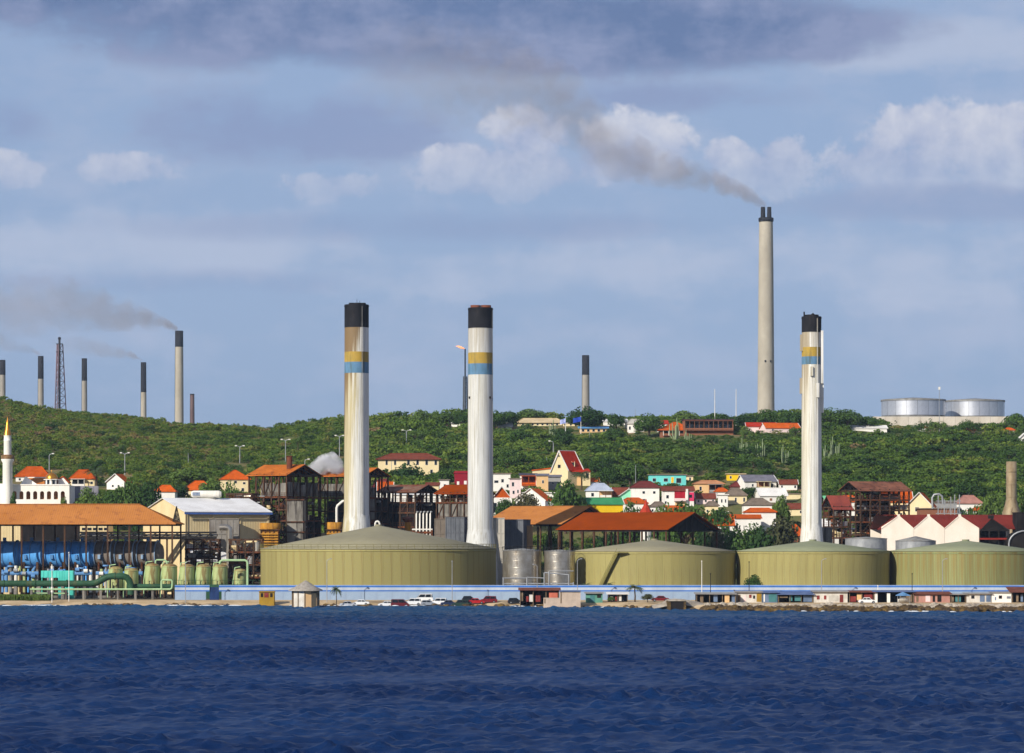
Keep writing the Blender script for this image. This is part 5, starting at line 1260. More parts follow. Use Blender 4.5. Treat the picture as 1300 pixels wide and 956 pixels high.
# --- buildings on the hilltop
def top(*a, **k): house(*a, **k)
top('hotel', 'long beige roofed building on the hilltop left of the flags', 657, 714, 541, 536.5, ('hip', 531, beige_roof, .12), w_cream, W(8, .5, 2.4, 2.2), depth=12, cat='building', over=1.0)
top('pavilion', 'blue awning pavilion on the hilltop below the big dark tree', 736, 771, 549, 543.5, ('shed', 540.5, sky_roof), w_peach, W(5, .45, 3, 3, ), depth=8, cat='building', over=.9)
top('house', 'white hilltop house left of the round white tank', 766, 794, 541, 535, ('shed', 531.5, white_roof), w_white, (), depth=8)
top('house', 'white hilltop house with grey roof right of the round white tank', 797, 818, 549, 538, ('hip', 532, mat('pale_grey_roof', '#b8b2a6', '#a49e92', .4, .8), .2), w_white, W(3, .5, 2.2, 4), depth=8)
top('house', 'red walled annex with white steps on the hilltop, left of the pyramid roof', 834, 848, 548, 538, ('shed', 533, tile_red), w_white, ((.6, .4, 3, 3),), depth=7)
top('restaurant', 'hilltop restaurant with an orange pyramid roof and dark verandah', 838, 878, 554, 546, ('hip', 536, tile_orange, .44), w_brown, (), depth=14, cat='building', over=1.2, extra=verandah(w_white, w_brown, .1, .95, .1, .9))
top('terrace_building', 'long dark timber terrace with pillars on the hilltop behind two thin white masts', 868, 931, 552, 533, ('flat', None, mat('plum_fascia', '#5a3f4c', '#4a3440', .4, .7)), w_brown, W(5, .5, 7, 7), depth=12, cat='building', extra=verandah(w_brown, w_brown, .02, .98, .3, .92))
top('house', 'small orange-white gable roof in front of the hilltop terrace', 876, 896, 552, 546, ('gable_y', 540.5, white_roof), tile_orange, (), depth=7)
top('house', 'long red roofed hilltop house right of the tall concrete chimney base', 948, 985, 549, 541, ('gable_x', 536.5, tile_red), w_pink, (), depth=9)
top('house', 'pink gabled hilltop house with a red roof left of the slim smokestack', 972, 1016, 549, 543, ('gable_x', 537, tile_orange), w_pink, ((.2, .5, 2, 2),), depth=10, rz=12)
top('house', 'long low white roofed building on the hill below the big silver tanks', 1079, 1126, 548, 543.5, ('gable_x', 540, white_roof), w_white, (), depth=12)
top('house', 'tiny orange roofed hut below the left hilltop silver tank', 1164, 1176, 548, 543, ('hip', 540.5, tile_orange, .3), w_white, (), depth=5)
top('house', 'tiny white house high on the ridge left of the second smokestack', 573, 586, 542, 537, ('gable_x', 533, white_roof), w_white, (), depth=6, rz=-15)
top('house', 'orange roofed hut on the ridge below the right silver tank', 1225, 1238, 550, 546, ('hip', 543, tile_orange, .3), w_peach, (), depth=5)
top('house', 'orange and white hut on the ridge near the right silver tank', 1272, 1288, 550, 546, ('hip', 543, tile_orange, .3), w_white, (), depth=5)

# --- smaller houses that fill the gaps of the village
house('house', 'long white garden terrace below the red railed verandah', 664, 706, 634, 626, ('flat', None, w_white), w_white, (), depth=4)
house('house', 'pale turquoise walled yard left of the big green tree', 685, 700, 641, 633, ('flat', None, w_turq), w_white, (), Y=1110, depth=4)
house('house', 'tiny white house with an orange ridge right of the steep house', 750, 760, 616, 610.5, ('gable_x', 607, tile_orange), w_white, ((.5, .5, 2, 2.5),), depth=5)
house('house', 'pale yellow house end at the right of the turquoise house', 872, 880, 614, 604.5, ('flat', None, flat_roof), w_cream, ((.5, .6, 2, 4),), depth=6)
house('house', 'pink washed house with red roof below the peach bungalow', 884, 908, 640, 632, ('gable_x', 626.5, tile_brown), w_pink, W(3, .5, 2, 3), depth=6)
house('house', 'white cottage with grey roof left of the bushes above the shed', 826, 846, 652, 643, ('hip', 637, thatch_grey, .3), w_white, W(2, .5, 2, 3), Y=1090, depth=6)
house('house', 'cream cottage with a red roof left of the slim smokestack', 999, 1019, 652, 645, ('gable_x', 639, tile_brown), w_cream, W(2, .5, 2, 3), Y=1082, depth=6)
house('house', 'pale cottage with an orange roof behind the burnt frame left end', 1064, 1092, 652, 637, ('hip', 629, tile_orange, .3), w_white, W(3, .5, 2, 3), Y=1080, depth=8)
house('house', 'grey concrete house behind the substation gantry', 1186, 1214, 648, 638, ('flat', None, flat_roof), w_grey, W(3, .5, 3, 3), Y=1075, depth=7)
house('house', 'cream house with brown roof right of the large cream house', 541, 557, 640, 616, ('shed', 612, tile_brown), w_cream, W(2, .55, 2, 3), Y=1110, depth=6)
house('house', 'white house with red roof between mosque and cream warehouse', 196, 222, 640, 624, ('hip', 616, tile_orange, .3), w_white, W(3, .5, 2, 3), Y=1090, depth=8)
house('house', 'white house with a maroon roof left of the yellow house', 700, 734, 660, 643, ('gable_x', 637.5, white_roof), w_white, W(3, .4, 3, 3), Y=1068, depth=8)
house('house', 'cream hilltop bungalow with a white roof left of the blue pavilion', 715, 734, 541, 537.5, ('flat', None, white_roof), w_cream, W(3, .5, 2, 2), depth=7)
house('house', 'low white bungalow beneath the skyline trees left of the beige hotel', 632, 650, 546, 541, ('gable_x', 537, white_roof), w_white, W(3, .5, 2, 2), depth=7)

house('house', 'small white house with rust roof between bungalow and maroon roof', 908, 924, 632, 624, ('hip', 619.5, tile_orange, .3), w_white, W(2, .5, 2, 3), depth=6)
house('house', 'cream cottage with a thatch-grey roof below the peach bungalow', 896, 912, 650, 642, ('hip', 636.5, thatch_grey, .3), w_cream, W(2, .5, 2, 3), Y=1088, depth=6)
house('house', 'mint cottage with a terracotta roof left of the bushes by the turret', 846, 868, 656, 648, ('gable_x', 642, tile_orange), w_mint, W(2, .5, 2, 3), Y=1072, depth=6)
house('house', 'white cottage with red-brown roof high above the white gabled house', 990, 1012, 622, 614, ('gable_x', 609, tile_brown), w_white, W(2, .5, 2, 3), depth=6)
house('house', 'pale pink cottage behind the pylons with brown roof', 1222, 1240, 632, 624, ('gable_x', 619, tile_brown), w_pink, W(2, .5, 2, 3), depth=6)
# ---------------------------------------------------------------- big silver tanks, masts and flags on the hilltop
def hill_tank(label, pxl, pxr, top_row, base_row, Y):
    x = X((pxl + pxr) / 2, Y); r = S(pxr - pxl, Y) / 2; z = Z(base_row, Y); t = thing('hilltop_tank', label, 'tank', (x, Y, z)); h = Z(top_row, Y) - z
    n = 18; me = None
    MB().lathe([(r - .15, -8), (r - .15, h - .1)], 64).obj('shell', grey_steel, t)
    st = 2 * math.pi / n; b = MB(); k = 5
    pts = [(rr * math.cos(-st / 2 + .004 + (st - .008) * i / k), rr * math.sin(-st / 2 + .004 + (st - .008) * i / k), zz) for zz in (0, h) for rr in (r,) for i in range(k + 1)]
    b.grid_faces([(i, i + 1, k + 2 + i, k + 1 + i) for i in range(k)], pts, True); me = b.mesh('shell_plate', bright_silver)
    for i in range(n): link('shell_plate', me, t, (0, 0, 0), st * i)
    MB().lathe([(r + .3, h - .9), (r + .3, h), (r - .2, h + .05), (.1, h + 1.2)], 64).obj('rim', grey_steel, t)
    return t
YT = 1640
hill_tank('left one of two big silver tanks on the hilltop', 1119, 1200, 507.5, 528, YT)
hill_tank('right one of two big silver tanks on the hilltop', 1200, 1275, 508.5, 529, YT + 22)
def berm():
    x = X(1198, YT - 30); Y = YT - 30; z = ground(x, Y); t = thing('tank_berm', 'low white retaining wall around the foot of the hilltop tanks', 'wall', (x, Y, Z(533, Y))); w = S(178, Y)
    for q in range(-6, 7): CLEAR.append((x + q * w / 12, Y - 3, 9))
    SHORT.append((x, Y, w / 2, 60.0))
    n = 12
    for k in range(n): MB().box(-w / 2 + w * k / n + .05, -w / 2 + w * (k + 1) / n - .05, 0, 6, -6, S(4.2, Y)).obj('wall_panel', mat('berm_wall', '#cfc6b8', '#b8ae9e', .1, .9), t)
berm()
def mast(name, label, px, top_row, base_row, r=0.16, Y=None, m=None, cat='mast', group=None, base=None):
    if Y is None: x, Y, z = at_ground(px, base_row)
    else: x = X(px, Y); z = ground(x, Y)
    t = thing(name, label, cat, (x, Y, z), 0, group)
    MB().cyl((0, 0, -.5), (0, 0, Z(top_row, Y) - z), r, r * .6, 8).obj('pole', m or galv, t)
    MB().cyl((0, 0, -.3), (0, 0, .4), r * 2.2, n=8).obj('foot', old_concrete, t)
    return t, Y, z
mast('mast', 'left of two thin white masts before the hilltop terrace', 907.5, 494, 544, .22, m=white_paint)
mast('mast', 'right of two thin white masts before the hilltop terrace', 934.5, 494, 544, .22, m=white_paint)
t, Y, z = mast('mast', 'thin lattice mast standing in front of the hilltop silver tanks', 1192.5, 491, 548, .18)
MB().cbox((0, 0, Z(493, Y) - z), (.9, .9, 1.4)).obj('antenna', white_paint, t)
for px, tr, br, lb in ((706.5, 520, 532, 'thin wooden pole on the skyline right of the beige hotel roof'), (806.5, 519, 532, 'thin wooden pole on the skyline above the white hilltop house'), (945, 527, 540, 'white pole on the hilltop left of the tall concrete chimney'),
                       (748.5, 548, 567, 'bare pole on the slope right of the flag poles'), (658, 551, 563, 'short bare pole on the slope below the beige hotel'), (1184, 613, 626, 'thin pole behind the cream house at right'),
                       (239, 575, 590, 'short white pole in scrub above the cream warehouse'), (694, 580, 598, 'thin pole left of the steep red roof'), (807, 590, 622, 'thin dark pole left of the turquoise house'), (497, 585, 612, 'pale pole before the large cream house')):
    mast('utility_pole', lb, px, tr, br, .14, m=galv, cat='pole')
def flag(label, px, top_row, base_row, fl):
    t, Y, z = mast('flagpole', 'white flagpole carrying the ' + label + ' flag', px, top_row, base_row, .2, m=white_paint, cat='flagpole')
    a, b, ww, colm = fl; k = S(1, Y); x, zt = 0.25, Z(a, Y) - z; hh = k * b; n = 8
    f = MB(); pts = []
    for j in range(3):
        for i in range(n + 1):
            u = i / n; pts.append((-ww * k * u, .5 * math.sin(u * 6 + j * .5) * u, zt - hh * j / 2 - u * k * 2.2))
    f.grid_faces([(j * (n + 1) + i, j * (n + 1) + i + 1, (j + 1) * (n + 1) + i + 1, (j + 1) * (n + 1) + i) for j in range(2) for i in range(n)], pts, True)
    o = f.obj('flag', colm, None); o.location = (X(px, Y), Y - .2, z)
    tag(o, label + ' flag flying leftward from its pole', 'flag')
flag('blue and white', 718, 530, 565, (531, 6, 7, mat('flag_blue_white', '#4a66c8', '#c8cee6', 2.0, .7)))
flag('deep blue', 737.5, 528, 562, (529, 6, 10, mat('flag_blue', '#2c49b0', '#24409c', 1.0, .7)))
def round_tank():
    x, Y, z = at_ground(795, 546); t = thing('water_tank', 'round white water tank on a stem between white hilltop houses', 'water tank', (x, Y, z)); k = S(1, Y)
    r = 3.3 * k; zc = Z(535, Y) - z
    MB().lathe([(.05, zc - r)] + [(r * math.cos(R(a)), zc + r * math.sin(R(a))) for a in range(-80, 81, 16)] + [(.05, zc + r)], 20).obj('bulb', white_paint, t)
    MB().cyl((0, 0, -1), (0, 0, zc), .6, n=10).obj('stem', white_paint, t)
round_tank()
def roundel():
    x, Y, z = at_ground(720, 566); t = thing('water_basin', 'pale blue round basin on the slope at the foot of the flagpoles', 'basin', (x, Y, z)); k = S(1, Y)
    MB().lathe([(7.5 * k, -1), (7.5 * k, 1.1), (7 * k, 1.2), (6.6 * k, .7)], 28).obj('wall', mat('pale_blue_concrete', '#a9c9d0', '#93b4bc', .4, .8), t)
roundel()

# ---------------------------------------------------------------- street lamps on the hillside road
def road_lamp(label, px, top_row, base_row, arms):
    x, Y, z = at_ground(px, base_row); t = thing('street_lamp', label, 'street lamp', (x, Y, z), 0, 'street lamps along the hillside road'); h = Z(top_row, Y) - z; k = S(1, Y)
    MB().cyl((0, 0, -.5), (0, 0, h - .8), .22, .16, 8).obj('pole', galv, t)
    CLEAR.append((x, Y - 5, 6)); SHORT.append((x, Y, 5, 45.0))
    for s_ in arms:
        MB().tube([(0, 0, h - 1.0), (s_ * .6 * k, 0, h - .35), (s_ * 3.6 * k, 0, h)], .13, 6).obj('arm', galv, t)
        MB().cbox((s_ * 4.9 * k, 0, h + .05), (2.6 * k, .8, .4)).obj('lamp_head', white_paint, t)
for a in [('single-armed street lamp above the gold dome', 62.5, 576, 597, (1,)), ('double-armed street lamp right of the gabled white house', 158.5, 575, 603, (-1, 1)), ('double-armed street lamp above the cream house with pyramid roof', 304.5, 566, 588, (-1, 1)),
          ('double-armed street lamp above the boiler frame stack', 362.5, 558, 586, (-1, 1)), ('double-armed street lamp just left of the stained smokestack', 431, 553, 580, (-1, 1)), ('double-armed street lamp above the large cream house', 516, 546, 568, (-1, 1)),
          ('single-armed street lamp up-left of the steep red roof', 702.5, 560, 576, (-1,)), ('small single lamp left of the steam cloud', 387, 583, 600, (1,)), ('double-armed street lamp before the orange roofs right of the shed', 919, 650, 668, (-1, 1))]:
    road_lamp(*a)

# ---------------------------------------------------------------- refinery beyond the hill
far_conc = mat('far_concrete', '#9d978c', '#8a847a', 0.04, .85, stain='#7d7262', stain_amt=.3, stain_scale=.1, vert=.1)
pale_conc = mat('pale_chimney_concrete', '#b0a898', '#9b9384', 0.05, .85, stain='#8d806a', stain_amt=.3, stain_scale=.12, vert=.08)
cap_mat = mat('dark_cap', '#2a2a2e', '#222226', .2, .8)
brick_red = mat('maroon_chimney', '#6e5a56', '#5c4a48', .1, .85)
def refinery_chimney(label, pxl, pxr, top_row, cap_row, Y=2600, m=far_conc, foot=540, mcap=cap_mat):
    x = X((pxl + pxr) / 2, Y); z = ground(x, Y); t = thing('refinery_chimney', label, 'chimney', (x, Y, z)); r = S(pxr - pxl, Y) / 2; h = Z(top_row, Y) - z; hc = Z(cap_row, Y) - z; hf = Z(foot, Y) - z
    rr = lambda q: r * (1.0 + .14 * (1 - (q - hf) / (h - hf)))
    MB().lathe([(rr(0), -1), (rr(hf), hf), (rr(hc), hc)], 28).obj('shaft', m, t)
    MB().lathe([(rr(hc) + .05, hc), (rr(h) + .05, h), (rr(h) * .7, h), (rr(h) * .7, h - 2)], 28).obj('cap', mcap, t)
    rb = MB()
    for k in range(1, 9):
        q = hf + (hc - hf) * k / 9; rb.lathe([(rr(q), q - .2), (rr(q) + .12, q), (rr(q), q + .2)], 28, cap=False)
    rb.obj('lift_joints', m, t)
    ld = MB(); ld.bar((-rr(hf) * .95, -rr(hf) * .4, hf - 10), (-rr(h) * .95, -rr(h) * .4, h), .3); ld.obj('ladder', dark_steel, t)
    return t
refinery_chimney('far refinery chimney cut by the left edge of the frame', 0, 6.8, 457, 476)
refinery_chimney('grey far chimney with a long dark cap left of the flare tower', 48.5, 55.2, 452, 481)
refinery_chimney('slim far chimney just right of the flare tower', 104, 110.4, 455, 483.5)
refinery_chimney('far chimney with pale lower half trailing faint smoke', 179, 185.6, 460, 498, m=pale_conc)
refinery_chimney('tallest chimney of the left refinery group, trailing grey smoke', 222.5, 232.5, 420, 440.5, m=pale_conc)
refinery_chimney('short maroon chimney right of the tallest left one', 241.5, 246.7, 500, 501.5, m=brick_red)
refinery_chimney('lone far chimney on the ridge right of the second smokestack', 739, 748, 451, 476)
def tall_chimney():
    Y = 2250; x = X(972.5, Y); z = ground(x, Y); t = thing('tall_chimney', 'tallest concrete chimney with four dark flues and a smoke trail', 'chimney', (x, Y, z)); h = lambda r: Z(r, Y) - z; k = S(1, Y)
    MB().lathe([(13.4 * k, -1), (10.8 * k, h(520)), (10.2 * k, h(440)), (9.4 * k, h(340)), (8.7 * k, h(281))], 40).obj('shaft', pale_conc, t)
    n = 16; hs = h(520); he = h(284)
    for q in range(n):
        zz = hs + (he - hs) * q / n; f = (zz - hs) / (he - hs); rr = (10.8 - 2.1 * f) * k
        MB().lathe([(rr * .99, zz - .5), (rr + .14, zz), (rr * .99, zz + .5)], 40, cap=False).obj('lift_joint', pale_conc, t)
    MB().lathe([(8.75 * k, h(282)), (9.6 * k, h(280.5)), (9.6 * k, h(277)), (8.9 * k, h(276.5))], 40).obj('crown', cap_mat, t)
    for dx, dy in ((-4.2, -1.5), (3.9, -1.5), (-3.4, 3), (4.4, 3)): MB().lathe([(2.9 * k, h(278)), (2.5 * k, h(263)), (2.0 * k, h(263)), (2.0 * k, h(265))], 16, (dx * k, dy * k)).obj('flue', cap_mat, t)
    for a in (-100, -60): MB().cbox((math.cos(R(a)) * 10.3 * k, math.sin(R(a)) * 10.3 * k, h(459)), (1.0, 1.0, 1.4)).obj('warning_lamp', cap_mat, t)
tall_chimney()
def lattice_tower(name, label, px, w_top, w_bot, top_row, bot_row, Y, core=None, m=None, nseg=9, cat='flare tower'):
    x = X(px, Y); z = ground(x, Y); t = thing(name, label, cat, (x, Y, z)); h0, h1 = Z(bot_row, Y) - z, Z(top_row, Y) - z; k = S(1, Y); m = m or mat('red_white_steel', '#8a5a54', '#6a6470', .05, .8)
    def c(f, i): 
        w = (w_bot + (w_top - w_bot) * f) * k / 2; a = R(20 + 120 * i); return Vector((w * math.cos(a), w * math.sin(a), h0 + (h1 - h0) * f))
    for i in range(3): MB().bar(c(-h0 / (h1 - h0), i), c(1, i), .7).obj('leg', m, t)
    b = MB()
    for q in range(nseg):
        for i in range(3):
            b.bar(c(q / nseg, i), c((q + 1) / nseg, (i + 1) % 3), .35); b.bar(c((q + 1) / nseg, i), c((q + 1) / nseg, (i + 1) % 3), .35)
    b.obj('lattice', m, t)
    if core: MB().cyl((0, 0, 0), (0, 0, Z(core[0], Y) - z), core[1] * k, core[1] * k * .9, 12).obj('flare_pipe', cap_mat if core[2] else far_conc, t)
    return t, k, Z(core[0], Y) - z if core else h1
t, k, h = lattice_tower('flare_tower', 'lattice flare tower among the left refinery chimneys', 75.5, 8.5, 17, 437, 522, 2600, (430, 1.5, True))
MB().cyl((0, 0, h - .5), (0, 0, h + 2 * k), 2.2 * k, 1.4 * k, 12).obj('burner', cap_mat, t)
for zz in (437, 447): MB().lathe([(4.5 * k, Z(zz, 2600) - t.location.z), (4.5 * k, Z(zz, 2600) - t.location.z + .5)], 12).obj('platform', cap_mat, t)
lattice_tower('flare_tower', 'thin grey flare tower with a small flame, beside the second smokestack', 590.5, 5.0, 6.5, 478, 525, 2300, (443, 1.0, True), mat('grey_lattice', '#5c6066', '#4c5056', .05, .8), 8)
def flame():
    Y = 2300; x, z = X(590, Y), Z(443, Y); k = S(1, Y)
    m = bpy.data.materials.new('flame_gas'); m.use_nodes = True; nt = m.node_tree; b = nt.nodes['Principled BSDF']
    b.inputs['Base Color'].default_value = (.8, .3, .12, 1); b.inputs['Emission Color'].default_value = (1, .38, .16, 1); b.inputs['Emission Strength'].default_value = .75
    o = MB().tube([(0, 0, 0), (-2 * k, 0, 1.0 * k), (-5 * k, 0, 1.8 * k), (-8 * k, 0, 3.2 * k), (-11.5 * k, 0, 3.6 * k)], [.3 * k, .9 * k, 1.5 * k, 1.1 * k, .1 * k], 10).obj('flame', m, None, (x, Y, z))
    tag(o, 'small orange flame streaming left from the thin flare tower', 'flame')
flame()
# ---------------------------------------------------------------- plants
def leaf_mat(name, stops, attr=None, var=0.35):
    m = bpy.data.materials.new(name); m.use_nodes = True; nt = m.node_tree; b = nt.nodes['Principled BSDF']
    b.inputs['Roughness'].default_value = .7; b.inputs['Specular IOR Level'].default_value = .15
    rp = nt.nodes.new('ShaderNodeValToRGB'); el = rp.color_ramp.elements
    while len(el) < len(stops): el.new(.5)
    for e, (p, c) in zip(el, stops): e.position = p; e.color = tuple(c) + (1,)
    if attr:
        a = nt.nodes.new('ShaderNodeAttribute'); a.attribute_type = 'INSTANCER'; a.attribute_name = attr; src = E(nt, a.outputs['Fac'])
    else:
        a = nt.nodes.new('ShaderNodeObjectInfo'); src = E(nt, a.outputs['Random'])
    tc = nt.nodes.new('ShaderNodeTexCoord'); g = noise(nt, tc.outputs['Object'], .9, 3, .6)
    nt.links.new((src + (g - .5) * var).clamp().k, rp.inputs[0])
    nt.links.new(rp.outputs[0], b.inputs['Base Color'])
    tr = nt.nodes.new('ShaderNodeBsdfTranslucent'); mx = nt.nodes.new('ShaderNodeMixShader'); mx.inputs[0].default_value = .18
    nt.links.new(rp.outputs[0], tr.inputs[0]); nt.links.new(b.outputs[0], mx.inputs[1]); nt.links.new(tr.outputs[0], mx.inputs[2])
    nt.links.new(mx.outputs[0], nt.nodes['Material Output'].inputs[0])
    return m
scrub_leaf = leaf_mat('scrub_leaves', [(0, (.030, .068, .010)), (.35, (.082, .140, .016)), (.62, (.140, .190, .024)), (.82, (.185, .175, .040)), (1, (.21, .145, .065))], 'tint')
tree_leaf = leaf_mat('tree_leaves', [(0, (.024, .060, .012)), (.5, (.055, .110, .018)), (1, (.105, .165, .030))])
olive_leaf = leaf_mat('dry_bush_leaves', [(0, (.05, .06, .022)), (.5, (.075, .075, .03)), (1, (.10, .075, .04))])
palm_leaf = leaf_mat('palm_leaves', [(0, (.045, .075, .025)), (.5, (.07, .10, .035)), (1, (.10, .12, .05))])
bark = mat('bark', '#5a4a3a', '#463a2e', 1.5, .9)

def leaf_cloud(centres, radii, n, size, g, flat=.6):
    """many small leaf faces spread round clump centres"""
    k = g.integers(0, len(centres), n); C_ = np.array(centres)[k]; Rr = np.array(radii)[k]
    d = g.normal(size=(n, 3)); d /= np.linalg.norm(d, axis=1)[:, None]
    r = np.cbrt(g.random(n))[:, None] * .35 + .65
    p = C_ + d * r * Rr
    nr = d * np.array([1, 1, 1.0]) + g.normal(size=(n, 3)) * .55 + np.array([0, 0, .35]); nr /= np.linalg.norm(nr, axis=1)[:, None]
    u = np.cross(nr, g.normal(size=(n, 3))); u /= np.linalg.norm(u, axis=1)[:, None]; w = np.cross(nr, u)
    s = (size * (.6 + .8 * g.random(n)))[:, None]
    q = np.stack([p - u * s * .5, p + w * s * flat * .5, p + u * s * .5, p - w * s * flat * .5], 1)
    return q.reshape(-1, 3)
def quads_mesh(name, co, m):
    n = len(co) // 4; me = bpy.data.meshes.new(name)
    me.vertices.add(len(co)); me.vertices.foreach_set('co', co.reshape(-1)); me.loops.add(len(co)); me.loops.foreach_set('vertex_index', np.arange(len(co)))
    me.polygons.add(n); me.polygons.foreach_set('loop_start', np.arange(0, len(co), 4)); me.polygons.foreach_set('loop_total', np.full(n, 4))
    me.materials.append(m); me.update(calc_edges=True); return me

def umbrella_cloud(g, dia=6.0, h=2.6, n=230, size=.62, clumps=16):
    cs, rs = [], []
    for _ in range(clumps):
        a = g.random() * 6.283; r = math.sqrt(g.random()) * dia * .40
        z = h * (.68 + .2 * (1 - (r / (dia * .5)) ** 2) + .12 * g.normal()); cs.append((r * math.cos(a), r * math.sin(a), z)); k = .5 + .5 * g.random(); rs.append((dia * .17 * k, dia * .17 * k, h * .2 * k))
    for _ in range(5):
        a = g.random() * 6.283; cs.append((math.cos(a) * dia * .25, math.sin(a) * dia * .25, h * .35)); rs.append((dia * .16, dia * .16, h * .28))
    return leaf_cloud(cs, rs, n, size, g)
def bush_cloud(g, dia, h, n, size, clumps=14):
    cs, rs = [], []
    for _ in range(clumps):
        v = g.normal(size=3); v /= np.linalg.norm(v); v[2] = abs(v[2]) * .9; k = .55 + .35 * g.random()
        cs.append((v[0] * dia * .5 * k * .8, v[1] * dia * .5 * k * .8, h * (.38 + v[2] * .5 * k))); q = .6 + .5 * g.random(); rs.append((dia * .19 * q, dia * .19 * q, h * .19 * q))
    return leaf_cloud(cs, rs, n, size, g)

def scrub():
    g = np.random.default_rng(12)
    protos = []
    for k in range(6):
        gg = np.random.default_rng(100 + k)
        co = umbrella_cloud(gg, 6.0, 2.7, 250, .66) if k < 4 else bush_cloud(gg, 4.6, 2.9, 230, .6)
        protos.append(bpy.data.objects.new('scrub_bush', quads_mesh('scrub_bush', co, scrub_leaf)))
    col = bpy.data.collections.new('scrub_sources')
    for p in protos: col.objects.link(p)
    pts, sc, rot, idx, tint = [], [], [], [], []
    Y = 1000.0
    from mathutils import noise as mn
    while Y < 1665:
        step = 2.75 + (Y - 1000) * .0011
        half = 650 / F * Y + 70
        x = -half
        while x < half:
            px, py = x + g.normal() * 1.0, Y + g.normal() * 1.0
            x += step
            d = mn.noise((px * .02, py * .02, 0)); d2 = mn.noise((px * .06 + 9, py * .06, 3))
            if d2 + d * .4 < -.42: continue
            if any((px - a) ** 2 + (py - b) ** 2 < r * r for a, b, r in CLEAR if abs(py - b) < r): continue
            if 1608 < py and px > 170 and px < 275: continue
            rpx = 650 + px * F / py
            s = (.55 + (1.45 if rpx > 480 else .8) * g.random() ** 2.6) * (1.0 if rpx > 480 else .72 + .28 * max(0, (rpx - 250) / 230)) * (1.0 + .3 * d)
            if any(abs(px - a) < hw and 0 < b - py < dp for a, b, hw, dp in SHORT): s *= .42
            if py < 1080: s *= .8
            if py < 1270 and 560 < rpx < 1030: s *= .62
            pts.append((px, py, ground(px, py) - .15)); sc.append((s * (.9 + .35 * g.random()), s * (.9 + .35 * g.random()), s * (.75 + .5 * g.random()) * (1 - .25 * max(0, min(1, (rpx - 500) / 250)))))
            rot.append(g.random() * 6.283); idx.append(int(g.integers(0, 6)) if d < .2 else int(g.integers(0, 4)))
            left = max(0, min(1, (420 - rpx) / 260)) * max(0, min(1, (py - 1150) / 250))
            right = max(0, min(1, (rpx - 620) / 350))
            tint.append(max(0, min(1, .36 - .13 * right + .20 * d + .17 * g.normal() + .14 * left + (.3 if g.random() < .05 + .16 * left else 0))))
        Y += step * .92
    me = bpy.data.meshes.new('hillside_scrub'); me.from_pydata(pts, [], [])
    for nm, tp, dat in (('iscale', 'FLOAT_VECTOR', [c for v in sc for c in v]), ('irot', 'FLOAT', rot), ('tint', 'FLOAT', tint)):
        a = me.attributes.new(nm, tp, 'POINT'); a.data.foreach_set('vector' if tp == 'FLOAT_VECTOR' else 'value', dat)
    a = me.attributes.new('iidx', 'INT', 'POINT'); a.data.foreach_set('value', idx)
    o = link('hillside_scrub', me); stuff(o, 'green thorn scrub covering the whole hillside')
    ng = bpy.data.node_groups.new('scatter_scrub', 'GeometryNodeTree')
    ng.interface.new_socket('Geometry', in_out='INPUT', socket_type='NodeSocketGeometry'); ng.interface.new_socket('Geometry', in_out='OUTPUT', socket_type='NodeSocketGeometry')
    N, Lk = ng.nodes, ng.links
    gi, go = N.new('NodeGroupInput'), N.new('NodeGroupOutput'); ci = N.new('GeometryNodeCollectionInfo'); ci.inputs['Collection'].default_value = col; ci.inputs['Separate Children'].default_value = True
    iop = N.new('GeometryNodeInstanceOnPoints'); iop.inputs['Pick Instance'].default_value = True
    def attr(nm, tp):
        n = N.new('GeometryNodeInputNamedAttribute'); n.data_type = tp; n.inputs[0].default_value = nm; return n.outputs[0]
    cx = N.new('ShaderNodeCombineXYZ'); Lk.new(attr('irot', 'FLOAT'), cx.inputs[2])
    e2r = N.new('FunctionNodeEulerToRotation'); Lk.new(cx.outputs[0], e2r.inputs[0])
    Lk.new(gi.outputs[0], iop.inputs['Points']); Lk.new(ci.outputs[0], iop.inputs['Instance']); Lk.new(attr('iidx', 'INT'), iop.inputs['Instance Index'])
    Lk.new(e2r.outputs[0], iop.inputs['Rotation']); Lk.new(attr('iscale', 'FLOAT_VECTOR'), iop.inputs['Scale']); Lk.new(iop.outputs[0], go.inputs[0])
    md = o.modifiers.new('scatter', 'NODES'); md.node_group = ng
    print('scrub bushes', len(pts))

# --- single trees: a few built once, copied with their parts
TREES = {}
def make_tree(kind):
    g = np.random.default_rng(hash(kind) % 1000 if False else {'round_a': 1, 'round_b': 2, 'round_c': 3, 'flat_a': 4, 'flat_b': 5, 'dry': 6, 'hedge': 7}[kind])
    nm = 'dry_bush' if kind == 'dry' else 'thorn_tree' if kind.startswith('flat') else 'hedge_bush' if kind == 'hedge' else 'leafy_tree'
    t = bpy.data.objects.new(nm, None); COL.objects.link(t); t['category'] = 'bush' if kind in ('dry', 'hedge') else 'tree'
    if kind.startswith('flat'): co = umbrella_cloud(g, 10, 6, 900, .75, 30); hb = 3.6
    elif kind == 'hedge': co = bush_cloud(g, 10, 6.5, 2600, .62, 40); hb = 2.0
    else: co = bush_cloud(g, 10, 8.5, 2400, .66, 40); hb = 3.0
    link('crown', quads_mesh('crown', co, olive_leaf if kind == 'dry' else tree_leaf), t)
    b = MB(); b.tube([(0, 0, -1), (.1, .05, hb * .6), (-.05, .1, hb * 1.3)], [.45, .32, .22], 8)
    for a in range(5):
        th = a * 1.257 + .4; b.tube([(0, 0, hb * .7), (math.cos(th) * 1.3, math.sin(th) * 1.3, hb * 1.15), (math.cos(th) * 2.6, math.sin(th) * 2.6, hb * 1.5)], [.2, .13, .07], 6)
    b.obj('trunk', bark, t)
    TREES[kind] = t; return t
_used = set()
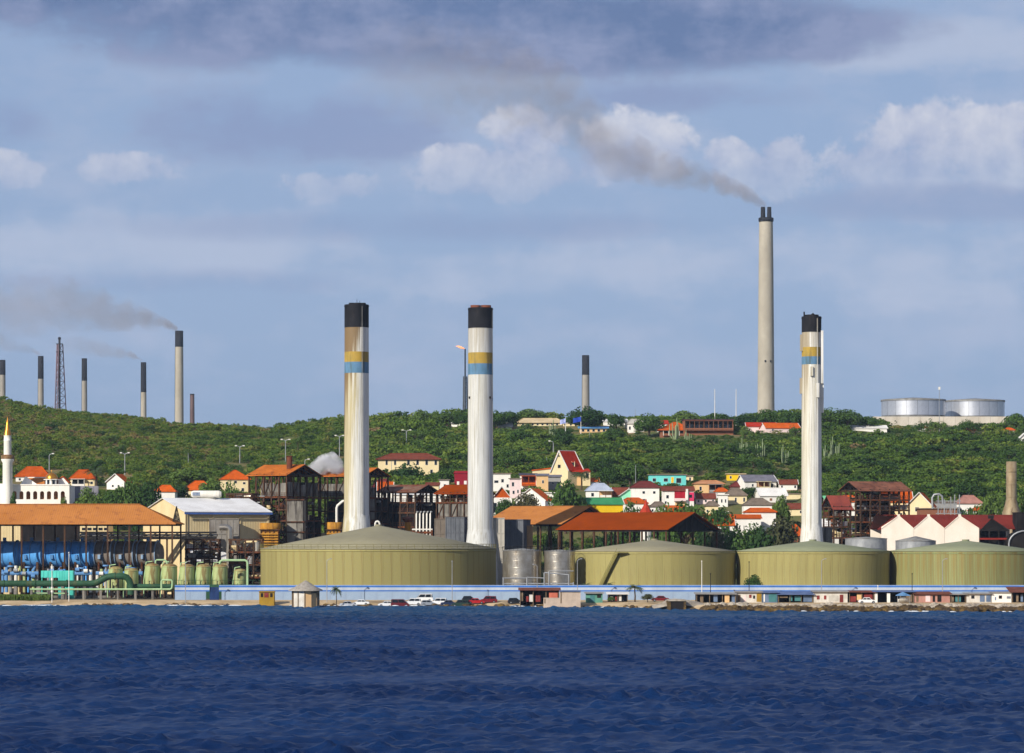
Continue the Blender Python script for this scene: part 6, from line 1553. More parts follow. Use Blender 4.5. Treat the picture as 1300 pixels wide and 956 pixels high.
def tree(kind, label, px, top_row, base_row, wpx, Y=None, group=None):
    if Y is None: x, Y, z = at_ground(px, base_row)
    else: x = X(px, Y); z = ground(x, Y)
    hh = Z(top_row, Y) - z; w = S(wpx, Y); H0 = 6.0 if kind.startswith('flat') else 6.0 if kind == 'hedge' else 8.0
    sc = (w / 10.5, w / 10.5, max(.25, hh / H0)); rz = random.random() * 6.28
    src = TREES.get(kind) or make_tree(kind)
    if kind in _used: o = dup(src, label, (x, Y, z), rz, sc, group)
    else:
        _used.add(kind); o = src; o.location = (x, Y, z); o.rotation_euler.z = rz; o.scale = sc; o['label'] = label
        if group: o['group'] = group
    if group is None and 'group' in o: del o['group']
    CLEAR.append((x, Y, w * .38))
    return o
RA, RB, RC, FA, FB = 'round_a', 'round_b', 'round_c', 'flat_a', 'flat_b'
for a in [
    (RA, 'large round green tree before the cream house with brown hip roof', 517, 587, 626, 58),
    (RB, 'big bright green tree below the steep red roofed house', 718, 606, 650, 50), (RC, 'smaller green tree at the right foot of the big bright one', 737, 622, 648, 26),
    ('dry', 'brownish dry bush left of the big bright green tree', 668, 622, 652, 42), (RC, 'dark palm-like bush below the orange gable near second smokestack', 640, 627, 652, 30),
    (RB, 'dark tree right of the mosque retaining wall', 112, 616, 645, 44), (RA, 'dark leafy tree left of the cream warehouse ridge', 165, 606, 648, 44), (RC, 'dense dark tree between mosque and tan shed', 140, 616, 648, 38), (RB, 'tall dark tree behind the cream warehouse gable', 188, 607, 648, 46),
    (RC, 'tree in front of the hip roof above the white tank', 226, 612, 640, 36), (RA, 'tree at the right of the white tank', 292, 610, 650, 40), (RB, 'spreading tree behind the sunken orange roof', 240, 592, 622, 60), (RA, 'tree between white tank and boiler frame', 268, 606, 640, 40),
    (RB, 'slim dark shrub before the left arches of the mosque', 17, 622, 644, 12), (RC, 'slim dark shrub before the right arches of the mosque', 81, 624, 646, 12),
    (RC, 'dark tree right of the large cream house', 566, 590, 622, 34), (RA, 'dark tree on the slope right of the steep red roof', 800, 584, 620, 52), (RB, 'dark tree above the white two-storey house', 772, 590, 622, 34),
    ('hedge', 'long hedge bush below the pink-trimmed house', 870, 634, 668, 84), (RA, 'round bush between mint gable and red cone roof', 800, 634, 662, 44), ('hedge', 'hedge bush right of the red cone roof', 845, 636, 664, 44),
    ('hedge', 'hedge bush left of the low red tiled house', 915, 640, 672, 56), ('dry', 'olive-brown bush beside the slim smokestack', 990, 650, 700, 62), ('hedge', 'big bush before the long low orange roof', 962, 662, 705, 66), (RC, 'green bush at the foot of the slate roofed house', 955, 616, 634, 34), (RB, 'bush right of the pale sheet roofed house', 992, 626, 648, 26),
    (RC, 'green bush left of the small black scaffold', 1052, 640, 672, 30), ('hedge', 'green hedge behind the red roof of the white gables', 1236, 640, 662, 54), (RA, 'bush on slope above dusty pink roof', 1228, 610, 640, 50), (RB, 'leafy tree right of the cream pinnacle house', 1262, 622, 646, 46), (RC, 'dark tree right of the short stack', 1300, 616, 660, 36),
    ('hedge', 'bush under the middle of the deep orange shed', 770, 672, 712, 60), ('hedge', 'bush under the right end of the deep orange shed', 840, 670, 715, 70), (RC, 'small tree under the faded shed roof', 700, 668, 712, 30), ('dry', 'dry bush just beyond the deep orange gable', 905, 666, 712, 50), ('hedge', 'wide green bush between the deep orange gable and the third tank', 932, 668, 712, 60), (RA, 'tall bush hiding the low white wall left of the slim smokestack', 955, 664, 712, 44), (RC, 'green bush under the end of the low orange roof', 890, 664, 712, 40),
    (RB, 'tree behind the evaporator shed posts', 172, 664, 700, 30)]:
    k, lb, px, tr, br, w = a
    kw = {}
    if br > 640: kw['Y'] = 1055 if br < 660 else 1020 if br < 690 else 985
    tree(k, lb, px, tr, br, w, **kw)
for a in [(RA, 'big dark tree on the skyline at the foot of the lone far chimney', 744, 515, 548, 62), (RC, 'skyline tree left of the beige hotel', 640, 519, 545, 52), (RB, 'wide skyline tree above the beige hotel', 672, 518, 538, 52), (RA, 'skyline tree right of the second smokestack', 628, 520, 548, 34),
          (RB, 'leftmost of the dark skyline trees between the white smokestacks', 535, 519, 548, 40), (RC, 'skyline tree above the tiny white ridge house', 568, 519, 545, 44), (RA, 'skyline tree touching the thin flare tower', 552, 524, 548, 26), (RB, 'low skyline tree behind the flare tower foot', 586, 522, 545, 28),
          (RC, 'skyline tree between the white hilltop houses', 782, 522, 548, 30), (RA, 'dark round tree right of the white hilltop house', 824, 524, 556, 44), (RB, 'wide skyline tree left above the timber terrace', 868, 520, 545, 50), (RC, 'skyline tree right above the timber terrace', 912, 522, 542, 44), (RA, 'pale green tree left of the tall concrete chimney base', 946, 524, 546, 36),
          (RB, 'dark tree hiding the foot of the tall concrete chimney', 974, 518, 545, 36), (RC, 'skyline tree right of the tall concrete chimney foot', 1006, 520, 548, 44), (RA, 'skyline tree just right of the slim smokestack', 1052, 517, 545, 50), (RB, 'skyline tree between slim smokestack and hilltop tanks', 1076, 518, 545, 44), (RC, 'low skyline tree left of the hilltop tank berm', 1102, 526, 546, 36), (RA, 'round tree before the hilltop tanks berm', 1228, 532, 552, 28), (RB, 'tree at the right end of the tank berm', 1290, 524, 546, 40),
          (RC, 'round tree in front of the beige hotel', 780, 540, 566, 34), (RA, 'round tree left below the beige hotel', 660, 544, 566, 40), (RB, 'tree below the blue awning pavilion', 715, 546, 570, 36)]:
    tree(*a)
gx = random.Random(77)
for k in range(150):
    while True:
        px = gx.uniform(-10, 1310); row = gx.uniform(548, 612)
        x, Y, z = at_ground(px, row)
        if Y < 1590 and not any((x - a) ** 2 + (Y - b) ** 2 < (r + 3) ** 2 for a, b, r in CLEAR): break
    hpx = S(1, Y); w = gx.uniform(7, 13) / hpx; h = gx.uniform(3.6, 5.6) / hpx
    if px < 430: w *= .75; h *= .85
    tree(gx.choice((FA, FB, FA, FB, RB)), 'thorn tree standing out of the green scrub on the hillside', px, row - h, row, w, group='thorn trees in the hillside scrub')

# --- palms
def make_palm(g, fr=19, L=3.2, h=6.0, droop=1.0):
    t = bpy.data.objects.new('palm_tree', None); COL.objects.link(t); t['category'] = 'palm tree'
    MB().tube([(0, 0, -.5), (.15, 0, h * .4), (.05, .1, h * .8), (0, 0, h)], [.32, .24, .2, .22], 8).obj('trunk', bark, t)
    me = []
    for v in range(2):
        b = MB(); n = 8
        rib = [Vector((L * i / n, 0, L * (.55 * (i / n) - droop * (.75 + .2 * v) * (i / n) ** 2))) for i in range(n + 1)]
        for i in range(n):
            p, q = rib[i], rib[i + 1]; wd = .8 * math.sin(math.pi * (i + .8) / (n + 1.2)) + .08
            for s_ in (-1, 1):
                for j in range(2):
                    a = p.lerp(q, j * .5); c = p.lerp(q, j * .5 + .38); tip = a.lerp(c, .5) + Vector((.35, s_ * wd * 1.35, -.35 * wd - .1))
                    b.poly([a, c, tip])
        b.tube(rib, .035, 4)
        me.append(b.mesh('frond', palm_leaf))
    for k in range(fr):
        o = link('frond', me[k % 2], t, (0, 0, h)); o.rotation_euler = (0, g.uniform(-.75, .45), k * 2.399 + g.uniform(-.2, .2))
    return t
PALM = make_palm(random.Random(3)); PALM_USED = []
def palm(label, px, top_row, base_row, wpx, Y=None):
    if Y is None: x, Y, z = at_ground(px, base_row)
    else: x = X(px, Y); z = ground(x, Y)
    h = Z(top_row, Y) - z; s = S(wpx, Y) / 6.0; sz = max(.3, h / 7.6)
    rz = random.random() * 6
    if PALM_USED: o = dup(PALM, label, (x, Y, z), rz, (s, s, sz))
    else: o = PALM; o.location = (x, Y, z); o.scale = (s, s, sz); o['label'] = label; PALM_USED.append(1)
    return o
palm('bushy date palm beside the orange hip roof right of the mosque', 122, 592, 620, 30)
palm('palm at the right edge of the steep red roofed house', 738, 597, 622, 26); palm('palm standing left of the turquoise house', 819, 589, 612, 16)
palm('palm seen left of the cream house with pyramid roof', 304, 618, 642, 14, Y=1060)
palm('small palm on the beach wall left of the parked cars', 427, 742.5, 764, 15, Y=803); palm('largest beach palm, left of the white rock mound', 806, 741, 765, 23, Y=800); palm('palm tops over the wall, under the staircase tank left side', 744, 739, 764, 15, Y=835)
palm('palm top over the wall in the middle of the staircase tank', 773, 738.5, 764, 15, Y=835); palm('small palm by the wall left of the third tank', 918, 744, 764, 12, Y=832)
tree(RB, 'leafy tree leaning over the wall at the left of the third tank', 957, 728, 757, 30, Y=829); tree('dry', 'grey-green beach bush right of the largest beach palm', 822, 753, 767, 18, Y=797)
tree('hedge', 'small green bush by the green beach hut', 776, 757, 766, 12, Y=797)

# --- candle cactuses
def cactus():
    m = mat('cactus_skin', '#8f9a78', '#78865f', .8, .8); g = random.Random(8); first = None
    lab = ['pale candle cactus on the slope left of the slim smokestack', 'pale candle cactus clump nearer the slim smokestack', 'candle cactus right of the slim smokestack', 'candle cactus group on slope right of the smokestack boxes', 'candle cactus below the timber terrace', 'candle cactus under the pyramid roof restaurant', 'candle cactus midway down below the timber terrace', 'candle cactus on the slope left of the pavilion']
    for lb, (px, row) in zip(lab, ((966, 583), (994, 590), (1047, 592), (1057, 584), (872, 566), (858, 558), (944, 578), (700, 556))):
        x, Y, z = at_ground(px, row); SHORT.append((x, Y, 4, 35.0)); CLEAR.append((x, Y, 3))
        if first: dup(first, lb, (x, Y, z), g.random() * 6, g.uniform(.8, 1.2), 'candle cactuses on the hillside'); continue
        t = thing('candle_cactus', lb, 'cactus', (x, Y, z), 0, 'candle cactuses on the hillside'); first = t
        for k in range(9):
            a = g.random() * 6.28; r = g.uniform(.3, 2.6); h = g.uniform(4.5, 8.5)
            MB().tube([(r * .4 * math.cos(a), r * .4 * math.sin(a), -.3), (r * math.cos(a), r * math.sin(a), h * .3), (r * 1.05 * math.cos(a), r * 1.05 * math.sin(a), h)], [.2, .22, .16], 7).obj('arm', m, t)
cactus()
scrub()
# ---------------------------------------------------------------- cars along the wall
tyre = mat('tyre_rubber', '#1a1a1b', rough=.85); chrome = mat('wheel_alloy', '#a5a7aa', rough=.4, metal=.6)
def carpaint(name, c): return mat(name, c, tuple(x * .92 for x in lin(c)), .5, .28, spec=.6)
PAINT = {'white': carpaint('white_car_paint', '#e4e4e2'), 'maroon': carpaint('maroon_car_paint', '#5e1418'), 'grey': carpaint('grey_car_paint', '#8a8f96'), 'navy': carpaint('navy_car_paint', '#1f2c4c'), 'red': carpaint('red_car_paint', '#a81a1a'), 'darkred': carpaint('dark_red_car_paint', '#6c1015'), 'green': carpaint('dark_green_car_paint', '#22382c'), 'silver': carpaint('silver_car_paint', '#b4b8be'), 'black': carpaint('black_car_paint', '#1c1d20')}
def car(label, px, kind, col, flip=1, Y=806, base=None, rz=0, s=1.0):
    x = X(px, Y); z = ground(x, Y) if base is None else base
    t = thing('parked_car', label, 'car', (x, Y, z), rz); f = flip
    if kind == 'sedan': L, h1, roof = 4.5, .95, [(-1.55, .92), (-.95, 1.42), (.55, 1.45), (1.15, .95)]
    elif kind == 'suv': L, h1, roof = 4.6, 1.1, [(-2.1, 1.05), (-1.95, 1.75), (.7, 1.8), (1.3, 1.08)]
    elif kind == 'van': L, h1, roof = 4.7, 1.15, [(-2.25, 1.1), (-2.2, 2.0), (1.0, 2.0), (1.75, 1.12)]
    elif kind == 'pickup': L, h1, roof = 5.0, 1.05, [(-.3, 1.0), (-.2, 1.7), (.9, 1.72), (1.5, 1.03)]
    else: L, h1, roof = 3.9, .95, [(-1.8, .92), (-1.5, 1.45), (.4, 1.5), (1.1, .95)]
    b = L / 2
    prof = [(-b, .35), (-b + .05, h1 - .1), (-b + .5, h1), (1.15, h1), (b - .35, h1 - .17), (b, h1 - .35), (b, .35), (b - .3, .24), (-b + .2, .24)]
    MB().prism([(f * p, q) for p, q in prof], -.85, .85).obj('body', PAINT[col], t)
    MB().prism([(f * p, q - .02) for p, q in roof], -.76, .76).obj('cabin', glass, t)
    r = roof; MB().prism([(f * (r[1][0] + .02), r[1][1] - .09), (f * r[1][0], r[1][1] + .03), (f * r[2][0], r[2][1] + .03), (f * (r[2][0] + .05), r[2][1] - .09)], -.78, .78).obj('roof', PAINT[col], t)
    for k in (.08, .5, .95):
        a = r[0][0] + (r[3][0] - r[0][0]) * k; c = r[1][0] + (r[2][0] - r[1][0]) * k
        p = MB(); [p.bar((f * a, y, h1 - .03), (f * c, y * .985, r[1][1]), .09) for y in (-.775, .775)]; p.obj('pillar', PAINT[col], t)
    for xx in (-b + .85, b - .8):
        for y in (-.8, .8):
            w = MB().cyl((f * xx, y - .11, .33), (f * xx, y + .11, .33), .33, n=16).obj('wheel', tyre, t)
            MB().cyl((f * xx, y - .125, .33), (f * xx, y + .125, .33), .19, n=12).obj('rim', chrome, w)
    for y in (-.6, .6):
        MB().cbox((f * (b - .01), y, h1 - .42), (.08, .34, .14)).obj('headlight', PAINT['silver'], t); MB().cbox((-f * (b - .02), y, h1 - .28), (.08, .3, .16)).obj('tail_light', PAINT['red'], t)
    if kind == 'pickup': MB().box(min(f * -2.45, f * -.4), max(f * -2.45, f * -.4), -.7, .7, h1 - .05, h1 + .012).obj('load_bed', tyre, t)
    return t
for c in [('navy sedan parked leftmost along the striped wall', 442, 'sedan', 'silver', 1), ('white sedan parked just right of the small beach palm', 458, 'sedan', 'white', -1), ('white sedan parked left of the tall maroon car', 491, 'sedan', 'white', -1), ('tall maroon off-road car, highest in the parked row', 508, 'van', 'maroon', 1),
          ('white off-road car parked right of the maroon one', 524, 'suv', 'white', -1), ('grey hatchback in front of the white van', 544, 'hatch', 'grey', 1), ('white estate car left of the navy one', 557, 'suv', 'white', -1), ('low navy sedan in the middle of the parked row', 570.5, 'sedan', 'navy', 1),
          ('dark green off-road car parked behind the thin lamp post', 585, 'suv', 'green', -1), ('bright red sedan parked toward the right of the row', 604, 'sedan', 'red', 1), ('dark red car at the right end of the parked row', 620, 'suv', 'darkred', -1), ('black car parked alone left of the open beach bar', 654, 'hatch', 'black', 1)]:
    Yc = 806 + (c[1] % 3) - 1
    car(*c, Y=Yc, rz=R((c[1] * 7) % 9 - 4))
bpy.data.objects['parked_car']['label'] = 'silver-grey sedan parked leftmost along the striped wall'
car('white van parked behind the grey hatchback', 538, 'van', 'white', -1, Y=812)
car('black hatchback parked right of the dark green off-road car', 596, 'hatch', 'black', 1, Y=811)
car('navy car parked beyond the green beach hut', 784, 'sedan', 'navy', 1, Y=803); car('dark red car parked right of the largest beach palm', 838, 'sedan', 'darkred', -1, Y=806)
car('white car parked among the shacks near the red doors', 1101, 'sedan', 'white', 1, Y=783)

# ---------------------------------------------------------------- beach huts and shacks
thatch = mat('grey_thatch', '#a59d92', '#857d72', 1.2, .95, bump=.5, bump_scale=6)
ply_red = mat('faded_red_panel', '#8c3a34', '#6e2e2a', .6, .8); ply_pink = mat('terracotta_pink_wall', '#b98a7a', '#a5776a', .5, .85); ply_teal = mat('teal_panel', '#4c7f80', '#3d6a6c', .6, .8)
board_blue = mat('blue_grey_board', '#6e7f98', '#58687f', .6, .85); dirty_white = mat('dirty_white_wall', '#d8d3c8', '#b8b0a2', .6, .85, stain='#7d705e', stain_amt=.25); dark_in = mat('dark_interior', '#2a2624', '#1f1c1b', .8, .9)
board_brown = mat('weathered_board', '#8a765e', '#6c5b48', .8, .9); sheet_rust = mat('rusty_corrugated_roof', '#7d4a38', '#5f382c', .6, .85, ribs=(0, .3)); sheet_grey = mat('grey_corrugated_roof', '#9a9690', '#807c77', .6, .8, ribs=(0, .3)); sheet_blue = mat('blue_grey_roof_sheet', '#5f6f92', '#4c5c80', .6, .7)
HUT_Y = 793
def hut_base(px, Y): x = X(px, Y); return x, ground(x, Y)
def shack(label, pxl, pxr, top, wall, roofm, cols, slope=0.5, Y=HUT_Y, depth=4.5, open_front=False, name='beach_shack', cat='shack', over=.4, base=None):
    """cols: list of (from px, to px, top row, bottom row, material, name) pieces on the front"""
    cx = (pxl + pxr) / 2; x, z = hut_base(cx, Y); t = thing(name, label, cat, (x, Y, z)); w = S(pxr - pxl, Y); h = Z(top, Y) - z
    if open_front:
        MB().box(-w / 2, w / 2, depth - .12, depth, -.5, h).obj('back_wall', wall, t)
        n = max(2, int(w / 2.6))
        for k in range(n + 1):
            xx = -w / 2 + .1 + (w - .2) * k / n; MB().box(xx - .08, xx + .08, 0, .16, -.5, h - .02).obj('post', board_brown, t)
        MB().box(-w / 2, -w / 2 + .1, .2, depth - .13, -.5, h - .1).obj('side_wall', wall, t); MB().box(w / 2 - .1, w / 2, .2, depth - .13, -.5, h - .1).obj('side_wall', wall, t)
    else: MB().box(-w / 2, w / 2, 0, depth, -.6, h - .02).obj('wall', wall, t)
    P = [(-w / 2 - over, -over * 1.6, h), (w / 2 + over, -over * 1.6, h - .02), (w / 2 + over, depth + over, h + slope), (-w / 2 - over, depth + over, h + slope)]
    MB().grid_faces([(0, 1, 2, 3), (7, 6, 5, 4), (0, 4, 5, 1), (1, 5, 6, 2), (2, 6, 7, 3), (3, 7, 4, 0)], P + [(p[0], p[1], p[2] + .12) for p in P]).obj('roof', roofm, t)
    for k, (a, b, r0, r1, m, nm) in enumerate(cols):
        xa, xb = X(a, Y) - x, X(b, Y) - x; za, zb = max(-.3, Z(r1, Y) - z), Z(r0, Y) - z
        y = .3 if open_front and nm in ('counter', 'crate', 'panel') else 0
        MB().box(xa, xb, y - .06 - .004 * (k % 4), y + .03, za, zb).obj(nm, m, t)
    return t
def palapa():
    Y = 788; x, z = hut_base(388, Y); t = thing('palapa_hut', 'round beach hut with a pointed grey thatch roof by the wall', 'hut', (x, Y, z)); P = local(388, Y, z)
    r = S(22, Y)
    MB().lathe([(r, P(0, 750)[2]), (r * .98, P(0, 750)[2] + .25), (r * .62, P(0, 745)[2]), (r * .3, P(0, 740.5)[2]), (.3, P(0, 737.3)[2]), (.1, P(0, 736.8)[2])], 20).obj('thatch_roof', thatch, t)
    rw = S(17, Y); n = 12
    for k in range(n):
        a0, a1 = 2 * math.pi * k / n, 2 * math.pi * (k + 1) / n; am = (a0 + a1) / 2
        if k in (6,): continue
        m = [board_brown, dirty_white][k in (7, 8)] if k > 5 else dirty_white
        m = w_peach if k in (9, 10) else m
        b = MB(); p = [(rw * math.cos(a0), rw * math.sin(a0)), (rw * math.cos(a1), rw * math.sin(a1))]; q = [(c[0] * .95, c[1] * .95) for c in p]; zt = P(0, 750.3)[2] - (.5 if k == 10 else .0)
        b.grid_faces([(0, 1, 3, 2), (4, 6, 7, 5), (0, 4, 5, 1), (2, 3, 7, 6), (0, 2, 6, 4), (1, 5, 7, 3)], [(c[0], c[1], zz) for zz in (-.5, zt) for c in (p[0], p[1], q[0], q[1])])
        b.obj('wall_panel', m, t)
    for k in range(12):
        a = 2 * math.pi * k / 12; MB().cyl((rw * math.cos(a), rw * math.sin(a), -.5), (rw * math.cos(a), rw * math.sin(a), P(0, 750.2)[2]), .14, n=6).obj('post', board_brown, t)
palapa()
yk = mat('yellow_kiosk_paint', '#a8842c', '#8f7024', .5, .7)
shack('small mustard yellow kiosk with dark windows against the striped wall', 329, 348, 751.5, yk, yk, [(331, 334, 753, 758, dark_in, 'window'), (335.5, 341, 752.5, 758.5, ply_red, 'window'), (343, 346, 753, 758, dark_in, 'window')], .1, Y=808, depth=3, name='kiosk', cat='kiosk', over=.15)
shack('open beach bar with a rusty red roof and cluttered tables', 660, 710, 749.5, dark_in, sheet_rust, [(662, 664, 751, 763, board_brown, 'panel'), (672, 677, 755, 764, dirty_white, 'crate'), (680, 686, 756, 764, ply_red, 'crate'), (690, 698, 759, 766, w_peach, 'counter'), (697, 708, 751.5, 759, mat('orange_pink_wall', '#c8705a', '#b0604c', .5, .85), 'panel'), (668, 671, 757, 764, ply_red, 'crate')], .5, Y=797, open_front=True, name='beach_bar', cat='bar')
shack('square cream blockhouse beside the open beach bar', 711, 737, 751, mat('pinkish_render', '#c4b09c', '#ad9a88', .5, .85, stain='#8a7a68', stain_amt=.2), sheet_blue, [(711.5, 713, 752, 766, board_brown, 'pilaster')], .1, Y=790, depth=5, name='blockhouse', cat='hut', over=.2)
shack('low wall in front of the open beach bar', 690, 711, 759.5, mat('pinkish_render', ''), mat('pinkish_render', ''), [(691, 692.5, 760, 766, board_brown, 'pilaster')], .0, Y=786, depth=.6, name='low_wall', cat='wall', over=.02)
shack('sea-green beach hut with a pale roof right of the blockhouse', 744, 765, 753.5, mat('sea_green_panel', '#5f9480', '#4d7d6b', .5, .8), sheet_grey, [(749, 755, 755, 764, ply_teal, 'door'), (758, 763, 755, 759, dark_in, 'window')], .2, Y=798)
shack('bright sun shelter with white canopies left of the largest beach palm', 772, 797, 754.5, board_blue, white_roof, [(775, 778, 757, 763, dirty_white, 'panel'), (786, 789, 756, 763, dirty_white, 'panel'), (781, 783, 757, 763, ply_red, 'panel')], .4, Y=800, open_front=True, name='sun_shelter', cat='shelter')
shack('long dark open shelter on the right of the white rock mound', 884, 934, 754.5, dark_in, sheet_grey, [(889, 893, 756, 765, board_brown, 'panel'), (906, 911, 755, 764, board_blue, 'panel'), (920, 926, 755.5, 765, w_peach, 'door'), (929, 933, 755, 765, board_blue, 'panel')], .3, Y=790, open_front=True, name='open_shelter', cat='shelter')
shack('patchwork shack with a mustard door between shelter and teal shack', 935, 967, 752, dirty_white, sheet_grey, [(936, 940, 755, 764, board_brown, 'panel'), (944, 947, 756, 764, w_pink, 'panel'), (951, 954, 755, 759, ply_red, 'window'), (956, 958.5, 756, 760, dark_in, 'window'), (960.5, 966.5, 753.5, 764, yk, 'door')], .2)
shack('teal boarded shack right of the mustard door', 968, 987, 752.5, board_blue, sheet_blue, [(976, 986, 754, 764, ply_teal, 'panel'), (969.5, 971, 754, 764, w_white, 'post')], .3)
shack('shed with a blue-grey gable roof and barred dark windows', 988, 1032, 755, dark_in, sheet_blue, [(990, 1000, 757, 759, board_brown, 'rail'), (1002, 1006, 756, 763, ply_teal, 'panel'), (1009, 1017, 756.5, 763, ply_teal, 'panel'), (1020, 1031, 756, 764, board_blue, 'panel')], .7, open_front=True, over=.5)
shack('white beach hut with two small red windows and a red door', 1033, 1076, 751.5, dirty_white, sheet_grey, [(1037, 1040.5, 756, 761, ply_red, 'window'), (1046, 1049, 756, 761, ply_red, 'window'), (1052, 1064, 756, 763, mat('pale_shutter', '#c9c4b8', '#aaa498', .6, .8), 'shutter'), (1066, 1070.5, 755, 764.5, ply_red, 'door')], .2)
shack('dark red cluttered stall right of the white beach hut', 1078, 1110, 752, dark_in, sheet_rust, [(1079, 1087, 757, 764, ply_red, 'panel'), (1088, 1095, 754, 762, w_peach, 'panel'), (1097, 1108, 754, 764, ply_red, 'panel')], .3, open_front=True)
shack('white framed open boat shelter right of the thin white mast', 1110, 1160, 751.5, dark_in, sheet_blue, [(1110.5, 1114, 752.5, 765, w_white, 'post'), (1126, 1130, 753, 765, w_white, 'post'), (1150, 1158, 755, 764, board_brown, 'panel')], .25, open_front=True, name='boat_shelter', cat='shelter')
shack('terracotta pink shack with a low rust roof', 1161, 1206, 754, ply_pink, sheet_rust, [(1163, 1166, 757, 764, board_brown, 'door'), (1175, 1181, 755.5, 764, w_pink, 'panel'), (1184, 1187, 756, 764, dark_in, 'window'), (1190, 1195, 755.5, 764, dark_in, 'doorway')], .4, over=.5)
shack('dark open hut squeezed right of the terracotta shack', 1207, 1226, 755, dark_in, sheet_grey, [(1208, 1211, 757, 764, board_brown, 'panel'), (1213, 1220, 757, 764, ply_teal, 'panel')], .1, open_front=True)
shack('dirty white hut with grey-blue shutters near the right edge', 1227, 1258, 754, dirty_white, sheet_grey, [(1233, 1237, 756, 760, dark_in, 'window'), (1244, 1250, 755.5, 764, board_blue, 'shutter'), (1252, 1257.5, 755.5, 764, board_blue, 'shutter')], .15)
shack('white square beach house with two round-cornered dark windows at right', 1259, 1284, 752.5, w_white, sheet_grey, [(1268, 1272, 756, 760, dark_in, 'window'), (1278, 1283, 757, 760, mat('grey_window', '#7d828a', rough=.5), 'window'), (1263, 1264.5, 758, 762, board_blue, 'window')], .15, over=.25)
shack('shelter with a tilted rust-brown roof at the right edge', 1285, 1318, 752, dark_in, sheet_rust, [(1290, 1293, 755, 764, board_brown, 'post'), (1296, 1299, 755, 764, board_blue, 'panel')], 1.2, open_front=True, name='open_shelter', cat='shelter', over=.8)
def boat():
    Y = 786; x, z = hut_base(1146.5, Y); t = thing('small_boat', 'small white boat under a blue awning among the right shacks', 'boat', (x, Y, z)); L = S(14, Y)
    b = MB(); n = 8; rings = []
    for i in range(n + 1):
        u = i / n; w = .9 * math.sin(math.pi * min(1, .35 + u * .65)) + .05; xx = -L / 2 + L * u; zb = .15 + .5 * max(0, (u - .6)) ** 1.5
        rings += [(xx, -w, 1.0 + .25 * u), (xx, -w * .6, zb), (xx, w * .6, zb), (xx, w, 1.0 + .25 * u)]
    b.grid_faces([(i * 4 + k, i * 4 + k + 1, i * 4 + k + 5, i * 4 + k + 4) for i in range(n) for k in range(3)] + [(0, 1, 2, 3), tuple(n * 4 + k for k in (3, 2, 1, 0))], rings, True); b.obj('hull', white_paint, t)
    MB().prism([(-L * .3, 1.05), (-L * .28, 1.6), (L * .15, 1.6), (L * .25, 1.1)], -.6, .6).obj('cabin', white_paint, t)
    MB().prism([(-L * .62, 1.95), (0, 2.75), (L * .62, 1.95), (L * .62, 1.85), (-L * .62, 1.85)], -1.6, 1.6).obj('awning', blue_paint, t)
    for s_ in (-1, 1): MB().cyl((s_ * L * .55, -1.4, -.3), (s_ * L * .55, -1.4, 1.9), .07, n=6).obj('awning_pole', galv, t)
    for s_ in (-.25, .25): MB().cbox((s_ * L, 0, .1), (.3, 1.4, .5)).obj('cradle', board_brown, t)
boat()
def blue_bin():
    Y = 800; x, z = hut_base(236, Y); t = thing('blue_bin', 'blue bin on the sand at the foot of the lamp post', 'bin', (x, Y, z)); r = S(2.3, Y)
    MB().lathe([(r * .85, 0), (r, 1.1)], 14).obj('barrel', blue_paint, t); MB().lathe([(r * 1.08, 1.1), (r * 1.08, 1.2), (r * .6, 1.32), (.05, 1.34)], 14).obj('lid', blue_paint, t)
blue_bin()

# shore lamps and posts
def shore_lamp(label, px, top_row, base_row, arm, Y=815, m=galv, r=.11):
    x = X(px, Y); z = ground(x, Y); t = thing('lamp_post', label, 'lamp post', (x, Y, z)); h = Z(top_row, Y) - z; k = S(1, Y)
    MB().cyl((0, 0, -.4), (0, 0, h), r, r * .7, 8).obj('pole', m, t)
    if arm:
        MB().tube([(0, 0, h), (arm * 2 * k, 0, h + 1.8 * k), (arm * 4.2 * k, 0, h + 2.6 * k)], r * .6, 6).obj('arm', m, t); MB().cbox((arm * 5 * k, 0, h + 2.6 * k), (2.2 * k, .5, .22)).obj('lamp_head', galv, t)
    else: MB().cyl((0, 0, h), (0, 0, h + .25), r * 1.5, n=8).obj('finial', m, t)
for a in [('white post rising from the beach in front of the turquoise container', 66, 718, 762, 0), ('white post beside the turquoise container right end', 87.5, 702, 760, 0), ('thin lamp post before the second filter tank above the wall', 235.5, 715, 764, 1),
          ('lamp post before the left half of the largest tank', 415, 712, 764, 1), ('lamp post before the right half of the largest tank', 574, 713, 766, 0), ('lamp post arching over the banded silver tank', 682, 719, 764, -1), ('lamp post before the staircase tank left side', 733, 712, 764, 1),
          ('white post before the right end of the staircase tank', 891, 713, 765, 0), ('thin grey post right of the white one by the long dark shelter', 902, 729, 764, 0), ('dark pole at the seam of the staircase and third tanks', 951, 714, 767, 0), ('lamp post before the third tank', 1043, 712, 764, 1),
          ('lamp post before the greener tank', 1196.5, 712, 764, 1), ('short dark pole before the left of the greener tank', 1158, 729, 764, 0), ('white flag mast among the right hand shacks', 1114.5, 744, 765, 0)]:
    shore_lamp(*a, m=dark_steel if 'dark' in a[0] else white_paint if 'white' in a[0] else galv)

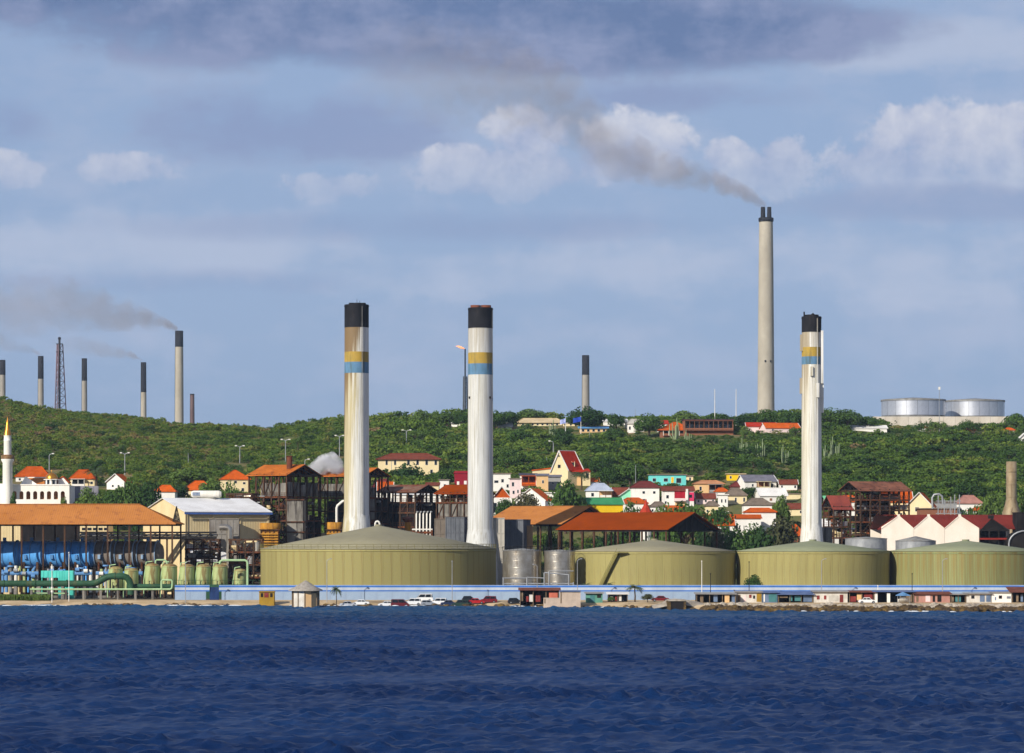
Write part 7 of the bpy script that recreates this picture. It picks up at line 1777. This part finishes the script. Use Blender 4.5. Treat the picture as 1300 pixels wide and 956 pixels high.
# ---------------------------------------------------------------- rocks, rubble, grass and foam
rock_brown = mat('wet_brown_rock', '#5c4a30', '#3a2f22', .6, .85, stain='#7d6432', stain_amt=.4, vert=1, bump=.6, bump_scale=3)
rock_pale = mat('pale_coral_rock', '#b3a898', '#8f8474', .5, .9, stain='#6b6258', stain_amt=.35, vert=1, bump=.6, bump_scale=3)
def boulders(name, label, m, spots):
    g = random.Random(len(spots)); mb = MB()
    for (x, Y, z, s) in spots:
        n, k = 7, 4; pts = []
        sx, sy, sz = s * g.uniform(.8, 1.5), s * g.uniform(.7, 1.2), s * g.uniform(.45, .8); ph = g.random() * 6
        for i in range(k):
            la = -.6 + 2.0 * i / (k - 1)
            for j in range(n):
                lo = ph + 2 * math.pi * j / n; q = g.uniform(.75, 1.15); pts.append((x + sx * q * math.cos(lo) * math.cos(la), Y + sy * q * math.sin(lo) * math.cos(la), z + sz * q * math.sin(la)))
        mb.grid_faces([(i * n + j, i * n + (j + 1) % n, (i + 1) * n + (j + 1) % n, (i + 1) * n + j) for i in range(k - 1) for j in range(n)] + [tuple(range((k - 1) * n, k * n))], pts, False)
    stuff(mb.obj(name, m), label)
g = random.Random(21); sp, sp2 = [], []
for k in range(520):
    px = g.uniform(898, 1330); x = X(px, 745); Y = shore(x) + g.uniform(-2.0, 3.5); sp.append((x, Y, g.uniform(-.2, .55), g.uniform(.6, 1.6)))
for k in range(300):
    px = g.uniform(895, 1330); x = X(px, 752); Y = shore(x) + g.uniform(4.5, 11); sp2.append((x, Y, ground(x, Y) + g.uniform(0, .2), g.uniform(.35, .95)))
for k in range(200):
    a = g.choice(((100, 165), (205, 290), (405, 640), (405, 640), (640, 840), (850, 900))); px = g.uniform(*a); x = X(px, 800); Y = shore(x) + g.uniform(-1.5, 2); sp.append((x, Y, g.uniform(-.25, .25), g.uniform(.35, .9)))
boulders('shore_rocks', 'dark brown rocks along the waterline', rock_brown, sp); boulders('coral_rubble', 'pale coral rubble on top of the rock shelf at right', rock_pale, sp2)
def mound():
    Y = 772; x = X(866, Y); z = ground(x, Y); t = thing('rock_mound', 'pale rock mound with a dark cave mouth at the waterline', 'rock', (x, Y, z)); P = local(866, Y, z); g = random.Random(5)
    prof = [(829, 769), (838, 766.5), (848, 762), (856, 760.5), (868, 760.5), (878, 762), (888, 764.5), (899, 768)]
    b = MB(); rows = []; ny = 7
    for j in range(ny):
        f = j / (ny - 1); e = math.sin(math.pi * min(1, f * 1.1 + .08)) ** .5 if f < .9 else .1
        for px, r in prof: rows.append((P(px, 0)[0] + g.uniform(-.3, .3), -3 + 13 * f, -.8 + (P(0, r)[2] + .8) * e + g.uniform(-.15, .15)))
    n = len(prof); b.grid_faces([(j * n + i, j * n + i + 1, (j + 1) * n + i + 1, (j + 1) * n + i) for j in range(ny - 1) for i in range(n - 1)], rows)
    b.obj('mound', rock_pale, t)
    a0, a1, h = P(850, 0)[0], P(866, 0)[0], P(0, 762.5)[2]
    MB().box(a0, a1, -6, 2, -2.2, h).obj('cave_mouth', dark_in, t); MB().box(a0 - .6, a1 + .4, -6.4, 2.5, h, h + .35).obj('lintel', rock_pale, t); MB().box(a0 - .8, a0, -6.2, 1.5, -2.2, h - .01).obj('jamb', rock_brown, t); MB().box(a1, a1 + .6, -6.2, 1.5, -2.2, h - .02).obj('jamb', rock_brown, t)
mound()
def grass():
    g = np.random.default_rng(5); n = 9000
    x = X(0, 825) + g.random(n) * S(95, 825) - 6; y = 818 + g.random(n) * 10; keep = g.random(n) < np.clip(1.2 - (x - X(30, 825)) / 12, .12, 1)
    x, y = x[keep], y[keep]; n = len(x); z = np.array([ground(a, b) for a, b in zip(x, y)]) + .05
    h = .5 + 1.0 * g.random(n); a = g.random(n) * 3.14; w = .16; dx, dy = np.cos(a) * w, np.sin(a) * w; lx, ly = g.normal(size=n) * .2, g.normal(size=n) * .2
    co = np.stack([np.stack([x - dx, y - dy, z], 1), np.stack([x + dx, y + dy, z], 1), np.stack([x + dx * .3 + lx, y + dy * .3 + ly, z + h], 1), np.stack([x - dx * .3 + lx, y - dy * .3 + ly, z + h], 1)], 1).reshape(-1, 3)
    me = quads_mesh('grass', co, leaf_mat('grass_blades', [(0, (.06, .12, .02)), (1, (.10, .15, .03))])); stuff(link('grass', me), 'bright green grass at the top of the beach on the far left')
grass()
def foam():
    m = bpy.data.materials.new('sea_foam'); m.use_nodes = True; nt = m.node_tree; b = nt.nodes['Principled BSDF']; b.inputs['Base Color'].default_value = (.60, .64, .68, 1); b.inputs['Roughness'].default_value = .8
    g = random.Random(9); mb = MB()
    def patch(x, Y, L, w, z):
        n = 10; up, dn = [], []
        for i in range(n + 1):
            u = i / n; e = math.sin(math.pi * u) ** .6; c = .5 * math.sin(u * 5 + x) * w
            up.append((x + L * (u - .5), Y + c + w * e * g.uniform(.3, 1), z)); dn.append((x + L * (u - .5), Y + c - w * e * g.uniform(.3, 1), z))
        top_ = [(p[0], p[1] * .5 + q[1] * .5, z + .18 * math.sin(math.pi * i / n)) for i, (p, q) in enumerate(zip(up, dn))]
        for i in range(n):
            mb.poly([dn[i], dn[i + 1], top_[i + 1], top_[i]]); mb.poly([top_[i], top_[i + 1], up[i + 1], up[i]])
    for lo, hi, k in ((0, 75, 22), (205, 275, 10), (500, 545, 9), (1095, 1165, 26), (640, 900, 14), (900, 1300, 22), (280, 470, 10)):
        for _ in range(k):
            px = g.uniform(lo, hi); x = X(px, 800); Y = shore(x) - g.uniform(1.0, 4.5); patch(x, Y, g.uniform(.5, 2.2 if px > 300 else 4.5), g.uniform(.08, .3), .1)
    for px, row in ():
        Y = H * F / (row - HR); patch(X(px, Y), Y, g.uniform(.6, 1.1), .16, .3)
    stuff(mb.obj('surf_foam', m), 'white surf at the waterline and scattered whitecaps')
foam()
# ---------------------------------------------------------------- smoke and steam
def plume(name, label, cat, mouth, pts, Y, dens, col, nscale, seed=0, soft=.75, absorb=None):
    """pts: (px, row, radius px, strength) from the mouth outward, drifting left"""
    k = S(1, Y); x0, r0 = mouth; xa = [(x0 - p[0]) * k for p in pts]; za = [(r0 - p[1]) * k for p in pts]; ra = [p[2] * k for p in pts]; sa = [p[3] for p in pts]
    L = xa[-1]; zm = max(abs(z) for z in za) + 1e-3; rm = max(ra)
    b = MB(); n = 16; rings = []; xs, zs, rs = [], [], []
    NS = 28
    def it(t, arr):
        X_ = t * L
        for i in range(len(xa) - 1):
            if X_ <= xa[i + 1] + 1e-6:
                f = (X_ - xa[i]) / max(1e-6, xa[i + 1] - xa[i]); return arr[i] + (arr[i + 1] - arr[i]) * f
        return arr[-1]
    for i in range(NS + 1):
        t = i / NS; xx, zz, rr = t * L, it(t, za), it(t, ra) * 1.25
        rings += [(xx, rr * math.cos(2 * math.pi * j / n), zz + rr * math.sin(2 * math.pi * j / n)) for j in range(n)]
    b.grid_faces([(i * n + j, i * n + (j + 1) % n, (i + 1) * n + (j + 1) % n, (i + 1) * n + j) for i in range(NS) for j in range(n)] + [tuple(range(n))[::-1], tuple(NS * n + j for j in range(n))], rings, True)
    m = bpy.data.materials.new(name + '_volume'); m.use_nodes = True; nt = m.node_tree; nt.nodes.remove(nt.nodes['Principled BSDF'])
    v = nt.nodes.new('ShaderNodeVolumePrincipled'); v.inputs['Color'].default_value = tuple(col) + (1,); v.inputs['Anisotropy'].default_value = -0.45 if soft == .5 else 0.0
    tc = nt.nodes.new('ShaderNodeTexCoord'); sp = nt.nodes.new('ShaderNodeSeparateXYZ'); nt.links.new(tc.outputs['Object'], sp.inputs[0])
    x, y, z = (E(nt, sp.outputs[i]) for i in range(3)); t = (x / L).clamp()
    def curve(arr, lo, hi):
        c = nt.nodes.new('ShaderNodeFloatCurve'); cu = c.mapping.curves[0]
        vals = [(a - lo) / (hi - lo) for a in arr]; ts = [q / L for q in xa]
        cu.points[0].location = (0, vals[0]); cu.points[1].location = (1, vals[-1])
        for q, w in list(zip(ts, vals))[1:-1]: cu.points.new(q, w)
        for p in cu.points: p.handle_type = 'VECTOR'
        c.mapping.update(); nt.links.new(t.k, c.inputs['Value']); return E(nt, c.outputs[0]) * (hi - lo) + lo
    zc = curve(za, -zm, zm); rad = curve(ra, 0, rm * 1.01); st = curve(sa, 0, 1.01)
    w1 = noise(nt, tc.outputs['Object'], nscale, 6, .62, (1, 1, 1), (seed, 2, 5)) - .5
    w2 = noise(nt, tc.outputs['Object'], nscale * .35, 3, .5, (1, 1, 1), (seed + 4, 1, 7)) - .5
    dz = z - zc + w2 * rad * 1.2
    d = (y * y + dz * dz).sqrt() / rad * .72 + w1 * 2.5
    den = (1.0 - d).step(0.0, soft) * st * dens / rad * (rm * .5)
    den = den * (x.step(0, ra[0] * 1.2))
    nt.links.new(den.k, v.inputs['Density']); nt.links.new(v.outputs[0], nt.nodes['Material Output'].inputs['Volume'])
    o = b.obj(name, m, None, (X(x0, Y), Y, Z(r0, Y))); o.rotation_euler.z = math.pi
    tag(o, label, cat); return o
smoke_c = (.50, .43, .41)
plume('smoke_plume', 'long grey-brown smoke plume rising left from the tallest concrete chimney', 'smoke', (974, 262), [(974, 262, 4, 1), (955, 250, 9, 1), (920, 234, 13, 1), (870, 220, 18, 1), (820, 207, 25, 1), (775, 188, 36, .95), (742, 155, 46, .9), (708, 120, 50, .9), (640, 104, 56, .8), (570, 96, 60, .62), (490, 86, 56, .32), (440, 80, 44, .0)], 2250, .021, smoke_c, .085, 0)
plume('smoke_plume', 'grey smoke plume drifting left from the tallest left refinery chimney', 'smoke', (227, 419), [(227, 419, 3, 1), (212, 413, 7, 1), (180, 404, 14, .9), (140, 395, 22, .8), (95, 386, 30, .62), (40, 390, 34, .55), (-40, 395, 38, .5), (-140, 398, 40, .0)], 2600, .032, smoke_c, .075, 9)
plume('smoke_plume', 'faint smoke wisp drifting left from the pale-bottomed far chimney', 'smoke', (182, 458), [(182, 458, 1.6, .7), (165, 450, 5, .5), (135, 444, 9, .34), (100, 438, 11, .2), (60, 434, 12, 0)], 2600, .14, smoke_c, .11, 17)
plume('smoke_plume', 'very faint smoke wisp at the far left above the grey far chimney', 'smoke', (52, 450), [(52, 450, 1.6, .6), (35, 442, 6, .3), (0, 434, 10, .25), (-50, 430, 12, 0)], 2600, .12, smoke_c, .11, 23)
plume('steam_cloud', 'small puff of white steam by the stained smokestack', 'steam', (438, 597), [(438, 597, 8, 1), (424, 589, 13, 1), (410, 588, 12, .9), (398, 594, 8, .6), (388, 598, 4, 0)], 955, .9, (.93, .93, .95), .32, 31, soft=.5)
# ---------------------------------------------------------------- the air
def haze():
    m = bpy.data.materials.new('haze_air'); m.use_nodes = True
    nt = m.node_tree; nt.nodes.remove(nt.nodes['Principled BSDF'])
    v = nt.nodes.new('ShaderNodeVolumePrincipled')
    v.inputs['Color'].default_value = (0.58, 0.76, 1.0, 1); v.inputs['Density'].default_value = HAZE_DENSITY
    v.inputs['Anisotropy'].default_value = 0.0
    nt.links.new(v.outputs[0], nt.nodes['Material Output'].inputs['Volume'])
    o = MB().box(-2500, 2500, -600, 5200, -6, 420).obj('haze', m)
    stuff(o)
HAZE_DENSITY = 0.00003
haze()
